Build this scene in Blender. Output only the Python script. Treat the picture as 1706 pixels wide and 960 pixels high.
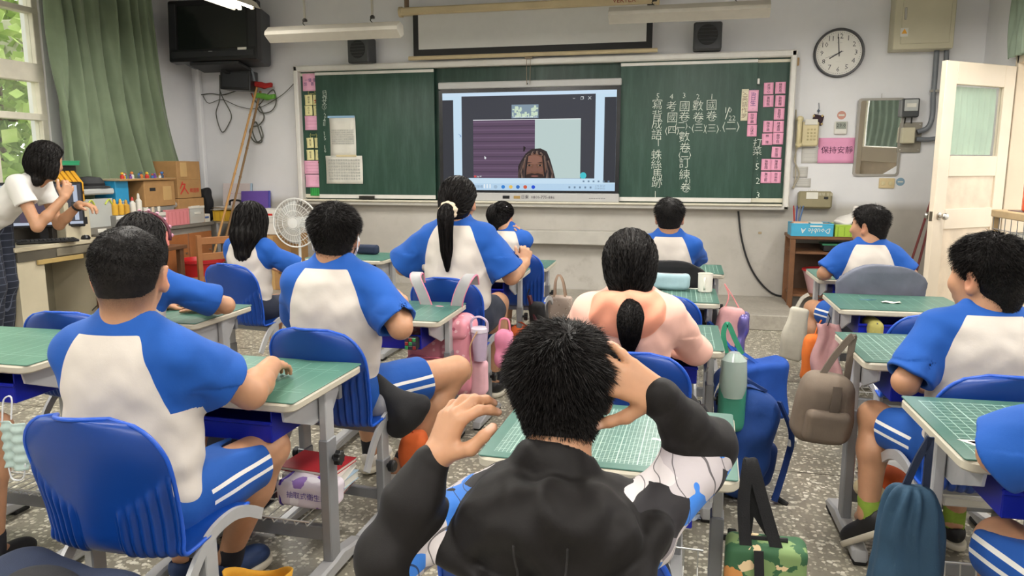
import bpy, bmesh, math, random
import numpy as np
from mathutils import Vector, Matrix, Euler
for _o in list(bpy.data.objects): bpy.data.objects.remove(_o)
SC = bpy.context.scene
COL = SC.collection
R = math.radians
rnd = random.Random(7)
rng = np.random.default_rng(11)

# ------------------------------------------------------------------ camera
cd = bpy.data.cameras.new('camera'); cam = bpy.data.objects.new('camera', cd); COL.objects.link(cam)
cd.sensor_width = 36.0; cd.lens = 1250.0 / 1706.0 * 36.0; cd.clip_start = 0.05
cam.location = (0, 0, 1.36); cam.rotation_euler = (R(90 - 9.28), 0, R(13.16))
cd.dof.use_dof = False
SC.camera = cam
# ------------------------------------------------------------------ sky, exposure
w = bpy.data.worlds.new('World'); SC.world = w; w.use_nodes = True
nt = w.node_tree; bg = nt.nodes['Background']
bg.inputs[0].default_value = (1.0, 0.98, 0.94, 1); bg.inputs[1].default_value = 3.0
SC.view_settings.view_transform = 'Standard'; SC.view_settings.look = 'None'
SC.view_settings.exposure = -0.2; SC.view_settings.gamma = 1.0; SC.view_settings.use_curve_mapping = False
LAMP_POWER = 30.0

# ------------------------------------------------------------------ materials
def lin(c):
    if isinstance(c, str):
        c = c.lstrip('#'); c = tuple(int(c[i:i+2], 16) / 255 for i in (0, 2, 4))
    return tuple(x / 12.92 if x <= .04045 else ((x + .055) / 1.055) ** 2.4 for x in c[:3]) + (1.0,)
class NT:
    def __init__(s, name):
        s.m = bpy.data.materials.new(name); s.m.use_nodes = True; s.t = s.m.node_tree
        s.b = s.t.nodes['Principled BSDF']
    def n(s, typ, **kw):
        x = s.t.nodes.new(typ)
        for k, v in kw.items():
            if k.startswith('i_'):
                k = k[2:]; k = int(k) if k.isdigit() else k.replace('_', ' ')
                x.inputs[k].default_value = v
            else: setattr(x, k, v)
        return x
    def l(s, a, b):
        s.t.links.new(a, b)
    def sock(s, v):
        if isinstance(v, bpy.types.NodeSocket): return v
        if isinstance(v, (tuple, list)):
            c = s.n('ShaderNodeRGB'); c.outputs[0].default_value = v; return c.outputs[0]
        c = s.n('ShaderNodeValue'); c.outputs[0].default_value = v; return c.outputs[0]
    def math(s, op, a, b=None, c=None, clamp=False):
        x = s.n('ShaderNodeMath', operation=op); x.use_clamp = clamp
        for i, v in enumerate((a, b, c)):
            if v is None: continue
            if isinstance(v, bpy.types.NodeSocket): s.l(v, x.inputs[i])
            else: x.inputs[i].default_value = v
        return x.outputs[0]
    def mix(s, f, a, b, blend='MIX'):
        x = s.n('ShaderNodeMix', data_type='RGBA', blend_type=blend)
        for i, v in ((0, f), (6, a), (7, b)):
            if isinstance(v, bpy.types.NodeSocket): s.l(v, x.inputs[i])
            else: x.inputs[i].default_value = v
        return x.outputs[2]
    def coord(s, kind='Object', scale=(1, 1, 1), rot=(0, 0, 0), loc=(0, 0, 0)):
        t = s.n('ShaderNodeTexCoord'); mp = s.n('ShaderNodeMapping')
        mp.inputs['Scale'].default_value = scale; mp.inputs['Rotation'].default_value = rot; mp.inputs['Location'].default_value = loc
        s.l(t.outputs[kind], mp.inputs[0]); return mp.outputs[0]
    def noise(s, co, scale, detail=3, rough=.55, out='Fac'):
        x = s.n('ShaderNodeTexNoise', i_Scale=scale, i_Detail=detail, i_Roughness=rough); s.l(co, x.inputs['Vector']); return x.outputs[out]
    def ramp(s, f, stops):
        x = s.n('ShaderNodeValToRGB'); e = x.color_ramp.elements
        while len(e) < len(stops): e.new(.5)
        for el, (p, c) in zip(e, stops): el.position = p; el.color = c
        s.l(f, x.inputs[0]); return x.outputs[0]
    def bump(s, h, strength=.2, dist=.002):
        x = s.n('ShaderNodeBump', i_Strength=strength, i_Distance=dist); s.l(h, x.inputs['Height']); s.l(x.outputs[0], s.b.inputs['Normal'])
    def attr(s, name):
        x = s.n('ShaderNodeAttribute', attribute_name=name); return x.outputs['Fac']
    def xyz(s, co):
        x = s.n('ShaderNodeSeparateXYZ'); s.l(co, x.inputs[0]); return x.outputs
    def set(s, color=None, rough=None, **kw):
        for k, v in dict(Base_Color=color, Roughness=rough, **kw).items():
            if v is None: continue
            i = s.b.inputs[k.replace('_', ' ')]
            if isinstance(v, bpy.types.NodeSocket): s.l(v, i)
            else: i.default_value = v
        return s.m
MATS = {}
def mat(name, color, rough=.5, var=.06, vscale=12., bump=0., bscale=200., metal=0., **kw):
    """plain material with a little tone variation and fine relief"""
    if name in MATS: return MATS[name]
    t = NT(name); c = lin(color); co = t.coord()
    if var:
        n = t.noise(co, vscale, 4)
        lo = tuple(max(0, x * (1 - var)) for x in c[:3]) + (1,); hi = tuple(min(1, x * (1 + var)) for x in c[:3]) + (1,)
        c = t.ramp(n, [(.3, lo), (.7, hi)])
    if bump: t.bump(t.noise(co, bscale, 2), bump, .001)
    t.set(c, rough, Metallic=metal, **kw); MATS[name] = t.m; return t.m
def emis(name, color, strength=1.0):
    if name in MATS: return MATS[name]
    t = NT(name); t.set((0.005, .005, .005, 1), .5, Specular_IOR_Level=.15, Emission_Color=lin(color), Emission_Strength=strength); MATS[name] = t.m; return t.m
def glass(name, tint=(1, 1, 1, 1), rough=.0, alpha=.12):
    """thin pane: mostly transparent with a glossy film"""
    if name in MATS: return MATS[name]
    t = NT(name); nt = t.t
    tr = t.n('ShaderNodeBsdfTransparent'); tr.inputs[0].default_value = tint
    mx = t.n('ShaderNodeMixShader'); mx.inputs[0].default_value = alpha
    t.l(tr.outputs[0], mx.inputs[1]); t.l(t.b.outputs[0], mx.inputs[2]); t.l(mx.outputs[0], nt.nodes['Material Output'].inputs[0])
    t.set((.8, .82, .8, 1), rough + .03); MATS[name] = t.m; return t.m

# ------------------------------------------------------------------ mesh building
def tag(o, label=None, cat=None, group=None, kind=None):
    if label: o['label'] = label
    if cat: o['category'] = cat
    if group: o['group'] = group
    if kind: o['kind'] = kind
    return o
def thing(name, label, cat, loc=(0, 0, 0), rz=0., group=None):
    o = bpy.data.objects.new(name, None); COL.objects.link(o); o.empty_display_size = .05
    o.location = loc; o.rotation_euler = (0, 0, rz)
    return tag(o, label, cat, group)
def link(me, name, parent=None, loc=None, rot=None):
    o = bpy.data.objects.new(name, me); COL.objects.link(o)
    if parent is not None: o.parent = parent
    if loc is not None: o.location = loc
    if rot is not None: o.rotation_euler = rot
    return o
def frame(d, up=(0, 0, 1)):
    d = np.asarray(d, float); d = d / (np.linalg.norm(d) + 1e-12); u = np.asarray(up, float)
    if abs(d @ u) > .98: u = np.array([0, 1., 0]) if abs(d[1]) < .9 else np.array([1., 0, 0])
    x = np.cross(u, d); x /= np.linalg.norm(x); return x, np.cross(d, x), d
class MB:
    """collects shapes, then links them as one mesh object"""
    def __init__(s): s.v = []; s.f = []; s.mi = []; s.n = 0; s.cur = 0
    def add(s, v, f):
        s.v += [tuple(map(float, p)) for p in v]; s.f += [tuple(i + s.n for i in q) for q in f]; s.mi += [s.cur] * len(f); s.n += len(v); return s
    def m(s, i): s.cur = i; return s
    def box(s, c, size, rz=0., bev=.0, rot=None):
        hx, hy, hz = (x / 2 for x in size); b = min(bev, hx * .9, hy * .9, hz * .9)
        M = (rot if rot is not None else Matrix.Rotation(rz, 3, 'Z')); c = Vector(c)
        V = []; F = []
        if b <= 0:
            for x in (-hx, hx):
                for y in (-hy, hy):
                    for z in (-hz, hz): V.append(Vector((x, y, z)))
            F = [(0, 1, 3, 2), (4, 6, 7, 5), (0, 4, 5, 1), (2, 3, 7, 6), (0, 2, 6, 4), (1, 5, 7, 3)]
        else:
            idx = {}
            for sx in (-1, 1):
                for sy in (-1, 1):
                    for sz in (-1, 1):
                        for a in range(3):
                            p = [sx * (hx - b), sy * (hy - b), sz * (hz - b)]; p[a] = (sx * hx, sy * hy, sz * hz)[a]
                            idx[(sx, sy, sz, a)] = len(V); V.append(Vector(p))
            S = (-1, 1)
            for a in range(3):
                o1, o2 = (a + 1) % 3, (a + 2) % 3
                for sg in S:
                    q = []
                    for u, v_ in ((-1, -1), (1, -1), (1, 1), (-1, 1)):
                        k = [0, 0, 0]; k[a] = sg; k[o1] = u; k[o2] = v_; q.append(idx[(*k, a)])
                    F.append(tuple(q if sg > 0 else q[::-1]))
                for u in S:
                    for v_ in S:
                        k0 = [0, 0, 0]; k1 = [0, 0, 0]; k0[a] = -1; k1[a] = 1
                        for k in (k0, k1): k[o1] = u; k[o2] = v_
                        q = [idx[(*k0, o1)], idx[(*k1, o1)], idx[(*k1, o2)], idx[(*k0, o2)]]
                        F.append(tuple(q if u * v_ > 0 else q[::-1]))
            for sx in S:
                for sy in S:
                    for sz in S:
                        q = [idx[(sx, sy, sz, a)] for a in range(3)]; F.append(tuple(q if sx * sy * sz > 0 else q[::-1]))
        return s.add([M @ p + c for p in V], F)
    def bar(s, a, b, wd, th=None, up=(0, 0, 1), bev=.0):
        a = np.array(a, float); b = np.array(b, float); L = np.linalg.norm(b - a); x, y, d = frame(b - a, up)
        M = Matrix(((x[0], y[0], d[0]), (x[1], y[1], d[1]), (x[2], y[2], d[2])))
        return s.box((a + b) / 2, (wd, th or wd, L), rot=M, bev=bev)
    def tube(s, path, r, n=8, caps=True, closed=False, flat=1.0):
        P = np.array(path, float); K = len(P); rs = np.broadcast_to(np.array(r, float), (K,))
        T = np.gradient(P, axis=0) if not closed else np.roll(P, -1, 0) - np.roll(P, 1, 0)
        x, y, _ = frame(T[0]); V = []; F = []
        for i in range(K):
            d = T[i] / (np.linalg.norm(T[i]) + 1e-12); x = x - d * (x @ d); x /= np.linalg.norm(x) + 1e-12; y = np.cross(d, x)
            for j in range(n):
                a = 2 * math.pi * j / n; V.append(P[i] + rs[i] * (x * math.cos(a) + y * math.sin(a) * flat))
        for i in range(K if closed else K - 1):
            for j in range(n):
                i2 = (i + 1) % K; F.append((i * n + j, i * n + (j + 1) % n, i2 * n + (j + 1) % n, i2 * n + j))
        if caps and not closed: F.append(tuple(range(n))[::-1]); F.append(tuple((K - 1) * n + j for j in range(n)))
        return s.add(V, F)
    def cyl(s, a, b, r, n=16, r2=None): return s.tube([a, b], [r, r if r2 is None else r2], n)
    def lathe(s, prof, c=(0, 0, 0), n=24, axis=(0, 0, 1), cap=True):
        x, y, d = frame(axis); c = np.array(c, float); V = []; F = []
        for r, z in prof:
            for j in range(n):
                a = 2 * math.pi * j / n; V.append(c + d * z + r * (x * math.cos(a) + y * math.sin(a)))
        for i in range(len(prof) - 1):
            for j in range(n): F.append((i * n + j, i * n + (j + 1) % n, (i + 1) * n + (j + 1) % n, (i + 1) * n + j))
        if cap and prof[0][0] > 1e-6: F.append(tuple(range(n))[::-1])
        if cap and prof[-1][0] > 1e-6: F.append(tuple((len(prof) - 1) * n + j for j in range(n)))
        return s.add(V, F)
    def prism(s, poly, z0, z1, M=None, bev=0.):
        """polygon (x, y) pulled from z0 to z1, optionally chamfered; M is a 4x4"""
        P = np.array(poly, float); n = len(P)
        if np.sum(P[:, 0] * np.roll(P[:, 1], -1) - np.roll(P[:, 0], -1) * P[:, 1]) < 0: P = P[::-1]
        def inset(d):
            e1 = P - np.roll(P, 1, 0); e2 = np.roll(P, -1, 0) - P
            n1 = np.stack([-e1[:, 1], e1[:, 0]], 1); n2 = np.stack([-e2[:, 1], e2[:, 0]], 1)
            n1 /= np.linalg.norm(n1, axis=1)[:, None] + 1e-9; n2 /= np.linalg.norm(n2, axis=1)[:, None] + 1e-9
            m = n1 + n2; m /= (np.sum(m * n1, 1)[:, None] + 1e-6); return P + m * d
        if bev > 0: rings = [(inset(bev), z0), (P, z0 + bev), (P, z1 - bev), (inset(bev), z1)]
        else: rings = [(P, z0), (P, z1)]
        V = [Vector((p[0], p[1], z)) for q, z in rings for p in q]; F = []
        for k in range(len(rings) - 1):
            for j in range(n): F.append((k * n + j, k * n + (j + 1) % n, (k + 1) * n + (j + 1) % n, (k + 1) * n + j))
        F.append(tuple(range(n))[::-1]); F.append(tuple((len(rings) - 1) * n + j for j in range(n)))
        if M is not None: V = [M @ p for p in V]
        return s.add(V, F)
    def grid(s, fn, nu, nv, closed_u=False):
        V = [fn(i / (nu - (0 if closed_u else 1)), j / (nv - 1)) for j in range(nv) for i in range(nu)]; F = []
        for j in range(nv - 1):
            for i in range(nu if closed_u else nu - 1):
                i2 = (i + 1) % nu; F.append((j * nu + i, j * nu + i2, (j + 1) * nu + i2, (j + 1) * nu + i))
        return s.add(V, F)
    def build(s, name, mats, parent=None, loc=None, rot=None, smooth=35, solid=0.):
        me = bpy.data.meshes.new(name); me.from_pydata(s.v, [], s.f)
        for m in (mats if isinstance(mats, (list, tuple)) else [mats]): me.materials.append(m)
        me.polygons.foreach_set('material_index', s.mi)
        if smooth:
            me.polygons.foreach_set('use_smooth', [True] * len(me.polygons)); me.set_sharp_from_angle(angle=R(smooth))
        me.update(); o = link(me, name, parent, loc, rot)
        if solid:
            md = o.modifiers.new('s', 'SOLIDIFY'); md.thickness = solid; md.offset = 0
        return o
def rrect(w, h, r, n=5, cx=0., cy=0.):
    P = []
    for sx, sy, a0 in ((1, 1, 0), (-1, 1, 90), (-1, -1, 180), (1, -1, 270)):
        for i in range(n + 1):
            a = R(a0 + 90 * i / n); P.append((cx + sx * (w / 2 - r) + r * math.cos(a), cy + sy * (h / 2 - r) + r * math.sin(a)))
    return P
def spline(pts, n=8):
    P = [np.array(p, float) for p in pts]; P = [2 * P[0] - P[1]] + P + [2 * P[-1] - P[-2]]; out = []
    for i in range(1, len(P) - 2):
        for k in range(n):
            t = k / n; a, b, c, d = P[i-1:i+3]
            out.append(.5 * (2 * b + (c - a) * t + (2 * a - 5 * b + 4 * c - d) * t * t + (3 * b - a - 3 * c + d) * t ** 3))
    out.append(P[-2]); return np.array(out)
XZ = Matrix(((1, 0, 0, 0), (0, 0, -1, 0), (0, 1, 0, 0), (0, 0, 0, 1)))     # (x, y, z) -> x right, y up, z towards -y (out of the front wall)
def text(body, size, material, parent, loc, rot=(R(90), 0, 0), name='lettering', align='CENTER', depth=.0, bold=0., space=1., shear=0.):
    c = bpy.data.curves.new('t', 'FONT'); c.body = body; c.size = size; c.align_x = align; c.align_y = 'CENTER'; c.resolution_u = 1
    c.extrude = depth; c.offset = bold; c.space_line = space; c.shear = shear
    o = bpy.data.objects.new('t', c); COL.objects.link(o)
    me = bpy.data.meshes.new_from_object(o.evaluated_get(bpy.context.evaluated_depsgraph_get()))
    bpy.data.objects.remove(o); bpy.data.curves.remove(c)
    me.materials.clear(); me.materials.append(material); me.name = name
    return link(me, name, parent, loc, rot)
def copy_tree(o, parent=None):
    c = o.copy(); COL.objects.link(c)
    if parent is not None: c.parent = parent
    for ch in KIDS.get(o.name, ()) or [x for x in o.children]: copy_tree(ch, c)
    return c
KIDS = {}
# ------------------------------------------------------------------ picture point -> place in the room (measured from the photograph)
_M = np.array(cam.rotation_euler.to_matrix())
def on(px, py, ax, val):
    d = _M @ np.array([(px - 853) / 1250, (480 - py) / 1250, -1.0]); C = np.array([0, 0, 1.36]); return C + d * ((val - C[ax]) / d[ax])
YW = 7.4
def wp(px, py, off=0.): p = on(px, py, 1, YW - off); return float(p[0]), float(p[2])
XL, XR, YB, ZC = -5.3, 2.42, -2.0, 3.25

# ------------------------------------------------------------------ structure
def wall_material():
    t = NT('painted plaster'); co = t.coord(); z = t.xyz(co)[2]
    n1 = t.noise(co, 1.3, 5, .6); n2 = t.noise(co, 9, 5, .65); n3 = t.noise(co, 3.1, 6, .7)
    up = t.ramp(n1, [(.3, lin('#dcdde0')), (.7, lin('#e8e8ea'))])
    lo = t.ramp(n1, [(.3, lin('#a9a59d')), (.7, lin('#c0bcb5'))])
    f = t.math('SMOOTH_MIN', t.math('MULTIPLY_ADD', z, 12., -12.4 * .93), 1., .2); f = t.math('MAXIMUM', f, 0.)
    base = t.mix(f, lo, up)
    # scuffs on the lower wall: a patchy grime that has a shape of its own
    g = t.math('MULTIPLY', t.math('MULTIPLY_ADD', n2, 5., -2.7, clamp=True), t.math('MULTIPLY_ADD', z, -1.1, 1.25, clamp=True))
    g = t.math('MULTIPLY', g, t.math('MULTIPLY_ADD', n3, 3., -1., clamp=True))
    base = t.mix(t.math('MULTIPLY', g, .7), base, lin('#8f867a'))
    t.bump(n2, .12, .004); return t.set(base, .62)
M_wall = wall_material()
M_white = mat('white painted wood', '#e6e1d8', .45, .05, 3.)
M_ceil = mat('ceiling paint', '#d9d8d4', .8, .04, 2.)
def floor_material():
    t = NT('terrazzo'); co = t.coord()
    v = t.n('ShaderNodeTexVoronoi', i_Scale=62.); wv = t.n('ShaderNodeVectorMath', operation='ADD'); t.l(co, wv.inputs[0])
    nn = t.n('ShaderNodeTexNoise', i_Scale=38., i_Detail=2.); t.l(co, nn.inputs['Vector'])
    sc = t.n('ShaderNodeVectorMath', operation='SCALE'); sc.inputs[3].default_value = .016; t.l(nn.outputs['Color'], sc.inputs[0]); t.l(sc.outputs[0], wv.inputs[1]); t.l(wv.outputs[0], v.inputs['Vector'])
    rv = t.xyz(v.outputs['Color'])[0]
    chip = t.ramp(rv, [(0., lin('#6f6b60')), (.4, lin('#8b877b')), (.62, lin('#aaa698')), (.85, lin('#cbc7b9')), (1., lin('#e2dfd3'))])
    edge = t.math('GREATER_THAN', v.outputs['Distance'], t.math('MULTIPLY_ADD', rv, .42, .22))
    col = t.mix(edge, chip, lin('#8a867b'))
    big = t.noise(co, .9, 5, .6); col = t.mix(t.math('MULTIPLY_ADD', big, 1.6, -.6, clamp=True), col, lin('#7d786c'), 'MIX') if False else t.mix(.5, col, t.ramp(big, [(.3, lin('#8f8a7e')), (.7, lin('#b4b0a4'))]), 'SOFT_LIGHT')
    spot = t.noise(co, 7., 3, .5); col = t.mix(t.math('GREATER_THAN', spot, .74), col, lin('#4f4b45'))
    return t.set(col, t.math('MULTIPLY_ADD', big, .25, .22))
M_floor = floor_material()
def st(name, mb, m, **k): return tag(mb.build(name, m, **k), kind='structure')
st('floor', MB().box(((XL + XR) / 2, 2.7, -.05), (XR - XL + .6, 9.8, .1)), M_floor)
M_strip = mat('floor divider', '#6b655a', .4, .1)
for i, (a, b) in enumerate([((.86, -2), (.86, 6.43)), ((-.62, -2), (-.62, 6.43)), ((-2.1, -2), (-2.1, 6.43)), ((-3.6, -2), (-3.6, 6.43)), ((XL, 4.9), (XR, 4.9)), ((XL, 3.4), (XR, 3.4)), ((XL, 1.9), (XR, 1.9))]):
    st('trim_%d' % (i + 1), MB().bar((*a, .0005), (*b, .0005), .006, .002), M_strip)
st('ceiling', MB().box(((XL + XR) / 2, 2.7, ZC + .05), (XR - XL + .6, 9.8, .1)), M_ceil)
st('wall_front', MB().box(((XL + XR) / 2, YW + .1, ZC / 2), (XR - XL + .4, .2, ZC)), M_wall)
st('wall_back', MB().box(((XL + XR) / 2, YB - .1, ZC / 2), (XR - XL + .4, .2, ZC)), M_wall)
# left wall, three window bays
bays = [(3.55, 5.45), (1.4, 3.3), (-.75, 1.15)]; WZ0, WZ1 = .98, 3.02
lw = MB(); lw.box((XL - .1, (YB + YW) / 2, WZ0 / 2), (.2, YW - YB, WZ0)).box((XL - .1, (YB + YW) / 2, (WZ1 + ZC) / 2), (.2, YW - YB, ZC - WZ1))
ys = [YB] + [v for b in bays[::-1] for v in b] + [YW]
for a, b in zip(ys[::2], ys[1::2]): lw.box((XL - .1, (a + b) / 2, (WZ0 + WZ1) / 2), (.2, b - a, WZ1 - WZ0))
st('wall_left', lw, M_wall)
M_pane = glass('window pane', (.97, .98, .96, 1), 0, .07)
M_frame = mat('worn window paint', '#dcd6c6', .5, .1, 6., .2, 60)
for i, (a, b) in enumerate(bays):
    f = MB(); x = XL - .06
    for z, h in ((WZ0 + .03, .06), (WZ1 - .03, .06), (2.12, .15), (1.76, .055), (2.62, .045)): f.box((x, (a + b) / 2, z), (.09, b - a, h), bev=.004)
    for y in (a + .03, b - .03, (a + b) / 2): f.box((x, y, (WZ0 + WZ1) / 2), (.085, .06, WZ1 - WZ0), bev=.004)
    for y in (a + .5, b - .5): f.box((x, y, (WZ0 + 1.76) / 2), (.05, .04, 1.76 - WZ0), bev=.003)
    wo = st('window_%d' % (i + 1), f, M_frame)
    for k, (u, v) in enumerate(((a + .06, (a + b) / 2 - .03), ((a + b) / 2 + .03, b - .06))):
        for z0, z1 in ((WZ0 + .06, 1.733), (1.788, 2.045), (2.195, 2.6), (2.645, WZ1 - .06)):
            MB().box((x, (u + v) / 2, (z0 + z1) / 2), (.005, v - u, z1 - z0)).build('pane', M_pane, wo)
    MB().box((XL + .04, (a + b) / 2, WZ0 - .02), (.14, b - a + .1, .04), bev=.008).build('window_sill', M_frame, wo)
# right wall with the doorway and a transom above it
DY0, DY1, DZ = 5.74, 6.64, 2.13
rw = MB(); x = XR + .1
rw.box((x, (YB + DY0) / 2, ZC / 2), (.2, DY0 - YB, ZC)).box((x, (DY1 + YW) / 2, ZC / 2), (.2, YW - DY1, ZC)).box((x, (DY0 + DY1) / 2, (DZ + .62 + ZC) / 2), (.2, DY1 - DY0, ZC - DZ - .62))
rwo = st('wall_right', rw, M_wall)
M_jamb = mat('cream jamb paint', '#d6c8b2', .5, .06, 4.)
j = MB(); 
for y in (DY0 - .0, DY1 + .0): j.box((x, y, (DZ + .6) / 2), (.24, .06, DZ + .6), bev=.004)
j.box((x, (DY0 + DY1) / 2, DZ + .03), (.24, DY1 - DY0, .07), bev=.004).box((x, (DY0 + DY1) / 2, DZ + .63), (.24, DY1 - DY0, .06), bev=.004)
st('trim_8', j, M_jamb)
tw = st('window_4', MB().box((XR + .08, (DY0 + DY1) / 2, DZ + .33), (.05, .04, .54)), M_jamb)
MB().box((XR + .08, (DY0 + DY1) / 2 - .22, DZ + .33), (.005, .4, .54)).build('pane', M_pane, tw); MB().box((XR + .08, (DY0 + DY1) / 2 + .22, DZ + .33), (.005, .4, .54)).build('pane', M_pane, tw)
# platform under the board
t = NT('worn concrete'); co = t.coord(); n = t.noise(co, 3., 6, .65); n2 = t.noise(co, 40, 3)
t.bump(n2, .15, .002); M_conc = t.set(t.mix(.3, t.ramp(n, [(.3, lin('#8d877c')), (.7, lin('#b0aba0'))]), t.ramp(n2, [(.3, lin('#88837a')), (.7, lin('#b5b0a6'))])), .55)
st('trim_9', MB().box((-1.8, 6.92, .065), (5.4, .96, .13), bev=.006), M_conc)['label'] = 'low grey concrete platform below the blackboard'
# low ledge along the wall below the board
lo_ = MB().box((-1.25, 7.33, .66), (1.9, .14, .135), bev=.008)
tag(lo_.build('wall_ledge', mat('ledge paint', '#b7b4ac', .5, .1, 5.)), 'long grey ledge along the front wall below the blackboard', 'ledge')
# a boxed-in pipe in the front left corner
st('trim_10', MB().box((-5.2, 7.36, ZC / 2), (.06, .06, ZC), bev=.01), M_wall)

# ------------------------------------------------------------------ the open door
M_door = mat('cream door paint', '#dccfbb', .4, .06, 2.5)
h = np.array([2.37, 6.60]); fe = np.array([1.745, 6.105]); dv = fe - h; DW = float(np.linalg.norm(dv)); ang = math.atan2(dv[1], dv[0])
door = tag(bpy.data.objects.new('door_1', None), kind='structure'); COL.objects.link(door); door.location = (h[0], h[1], .01); door.rotation_euler = (0, 0, ang)
tag(door, 'open white wooden door with a curtained glass pane'); DH = 2.09; S = .125
m = MB()
m.box((S / 2, 0, DH / 2), (S, .042, DH), bev=.003).box((DW - S / 2, 0, DH / 2), (S, .042, DH), bev=.003)
for z0, z1 in ((DH - .16, DH), (1.27, 1.42), (.88, 1.03), (0, .2)): m.box((DW / 2, 0, (z0 + z1) / 2), (DW - 2 * S, .042, z1 - z0), bev=.003)
m.build('leaf_frame', M_door, door)
for z0, z1 in ((1.03, 1.27), (.2, .88)): MB().box((DW / 2, 0, (z0 + z1) / 2), (DW - 2 * S + .02, .018, z1 - z0)).build('panel', mat('aged door panel', '#d8c8b2', .45, .12, 7.), door)
MB().box((DW / 2, 0, 1.675), (DW - 2 * S, .005, .5)).build('pane', M_pane, door)
MB().grid(lambda u, v: (S + .03 + u * (DW - 2 * S - .06), -.022 + .008 * math.sin(u * 46 + 2 * math.sin(v * 3)), 1.43 + v * .49), 70, 8).build('door_curtain', mat('sea green net curtain', '#a9c0b2', .8, .1, 6.), door)
M_steel = mat('brushed steel', '#b9b6b0', .28, .04, metal=1.)
k = MB(); 
for s in (-1, 1): k.lathe([(.028, 0), (.028, .006), (.012, .012), (.012, .03), (.024, .036), (.027, .05), (.02, .064), (0, .066)], (DW - .06, .021 * s, .98), 16, (0, s, 0))
k.build('door_handle', M_steel, door)
MB().box((DW, 0, .98), (.004, .024, .07)).build('lock_plate', mat('lock plate', '#6d665a', .4, metal=.8), door)
for z in (.25, 1.05, 1.85): MB().cyl((0, -.024, z - .04), (0, -.024, z + .04), .008, 8).build('hinge', M_steel, door)

# ------------------------------------------------------------------ curtains
def curtain(name, label, y0, y1, x, z0, z1, col, ax='y', folds=9, amp=.055, flare=0., parent=None):
    def f(u, v):
        z = z0 + v * (z1 - z0); sp = 1 + flare * (1 - v) ** 2
        uu = u + .012 * math.sin(7 * v + 9 * u); a = amp * (.75 + .35 * math.sin(u * 11 + 1))
        d = a * math.sin(2 * math.pi * folds * uu + .5 * math.sin(5 * v + u * 8)) + .3 * a * math.sin(4.2 * math.pi * folds * u + 1.3 * v)
        s = y0 + (y1 - y0) * (u * sp if flare >= 0 else u)
        return (x + d, s, z)
    o = MB().grid(f, folds * 26, 40).build(name, col, smooth=180, solid=.004)
    return tag(o, label, 'curtain')
t = NT('green curtain cloth'); co = t.coord(); t.bump(t.noise(co, 500, 2), .15, .001)
M_curt = t.set(t.ramp(t.noise(co, 3, 4), [(.3, lin('#69785f')), (.7, lin('#7b8b70'))]), .85, Sheen_Weight=.3)
curtain('curtain', 'long sage green curtain drawn to the corner by the left windows', 5.36, 6.62, XL + .16, .82, 3.1, M_curt, folds=8, amp=.075, flare=.42)
MB().cyl((XL + .16, -1.2, 3.12), (XL + .16, 7.2, 3.12), .015, 10).build('curtain_rail', M_steel)
tag(bpy.data.objects['curtain_rail'], 'steel rail carrying the long green curtain', 'rail')
curtain('curtain', 'short grey green curtain over the transom above the door', 5.55, 6.72, XR - .06, 2.17, 2.9, mat('faded green curtain', '#8a9a88', .85, .12, 5.), folds=9, amp=.03)

# ------------------------------------------------------------------ outside: trees, a plant by the door, a neighbouring wall with an air conditioner
t = NT('leaf'); co = t.coord(); oi = t.n('ShaderNodeObjectInfo')
M_leaf = t.set(t.ramp(t.noise(co, 2.2, 3), [(.3, lin('#86a84e')), (.5, lin('#b3cf74')), (.7, lin('#dbe8a6'))]), .5, Transmission_Weight=.0, Subsurface_Weight=.0)
M_bark = mat('bark', '#6a5a45', .9, .2, 20., .5, 40)
def tree(label, loc, hgt, rad, n, seed):
    g = np.random.default_rng(seed); t = thing('tree', label, 'tree', loc, 0, 'trees outside the windows')
    tr = MB(); top = np.array([.1, .1, hgt * .8]); tr.tube(spline([(0, 0, 0), (.05, -.05, hgt * .4), top], 6), np.linspace(.16, .05, 13), 10)
    for k in range(9):
        z = hgt * (.35 + .05 * k); a = k * 2.4; e = np.array([math.cos(a) * rad * .7, math.sin(a) * rad * .7, z + .5]); tr.tube(spline([(0, 0, z), e * [.5, .5, 1], e], 4), np.linspace(.05, .012, 9), 6)
    tr.build('trunk', M_bark, t)
    c = g.normal(size=(n, 3)); c /= np.linalg.norm(c, axis=1)[:, None]; c *= (g.random(n) ** .4)[:, None] * [rad, rad, hgt * .36]
    cl = g.normal(size=(40, 3)); cl /= np.linalg.norm(cl, axis=1)[:, None]; cl *= [rad * .8, rad * .8, hgt * .3]
    c = cl[g.integers(0, 40, n)] + c * .42 + [0, 0, hgt * .66]
    nr = g.normal(size=(n, 3)); nr /= np.linalg.norm(nr, axis=1)[:, None]; ax = np.cross(nr, g.normal(size=(n, 3))); ax /= np.linalg.norm(ax, axis=1)[:, None]; bx = np.cross(nr, ax)
    L = g.uniform(.10, .22, n)[:, None]; Wd = L * .42
    V = np.stack([c, c + ax * L * .5 + bx * Wd, c + ax * L, c + ax * L * .5 - bx * Wd], 1).reshape(-1, 3)
    me = bpy.data.meshes.new('foliage'); me.from_pydata(V.tolist(), [], np.arange(4 * n).reshape(-1, 4).tolist()); me.materials.append(M_leaf)
    o = link(me, 'foliage', t); o['kind'] = 'stuff'
tree('bright leafy tree outside the left windows, nearest the curtain', (-8.7, 8.0, -3.2), 7.6, 2.1, 16000, 1)
tree('second leafy tree outside the left windows, behind the teacher', (-11.2, 2.6, -3.2), 6.6, 2.0, 12000, 2)
tree('leafy tree outside the left windows towards the back of the room', (-9.4, -3.2, -3.2), 7.0, 2.3, 8000, 3)
tree('small leafy tree outside the open doorway', (5.2, 9.0, -1.5), 3.4, 1.0, 6000, 4)
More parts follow.
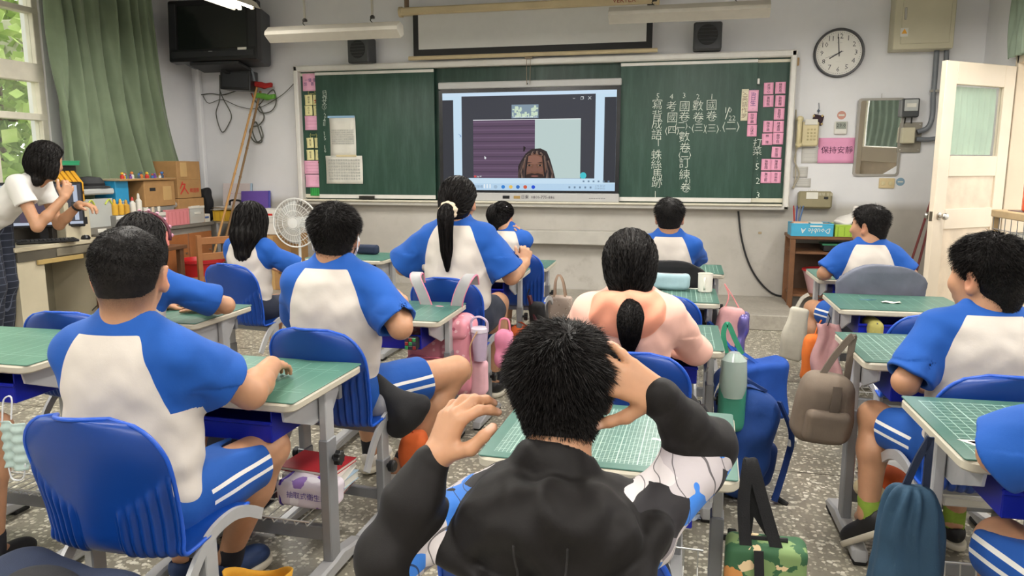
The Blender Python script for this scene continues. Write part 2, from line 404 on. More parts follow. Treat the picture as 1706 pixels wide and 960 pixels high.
st('ground', MB().box((0, 4, -3.3), (60, 60, .1)), mat('yard paving', '#a39f93', .9, .1))
st('trim_11', MB().box((3.5, 3, -.1), (2.0, 12, .16)), mat('corridor floor', '#bcb6aa', .7, .08))
st('trim_12', MB().box((4.4, 3, .35), (.16, 12, .8), bev=.01), mat('corridor parapet', '#d8d2c4', .7, .08))
nb = thing('annex_wall', 'pale concrete pillar of the building outside the left window', 'wall', (-7.6, float(on(50, 60, 0, -7.6)[1]) + .25, 0))
MB().box((0, 0, 1.2), (.35, .25, 5), bev=.01).build('pillar', mat('pale render', '#d9d2c2', .8, .06), nb)
ac = thing('air_conditioner', 'white outdoor air conditioner unit seen through the upper left window pane', 'air conditioner', (-7.3, float(on(42, 60, 0, -7.3)[1]), 2.35))
MB().box((0, 0, .3), (.3, .5, .55), bev=.02).build('casing', mat('ac casing', '#e2ddd0', .5), ac)
MB().lathe([(.2, 0), (.21, .01), (.19, .02), (.05, .015), (0, .015)], (.15, 0, .3), 24, (1, 0, 0)).build('fan_grille', mat('ac grille', '#b9b2a2', .5), ac)
MB().box((0, 0, .01), (.34, .5, .03)).build('bracket', M_steel, ac)
# ------------------------------------------------------------------ ceiling lamps (with their own light)
M_lampbody = mat('lamp enamel', '#c9c3b4', .4, .04)
M_tube = emis('lit tube', '#fff8ee', 42.)
tubes_me = None
def ceiling_lamp(x, y, z, label, group):
    t = thing('ceiling_lamp', label, 'lamp', (x, y, z), 0, group)
    m = MB(); prof = [(-.12, 0), (-.085, .05), (-.04, .075), (.04, .075), (.085, .05), (.12, 0), (.112, 0), (.08, .043), (-.08, .043), (-.112, 0)]
    m.prism(prof, -.62, .62, Matrix(((1, 0, 0, 0), (0, 0, 1, 0), (0, 1, 0, 0), (0, 0, 0, 1))))
    m.build('reflector', M_lampbody, t, smooth=20)
    for s in (-.055, .055):
        MB().cyl((s, -.59, .015), (s, .59, .015), .014, 12).build('tube', M_tube, t)
        for e in (-.6, .6): MB().box((s, e, .02), (.03, .02, .05), bev=.004).build('tube_holder', M_lampbody, t)
    for e in (-.4, .4): MB().cyl((0, e, .07), (0, e, ZC - z), .008, 8).build('rod', M_lampbody, t)
    ld = bpy.data.lights.new('tube_light', 'AREA'); ld.shape = 'RECTANGLE'; ld.size = .2; ld.size_y = 1.15; ld.energy = LAMP_POWER; ld.color = (1, .97, .92)
    lo = bpy.data.objects.new('tube_light', ld); COL.objects.link(lo); lo.parent = t; lo.location = (0, 0, -.012)
for x, nm in ((-3.52, 'left'), (-1.76, 'centre left'), (0., 'centre right'), (1.7, 'right')):
    for y, r in ((5.06, 'front'), (2.4, 'middle'), (-.4, 'back')):
        lab = {(-3.52, 5.06): 'twin tube ceiling lamp hanging lit in front of the black television', (-1.76, 5.06): 'twin tube ceiling lamp whose lit end shows above the projection screen'}.get((x, y), 'lit twin tube ceiling lamp in the %s row, %s of the room' % (r, nm))
        ceiling_lamp(x, y, 2.6, lab, 'ceiling lamps of the classroom')
M_board_lamp = mat('board lamp enamel', '#b7b2a6', .45, .05)
def board_lamp(xa, xb, y, z, label):
    t = thing('board_lamp', label, 'lamp', ((xa + xb) / 2, y, z), 0, 'unlit lamps above the blackboard'); L = (xb - xa) / 2
    prof = [(-.07, .0), (.02, -.055), (.085, -.02), (.075, .055), (.0, .075), (-.06, .03)]
    MB().prism([(p[0], p[1]) for p in prof], -L, L, Matrix(((0, 0, 1, 0), (1, 0, 0, 0), (0, 1, 0, 0), (0, 0, 0, 1)))).build('reflector', M_board_lamp, t, smooth=20)
    for s in (-L * .42, L * .6):
        MB().cyl((s, 0, .12), (s, 0, ZC - z), .011, 8).build('rod', M_board_lamp, t)
        m = MB().lathe([(.02, .105), (.02, .12), (.012, .13), (0, .13)], (s, 0, 0), 10)
        m.tube(spline([(s, 0, .11), (s - .02, 0, .095), (s, 0, .07)], 4), .004, 6).build('hook', mat('dark iron', '#3a3733', .5, metal=.6), t)
    MB().cyl((-L * .95, .02, -.03), (L * .95, .02, -.03), .013, 8).build('tube', mat('unlit tube', '#d8d8d2', .3), t)
board_lamp(-3.56, -2.36, 6.05, 2.455, 'unlit grey board lamp hanging above the left half of the blackboard')
board_lamp(-.68, .56, 6.35, 2.545, 'unlit grey board lamp hanging above the right half of the blackboard')

# ------------------------------------------------------------------ blackboard
M_alu = mat('white aluminium', '#dedcd6', .35, .04)
M_tray = mat('cream tray', '#d8d3c0', .45, .06)
def chalk_green(name, c1, c2):
    t = NT(name); co = t.coord(); n = t.noise(co, 2.2, 5, .6); st_ = t.noise(t.coord(scale=(6, 1, .8)), 2., 5, .7)
    c = t.ramp(n, [(.3, lin(c1)), (.7, lin(c2))]); c = t.mix(t.math('MULTIPLY_ADD', st_, .8, -.36, clamp=True), c, lin('#5f7c70')); return t.set(c, .42)
M_green = chalk_green('green board', '#163b30', '#1e4536'); M_green2 = chalk_green('green board back', '#0f3226', '#143b2d')
X0, X1, Z0, Z1 = -4.03, .895, .955, 2.375
bb = thing('blackboard', 'wide green blackboard with white frame and two sliding panels', 'blackboard', (0, YW, 0))
MB().box(((X0 + X1) / 2, -.012, (Z0 + Z1) / 2), (X1 - X0 - .05, .02, Z1 - Z0 - .03)).build('back_board', M_green2, bb)
f = MB()
f.box(((X0 + X1) / 2, -.06, Z1 - .03), (X1 - X0, .12, .06), bev=.012)
for x in (X0 + .025, X1 - .025): f.box((x, -.06, (Z0 + Z1) / 2), (.05, .12, Z1 - Z0), bev=.01)
f.box(((X0 + X1) / 2, -.06, Z0 + .02), (X1 - X0, .12, .04), bev=.01); f.build('frame', M_alu, bb)
MB().box(((X0 + X1) / 2, -.1, Z0 + .045), (X1 - X0 - .12, .11, .018), bev=.004).build('chalk_tray', M_tray, bb)
PLx = (wp(543, 118)[0], wp(727, 118)[0]); PRx = (wp(1036, 100)[0], wp(1262, 100)[0])
for nm, (a, b), y in (('sliding_panel', (-3.80, PLx[1]), -.07), ('sliding_panel', (PRx[0], PRx[1]), -.07), ('side_panel', (PRx[1] - .1, X1 - .05), -.035), ('side_panel', (X0 + .05, -3.72), -.035)):
    p = MB().box(((a + b) / 2, y, (Z0 + Z1) / 2), (b - a, .02, Z1 - Z0 - .12)).build(nm, M_green, bb)
    [MB().box(((a + b) / 2, y - .004, z_), (b - a, .03, h_), bev=.003).build('rail', M_alu if y < -.05 else M_tray, p) for z_, h_ in ((Z1 - .085, .028), (Z0 + .085, .04))]
MB().box((PRx[1] + .012, -.075, 2.11), (.02, .03, .05), bev=.003).build('catch', M_alu, bb)
MB().box((X1 + .012, -.02, 2.28), (.03, .03, .07), bev=.004).build('wood_shim', mat('pale wood', '#b59468', .6), bb)
er = thing('board_eraser', 'dark felt board eraser lying in the left part of the chalk tray', 'eraser', (-3.25, YW - .115, Z0 + .054)); MB().box((0, 0, .018), (.16, .045, .03), bev=.006).build('felt', mat('dark felt', '#2b2a26', .9), er); MB().box((0, 0, .036), (.16, .045, .008), bev=.002).build('grip', mat('eraser grip', '#3d382e', .6), er)
# chalk writing, one mesh per column
M_chalk = mat('chalk', '#d5ddd2', .9, .12, 60.)
def chalk(s, px, py0, py1, size=None, off=-.0815, jit=.006):
    """a column of writing from pixel row py0 to py1; each glyph a little loose, joined into one mesh"""
    ch = [c for c in s if c != ' ']; xa, za = wp(px, py0); xb, zb = wp(px, py1); n = len(s); k = 0; grp = []
    for i, c in enumerate(s):
        if c == ' ': continue
        u = (i + .5) / n; z = za + (zb - za) * u; x = xa + (xb - xa) * u
        sz = (size or abs(za - zb) / n * .86)
        sm = .62 if c in '一二三四()（）、.,「」:' else 1.
        grp.append(text(c, sz * (sm if c in '.、' else 1), M_chalk, bb, (x + rnd.uniform(-jit, jit), off, z + rnd.uniform(-jit, jit)), (R(90), R(rnd.uniform(-5, 5)), 0), 'chalk_writing', bold=-sz * .011))
    return join(grp)
def join(obs):
    """merge flat text meshes into the first one"""
    V = []; F = []; o0 = obs[0]
    for o in obs:
        me = o.data; Mx = Matrix.LocRotScale(o.location, o.rotation_euler, None); n = len(V)
        V += [tuple(Mx @ v.co) for v in me.vertices]; F += [tuple(i + n for i in p.vertices) for p in me.polygons]
    me = bpy.data.meshes.new(o0.name); me.from_pydata(V, [], F); me.materials.append(o0.data.materials[0]); o0.data = me; o0.location = (0, 0, 0); o0.rotation_euler = (0, 0, 0)
    for o in obs[1:]: bpy.data.objects.remove(o)
    return o0
chalk('1', 1186, 157, 167, .07); chalk('國卷', 1186, 168, 205, .105)
def chalk_row(s, px, py, size): x, z = wp(px, py); return text(s, size, M_chalk, bb, (x, -.0815, z), (R(90), 0, 0), 'chalk_writing', bold=-size * .011)
chalk_row('(三).', 1187, 215, .085)
chalk('2.', 1163, 157, 176, .07); chalk('數卷', 1163, 169, 207, .105); chalk_row('(三)', 1164, 214, .085)
chalk('3.', 1141, 157, 175, .07); chalk('國卷', 1140, 170, 205, .105); chalk_row('(二)、', 1142, 210, .075)
chalk('數卷', 1141, 219, 257, .105); chalk_row('(二)', 1141, 258, .075); chalk('訂練', 1140, 263, 302, .105); chalk_row('×1', 1146, 302, .06); chalk('卷、', 1142, 306, 336, .1)
chalk('4', 1120, 157, 168, .07); chalk('考國', 1120, 170, 208, .105); chalk_row('(四)', 1120, 218, .085)
chalk('5.', 1096, 157, 174, .07); chalk('寫背成語「蛛絲馬跡」', 1095, 169, 330, .105)
chalk_row('10', 1212, 185, .075); chalk_row('/', 1211, 191, .16); chalk_row('22', 1219, 198, .065); chalk_row('(二)', 1217, 211, .1)
chalk('打菜:5.2.3', 1261, 234, 332, .085)
chalk('日作文③:24Ⅱ.15.16', 547, 153, 256, .06)
x, z = wp(523, 155); text('(二)', .055, mat('yellow chalk', '#c9c77a', .9), bb, (x, -.05, z), name='chalk_writing'); x, z = wp(526, 226); text('(一)', .055, mat('yellow chalk', '#c9c77a', .9), bb, (x, -.05, z), name='chalk_writing')
# paper cards held on the board
M_pink = mat('pink card', '#e8a3c0', .7, .04, 20.); M_pink2 = mat('pale pink card', '#efb4cf', .7, .04, 20.); M_yel = mat('pale yellow card', '#e9e3a8', .7, .04, 20.); M_paper = mat('white paper', '#dedcd2', .7, .06, 9.)
M_ink = mat('black ink', '#3a3038', .8, 0); M_redink = mat('red ink', '#c8322b', .7, 0); M_purple = mat('purple ink', '#6a4a86', .8, 0); M_grayink = mat('faint print', '#a3a6a2', .8, 0)
def card(name, label, cat, m, px0, py0, px1, py1, txt=None, tm=None, ts=.03, group=None, off=.05, tilt=0., rows=1, curl=.004, par=None):
    xa, za = wp(px0, py0); xb, zb = wp(px1, py1); W, H = xb - xa, za - zb
    t = thing(name, label, cat, ((xa + xb) / 2, YW - off, (za + zb) / 2), 0, group); t.rotation_euler = (0, R(tilt), 0)
    MB().grid(lambda u, v: ((u - .5) * W, -.001 - curl * (2 * abs(v - .5)) ** 3 - curl * .5 * u * u, (v - .5) * H), 5, 7).build('sheet', m, t, solid=.001)
    if txt: text(txt, ts, tm or M_ink, t, (0, -.0035 - curl * .2, 0), name='lettering', space=.95)
    return t
OFFP = .083
names = [(1272, 139, 1287, 158, '沈\n沛\n心', 'topmost in the left column'), (1291, 138, 1307, 157, '林\n思\n亮', 'topmost in the right column'), (1271, 160, 1287, 179, '黃\n科\n銘', 'second in the left column'), (1291, 160, 1306, 179, '鄭\n新\n輝', 'second in the right column'),
 (1289, 181, 1305, 200, '曾\n鈺\n任', 'third in the right column'), (1271, 202, 1286, 221, '陳\n予\n涵', 'third in the left column'), (1288, 202, 1304, 221, '林\n產\n庭', 'fourth in the right column'),
 (1269, 223, 1285, 242, '林\n\n瑋', 'fourth in the left column'), (1287, 222, 1303, 241, '鄭\n宇\n鈺', 'fifth in the right column'), (1285, 245, 1300, 263, '劉\n丞\n瑋', 'sixth in the right column'), (1268, 265, 1283, 284, '陳\n智\n翔', 'fifth in the left column'), (1284, 265, 1300, 284, '陳\n彥\n妤', 'seventh in the right column'),
 (1267, 286, 1283, 305, '黃\n立\n軒', 'lowest in the left column'), (1284, 286, 1299, 305, '林\n采\n彤', 'lowest in the right column')]
for a, b, c, d, s, w_ in names: card('name_card', 'small pink name card, %s at the blackboard\'s right end' % w_, 'card', M_pink, a, b, c, d, s, M_ink, .03, 'pink name cards at the right end of the blackboard', .052, rnd.uniform(-1, 1))
card('duty_card', 'tall pink card with purple heading above two name cards on the blackboard', 'card', M_pink2, 1246, 152, 1261, 187, '值\n日\n生\n:', M_purple, .052, None, OFFP)
card('name_card', 'small pink card directly below the purple heading card', 'card', M_pink, 1245, 189, 1259, 208, '徐\n宇\n義', M_ink, .034, None, OFFP)
card('name_card', 'small pink card, second below the purple heading card', 'card', M_pink, 1244, 209, 1259, 228, '王\n以\n丞', M_ink, .034, None, OFFP)
card('homework_card', 'tall cream card with vertical writing left of the purple heading card', 'card', mat('cream card', '#e6dfc4', .7), 1235, 150, 1244, 202, '交\n英\n語\n作\n業', mat('brown ink', '#8a7a66', .8, 0), .055, None, OFFP)
card('heading_card', 'pink card with two lines of writing at the top left of the blackboard', 'card', M_pink2, 508, 124, 541, 152, '一優·優良\n加\u3000善\u3000進', M_purple, .04, None, .052)
for k, (a, b, c, d, s, w_) in enumerate([(512, 159, 525, 176, '林\n子\n安', 'upper left of the upper four'), (525, 159, 537, 176, '王\n日\n中', 'red scribbled of the upper four'), (512, 177, 525, 193, '方\n小\n文', 'lower left of the upper four'), (526, 177, 538, 193, '李\n大\n同', 'lower right of the upper four'),
    (515, 230, 527, 247, '吳\n心\n平', 'upper left of the lower four'), (528, 230, 540, 247, '江\n又\n青', 'upper right of the lower four'), (515, 250, 528, 267, '何\n立\n本', 'lower left of the lower four'), (529, 250, 541, 267, '白\n玉\n明', 'lower right of the lower four')]):
    t_ = card('name_card', 'small yellow name card, %s cards at the blackboard\'s left end' % w_, 'card', M_yel, a, b, c, d, s, M_ink, .026, 'yellow name cards at the left end of the blackboard', .052, rnd.uniform(-3, 3))
    if k == 1: MB().tube(spline([(-.02, -.006, -.03), (.02, -.006, -.02), (-.02, -.006, -.005), (.025, -.006, .01), (0, -.006, .03)], 5), .004, 5).build('scribble', M_redink, t_)
def lined(label, *q):
    t_ = card('note_card', label, 'card', M_pink2, *q, None, None, .03, None, .052)
    xa, za = wp(q[0], q[1]); xb, zb = wp(q[2], q[3]); W, H = xb - xa, za - zb
    for i in range(4): MB().box((0, -.0035, H * (.36 - .22 * i)), (W * .84, .001, .003)).build('rule', mat('rule ink', '#c77f9c', .8, 0), t_)
    MB().lathe([(.012, 0), (.012, .006), (0, .008)], (W * .3, -.004, H * .38), 12, (0, -1, 0)).build('magnet', M_redink, t_)
lined('ruled pink card below the upper four yellow cards', 512, 194, 542, 217); lined('ruled pink card below the lower four yellow cards', 511, 268, 543, 290)
card('pink_sheet', 'plain pink card lowest in the left column of the blackboard', 'card', M_pink2, 513, 291, 545, 312, '· :', M_redink, .05, None, .052)
t_ = card('green_net', 'small bright green woven patch below the pink cards', 'patch', mat('bright green', '#3fae54', .6), 521, 313, 540, 326, None, None, 0, None, .053)
for i in range(5): MB().box((-.045 + .0225 * i, -.008, 0), (.004, .002, .085)).build('strand', mat('dark green strand', '#1d7f39', .6), t_)
def poster(label, q, top):
    t_ = card('poster', label, 'poster', M_paper, *q, None, None, 0, None, OFFP, 0, curl=.008)
    xa, za = wp(q[0], q[1]); xb, zb = wp(q[2], q[3]); W, H = xb - xa, za - zb
    tx = '\n'.join(''.join(rnd.choice('國語數學自然社會健康作業注意每日閱讀書寫練習完成簽名') for _ in range(13)) for _ in range(7))
    text(tx, W / 15, M_grayink, t_, (0, -.009, 0), name='print', space=1.15)
    MB().box((-.01 if top else .03, -.012, H / 2), (W * (1.04 if top else .55), .006, .022), bev=.002).build('magnet_strip', mat('blue strip', '#8fb6d6', .5) if top else mat('cream strip', '#d8caa2', .5), t_)
poster('white notice hung from a blue magnet strip on the left blackboard panel', (555, 196, 600, 262), True)
poster('wide white notice below the hung one on the left blackboard panel', (549, 260, 611, 306), False)

# ------------------------------------------------------------------ interactive screen in the middle of the board
sx0, sx1 = wp(731, 140, .1)[0], wp(1036, 140, .1)[0]; sz0, sz1 = 1.005, 2.165
cx, cz, SW, SH = (sx0 + sx1) / 2, (sz0 + sz1) / 2, sx1 - sx0, sz1 - sz0
scn = thing('display_screen', 'large interactive display showing a video call in the middle of the blackboard', 'screen', (cx, YW - .10, cz))
M_bez = mat('black bezel', '#14161a', .25, 0); M_grey = mat('grey screen frame', '#b9b9b8', .4, .03)
MB().box((0, .03, 0), (SW - .02, .08, SH - .02), bev=.006).build('housing', M_bez, scn)
MB().box((0, -.012, SH / 2 - .03), (SW, .03, .065), bev=.008).build('top_bar', M_grey, scn); MB().box((0, -.012, -SH / 2 + .045), (SW, .03, .085), bev=.008).build('bottom_bar', M_grey, scn)
MB().box((0, -.014, .01), (SW - .01, .012, SH - .17)).build('glass_front', M_bez, scn)
pw, ph = SW - .085, SH - .215                                       # the lit picture, laid out from its lower left corner (u, v in 0..1)
pict = MB().box((0, -.0215, .005), (pw, .002, ph)).build('picture', emis('scr pale blue', '#c3dcee', 1.15), scn)
def S(u, v, k=0): return ((u - .5) * pw, -.0232 - .0006 * k, .005 + (v - .5) * ph)
def srect(name, u0, v0, u1, v1, m, k=1, par=None):
    a = S((u0 + u1) / 2, (v0 + v1) / 2, k); return MB().box(a, ((u1 - u0) * pw, .0005, (v1 - v0) * ph)).build(name, m, pict)
E = lambda n, c, s=1.12: emis('scr ' + n, c, s)
srect('window_side', 0, .085, .065, .93, E('dark', '#33353d')); srect('window_side', .935, .085, 1, .93, E('dark', '#33353d'))
srect('call_window', .115, .125, .885, .965, E('window', '#3b3d46'))
srect('taskbar', 0, 0, 1, .07, E('bar', '#b5d2ea')); srect('title_bar', 0, .965, 1, 1, E('title', '#c9dff2'))
# the caller's picture: purple blind, pale wall, a man with locs
V0, V1, U0, U1 = .127, .725, .183, .805
srect('pale_wall', .545, V0, U1, V1, E('wall', '#bccfcd', 1.1), 2); srect('blind', U0, V0, .545, V1, E('blind', '#5d4961', 1.1), 2)
for i in range(15): srect('blind_slat', U0, V0 + .02 + i * .039, .545, V0 + .03 + i * .039, E('slat%d' % (i % 2), ('#6d5872', '#493a4f')[i % 2]), 3)
srect('lit_edge', U0, V1 - .006, U1, V1, E('white', '#eef4f6'), 3)
def spoly(name, pts, m, k): 
    P = [S(u, v, k) for u, v in pts]; return MB().add(P, [tuple(range(len(P)))]).build(name, m, pict, smooth=0)
def blob(cu, cv, ru, rv, n=28, e=1., lo=-9): return [(cu + ru * math.cos(2 * math.pi * i / n), max(lo, cv + rv * math.sin(2 * math.pi * i / n))) for i in range(n)]
fu = .548
spoly('hair_mass', [(fu - .098, V0), (fu - .1, V0 + .12), (fu - .085, .30), (fu - .055, .38), (fu - .02, .425), (fu + .03, .43), (fu + .065, .40), (fu + .085, .32), (fu + .105, .2), (fu + .115, V0)], E('hair', '#2c2326'), 4)
spoly('face', [(u, max(v, V0)) for u, v in blob(fu - .003, .235, .066, .15, 32)], E('skin', '#75503f'), 5)
spoly('forehead', blob(fu - .008, .315, .047, .045), E('skin light', '#8a6152'), 6)
spoly('cheek', blob(fu - .035, .215, .017, .03), E('skin mid', '#7b5548'), 6); spoly('cheek', blob(fu + .03, .215, .017, .03), E('skin mid', '#7b5548'), 6)
spoly('nose', [(fu - .008, .27), (fu + .003, .27), (fu + .016, .205), (fu + .008, .193), (fu - .014, .193), (fu - .02, .205)], E('skin mid', '#7b5548'), 7)
for s in (-1, 1):
    spoly('eyebrow', [(fu - .003 + s * .012, .286), (fu - .003 + s * .034, .292), (fu - .003 + s * .056, .278), (fu - .003 + s * .034, .283)], E('ink', '#1c1517'), 7)
    spoly('eye', blob(fu - .003 + s * .031, .258, .012, .007, 14), E('eye white', '#8f776c'), 7); spoly('iris', blob(fu - .003 + s * .031, .258, .007, .009, 12), E('ink', '#1c1517'), 8)
spoly('beard', [(fu - .055, V0), (fu - .05, .165), (fu - .02, .178), (fu - .003, .172), (fu + .014, .178), (fu + .045, .165), (fu + .05, V0)], E('beard', '#32211f'), 7)
spoly('mouth', blob(fu - .003, .148, .022, .009), E('lip', '#7d4f49'), 8)
for i in range(22):
    a = i / 21; u = fu - .095 + .2 * a; tp = .40 - .9 * (a - .48) ** 2 * .5; side = abs(a - .47) > .27
    bt = V0 if side else tp - .03; w_ = .0045; wv = .006 * math.sin(i * 2.3)
    spoly('loc', [(u * .75 + fu * .25 - w_, tp), (u * .75 + fu * .25 + w_, tp + .01), (u + w_ + wv, bt + .5 * (tp - bt) * .6), (u + w_, bt), (u - w_, bt), (u - w_ + wv, bt + .5 * (tp - bt) * .6)], E('loc%d' % (i % 3), ('#4a3a38', '#211a1d', '#7d675c')[i % 3]), 9)
spoly('loc', [(fu - .07, .40), (fu - .062, .40), (fu - .055, .44), (fu - .068, .455)], E('loc1', '#211a1d'), 9)
# thumbnail of the class, buttons, icons
srect('thumbnail', .41, .735, .565, .872, E('thumb', '#7f93a3'), 2)
for k in range(26): srect('thumbnail_patch', *(lambda u, v: (u, v, u + rnd.uniform(.006, .02), v + rnd.uniform(.012, .05)))(rnd.uniform(.412, .545), rnd.uniform(.74, .80) if k > 9 else rnd.uniform(.80, .83)), E('tp%d' % (k % 5), ('#2c3d5d', '#b9c6d6', '#3f5f9a', '#171c28', '#d3dfe2')[k % 5] if k > 9 else '#c9dcc4'), 3)
text('Guo Sheng Elementary Sch', .022, E('white', '#eef4f6'), pict, S(.487, .748, 4), name='caption')
for s, u in (('–', .765), ('❐', .81), ('✕', .852)): text(s, .04, E('white', '#eef4f6'), pict, S(u, .925, 3), name='window_button')
spoly('round_badge', blob(.822, .155, .018, .033, 24), E('teal', '#45c3cf'), 4)
srect('mute_icon', .187, .133, .2, .152, E('red', '#d4504e'), 4); text('Jay W', .02, E('white', '#eef4f6'), pict, S(.218, .142, 4), name='caption')
spoly('mouse_pointer', [(.25, .325), (.25, .355), (.262, .333), (.256, .331), (.259, .32)], E('white', '#eef4f6'), 5)
text('輸入文字來搜尋', .032, E('ink2', '#6f88a0'), pict, S(.175, .034, 2), name='search_text')
for i, (u, c) in enumerate(((.36, '#2f7fd0'), (.405, '#e5c062'), (.447, '#2f6fc0'), (.49, '#d0583a'), (.537, '#1f4fd0'), (.315, '#9fb9cf'))): spoly('app_icon', blob(u, .035, .011, .019, 20), E('ic%d' % i, c), 3)
for u in (.245, .262, .279): srect('toolbar_pen', u, .02, u + .006, .062, E('white', '#eef4f6'), 3)
for u in (.74, .77, .80, .83, .86): srect('tray_icon', u, .025, u + .01, .045, E('ink2', '#6f88a0'), 3)
text('上午 07:57\n2024/10/22', .022, E('ink2', '#6f88a0'), pict, S(.917, .036, 3), name='clock_text')
for i in range(6): srect('page_icon', .82 + .028 * i, .088, .83 + .028 * i, .105, E('ink2', '#6f88a0'), 3)
spoly('sea_icon', [(.1 + .012 * math.sin(i), .55 + .03 * i * .3) for i in range(5)] + [(.112, .55)], E('ink3', '#8aa9cf'), 1)
text('0800-775-886', .042, M_ink, scn, (.16, -.0285, -SH / 2 + .045), name='lettering'); text('日東', .04, M_ink, scn, (-.02, -.0285, -SH / 2 + .045), name='lettering')
MB().box((-.21, -.028, -SH / 2 + .045), (.07, .003, .03)).build('info_panel', M_bez, scn); MB().box((-.10, -.028, -SH / 2 + .045), (.065, .003, .028)).build('label', mat('brass label', '#a5864a', .5), scn)
for i in range(10): MB().cyl((.62 + .016 * i, -.026, -SH / 2 + .04), (.62 + .016 * i, -.029, -SH / 2 + .04), .004, 8).build('button', M_bez, scn)
MB().cyl((0, -.025, SH / 2 - .03), (0, -.03, SH / 2 - .03), .008, 10).build('camera_lens', M_bez, scn)

# ------------------------------------------------------------------ pull-down projection screen
ps = thing('projection_screen', 'rolled down white projection screen with black border above the blackboard', 'screen', (0, YW - .16, 0))
cA = on(668, 18, 1, YW - .16); cB = on(1096, 2, 1, YW - .16); bA = on(686, 97, 1, YW - .16); bB = on(1090, 84, 1, YW - .16)
zc = (cA[2] + cB[2]) / 2; zb = (bA[2] + bB[2]) / 2
M_case = mat('aged cream casing', '#c9b893', .45, .08, 5.)
MB().box(((cA[0] + cB[0]) / 2, 0, zc + .0), (cB[0] - cA[0], .09, .07), bev=.012).build('casing', M_case, ps)
for x in (cA[0], cB[0]): MB().cyl((x - .015, 0, zc), (x + .015, 0, zc), .05, 16).build('end_cap', M_case, ps)
MB().box((cA[0] + .06, 0, zc + .13), (.03, .06, .2), bev=.004).build('bracket', mat('rusty steel', '#7d6a54', .6, metal=.4), ps); MB().box((cB[0] - .06, 0, zc + .13), (.03, .06, .2), bev=.004).build('bracket', mat('rusty steel', '#7d6a54', .6, metal=.4), ps)
MB().box(((bA[0] + bB[0]) / 2, 0, (zc + zb) / 2), (bB[0] - bA[0] - .04, .002, zc - zb)).build('border', mat('black border', '#1b1b1c', .6, 0), ps)
MB().box(((bA[0] + bB[0]) / 2, -.002, (zc + zb) / 2 + .04), (bB[0] - bA[0] - .15, .002, zc - zb - .08)).build('fabric', mat('screen fabric', '#cfcfcc', .8, .02), ps)
MB().cyl((bA[0] - .03, 0, zb), (bB[0] + .03, 0, zb), .02, 12).build('bottom_bar', M_case, ps)
MB().box(((bA[0] + bB[0]) / 2, 0, zb - .03), (.07, .008, .015)).tube([((bA[0] + bB[0]) / 2 - .02, 0, zb - .03), ((bA[0] + bB[0]) / 2 - .015, -.005, zb - .28), ((bA[0] + bB[0]) / 2 + .015, -.005, zb - .28), ((bA[0] + bB[0]) / 2 + .02, 0, zb - .03)], .003, 5).build('pull_cord', mat('cord', '#8a7d6a', .8), ps)
text('VERTEX', .06, mat('brown red print', '#8e2f22', .6, 0), ps, (float(on(1040, 3, 1, YW - .21)[0]), -.047, zc), name='lettering')

# ------------------------------------------------------------------ wall speakers, clock, electrical things
M_spk = mat('charcoal plastic', '#3e4043', .45, .05, 20.); M_spk2 = mat('black grille', '#1f2022', .6, 0)
def speaker(label, px0, py0, px1, py1, rz, side):
    p0 = on(px0, py0, 1, YW - .2); p1 = on(px1, py1, 1, YW - .2); W, H = p1[0] - p0[0], p0[2] - p1[2]
    t = thing('wall_speaker', label, 'speaker', ((p0[0] + p1[0]) / 2, YW - .16, (p0[2] + p1[2]) / 2), rz, 'pair of wall speakers')
    MB().prism(rrect(W, H, .02), 0, .16, Matrix.Translation((0, .12, 0)) @ XZ, bev=.012).build('cabinet', M_spk, t)
    MB().lathe([(.36 * W, 0), (.35 * W, .004), (.2 * W, .002), (0, .004)], (0, -.041, .01), 28, (0, -1, 0)).build('cone_grille', M_spk2, t)
    for i in range(9): 
        z = -.03 * W / .24 * 4 + i * .03 * W / .24; hw = math.sqrt(max(0, (.34 * W) ** 2 - z * z)); MB().box((0, -.047, z + .01), (2 * hw, .003, .005)).build('grille_bar', M_spk, t)
    MB().box((0, .14, 0), (.06, .06, .08), bev=.005).build('bracket', M_spk2, t)
speaker('grey wall speaker left of the projection screen', 577, 63, 616, 104, R(-8), -1); speaker('black wall speaker right of the projection screen', 1156, 37, 1202, 82, 0, 1)
x, z = wp(1398, 88, .03); ck = thing('wall_clock', 'round white wall clock with black rim to the right of the blackboard', 'clock', (x, YW - .002, z)); RC = .212
M_rim = mat('black rim', '#1d1c1e', .35, 0)
MB().lathe([(RC, 0), (RC, .03), (RC - .006, .042), (RC - .018, .042), (RC - .022, .018), (RC-.022, 0), (RC, 0)], (0, 0, 0), 56, (0, -1, 0), False).build('rim', M_rim, ck)
MB().lathe([(RC - .02, 0), (RC - .02, .018), (0, .018)], (0, 0, 0), 48, (0, -1, 0)).build('dial', mat('clock dial', '#e9e7df', .5, 0), ck)
for i in range(1, 13):
    a = R(90 - 30 * i); text(str(i), .062, M_rim, ck, (.142 * math.cos(a), -.0195, .142 * math.sin(a)), name='numeral')
for i in range(60):
    a = R(6 * i); MB().box((.177 * math.cos(a), -.0188, .177 * math.sin(a)), (.004, .001, .004), rot=Matrix.Rotation(-a, 3, 'Y')).build('minute_mark', M_rim, ck)
def hand(nm, deg, L, wd, y, m_=None, tail=.03):
    a = R(90 - deg); d = np.array([math.cos(a), 0, math.sin(a)]); MB().bar(-d * tail + [0, y, 0], d * L + [0, y, 0], wd, .002, up=(0, 1, 0)).build(nm, m_ or M_rim, ck)
hand('hour_hand', 239, .09, .011, -.022); hand('minute_hand', 355, .135, .008, -.024); hand('second_hand', 249, .12, .002, -.026, None, .04)
MB().lathe([(.008, 0), (.008, .01), (0, .012)], (0, -.018, 0), 12, (0, -1, 0)).build('hub', M_rim, ck)
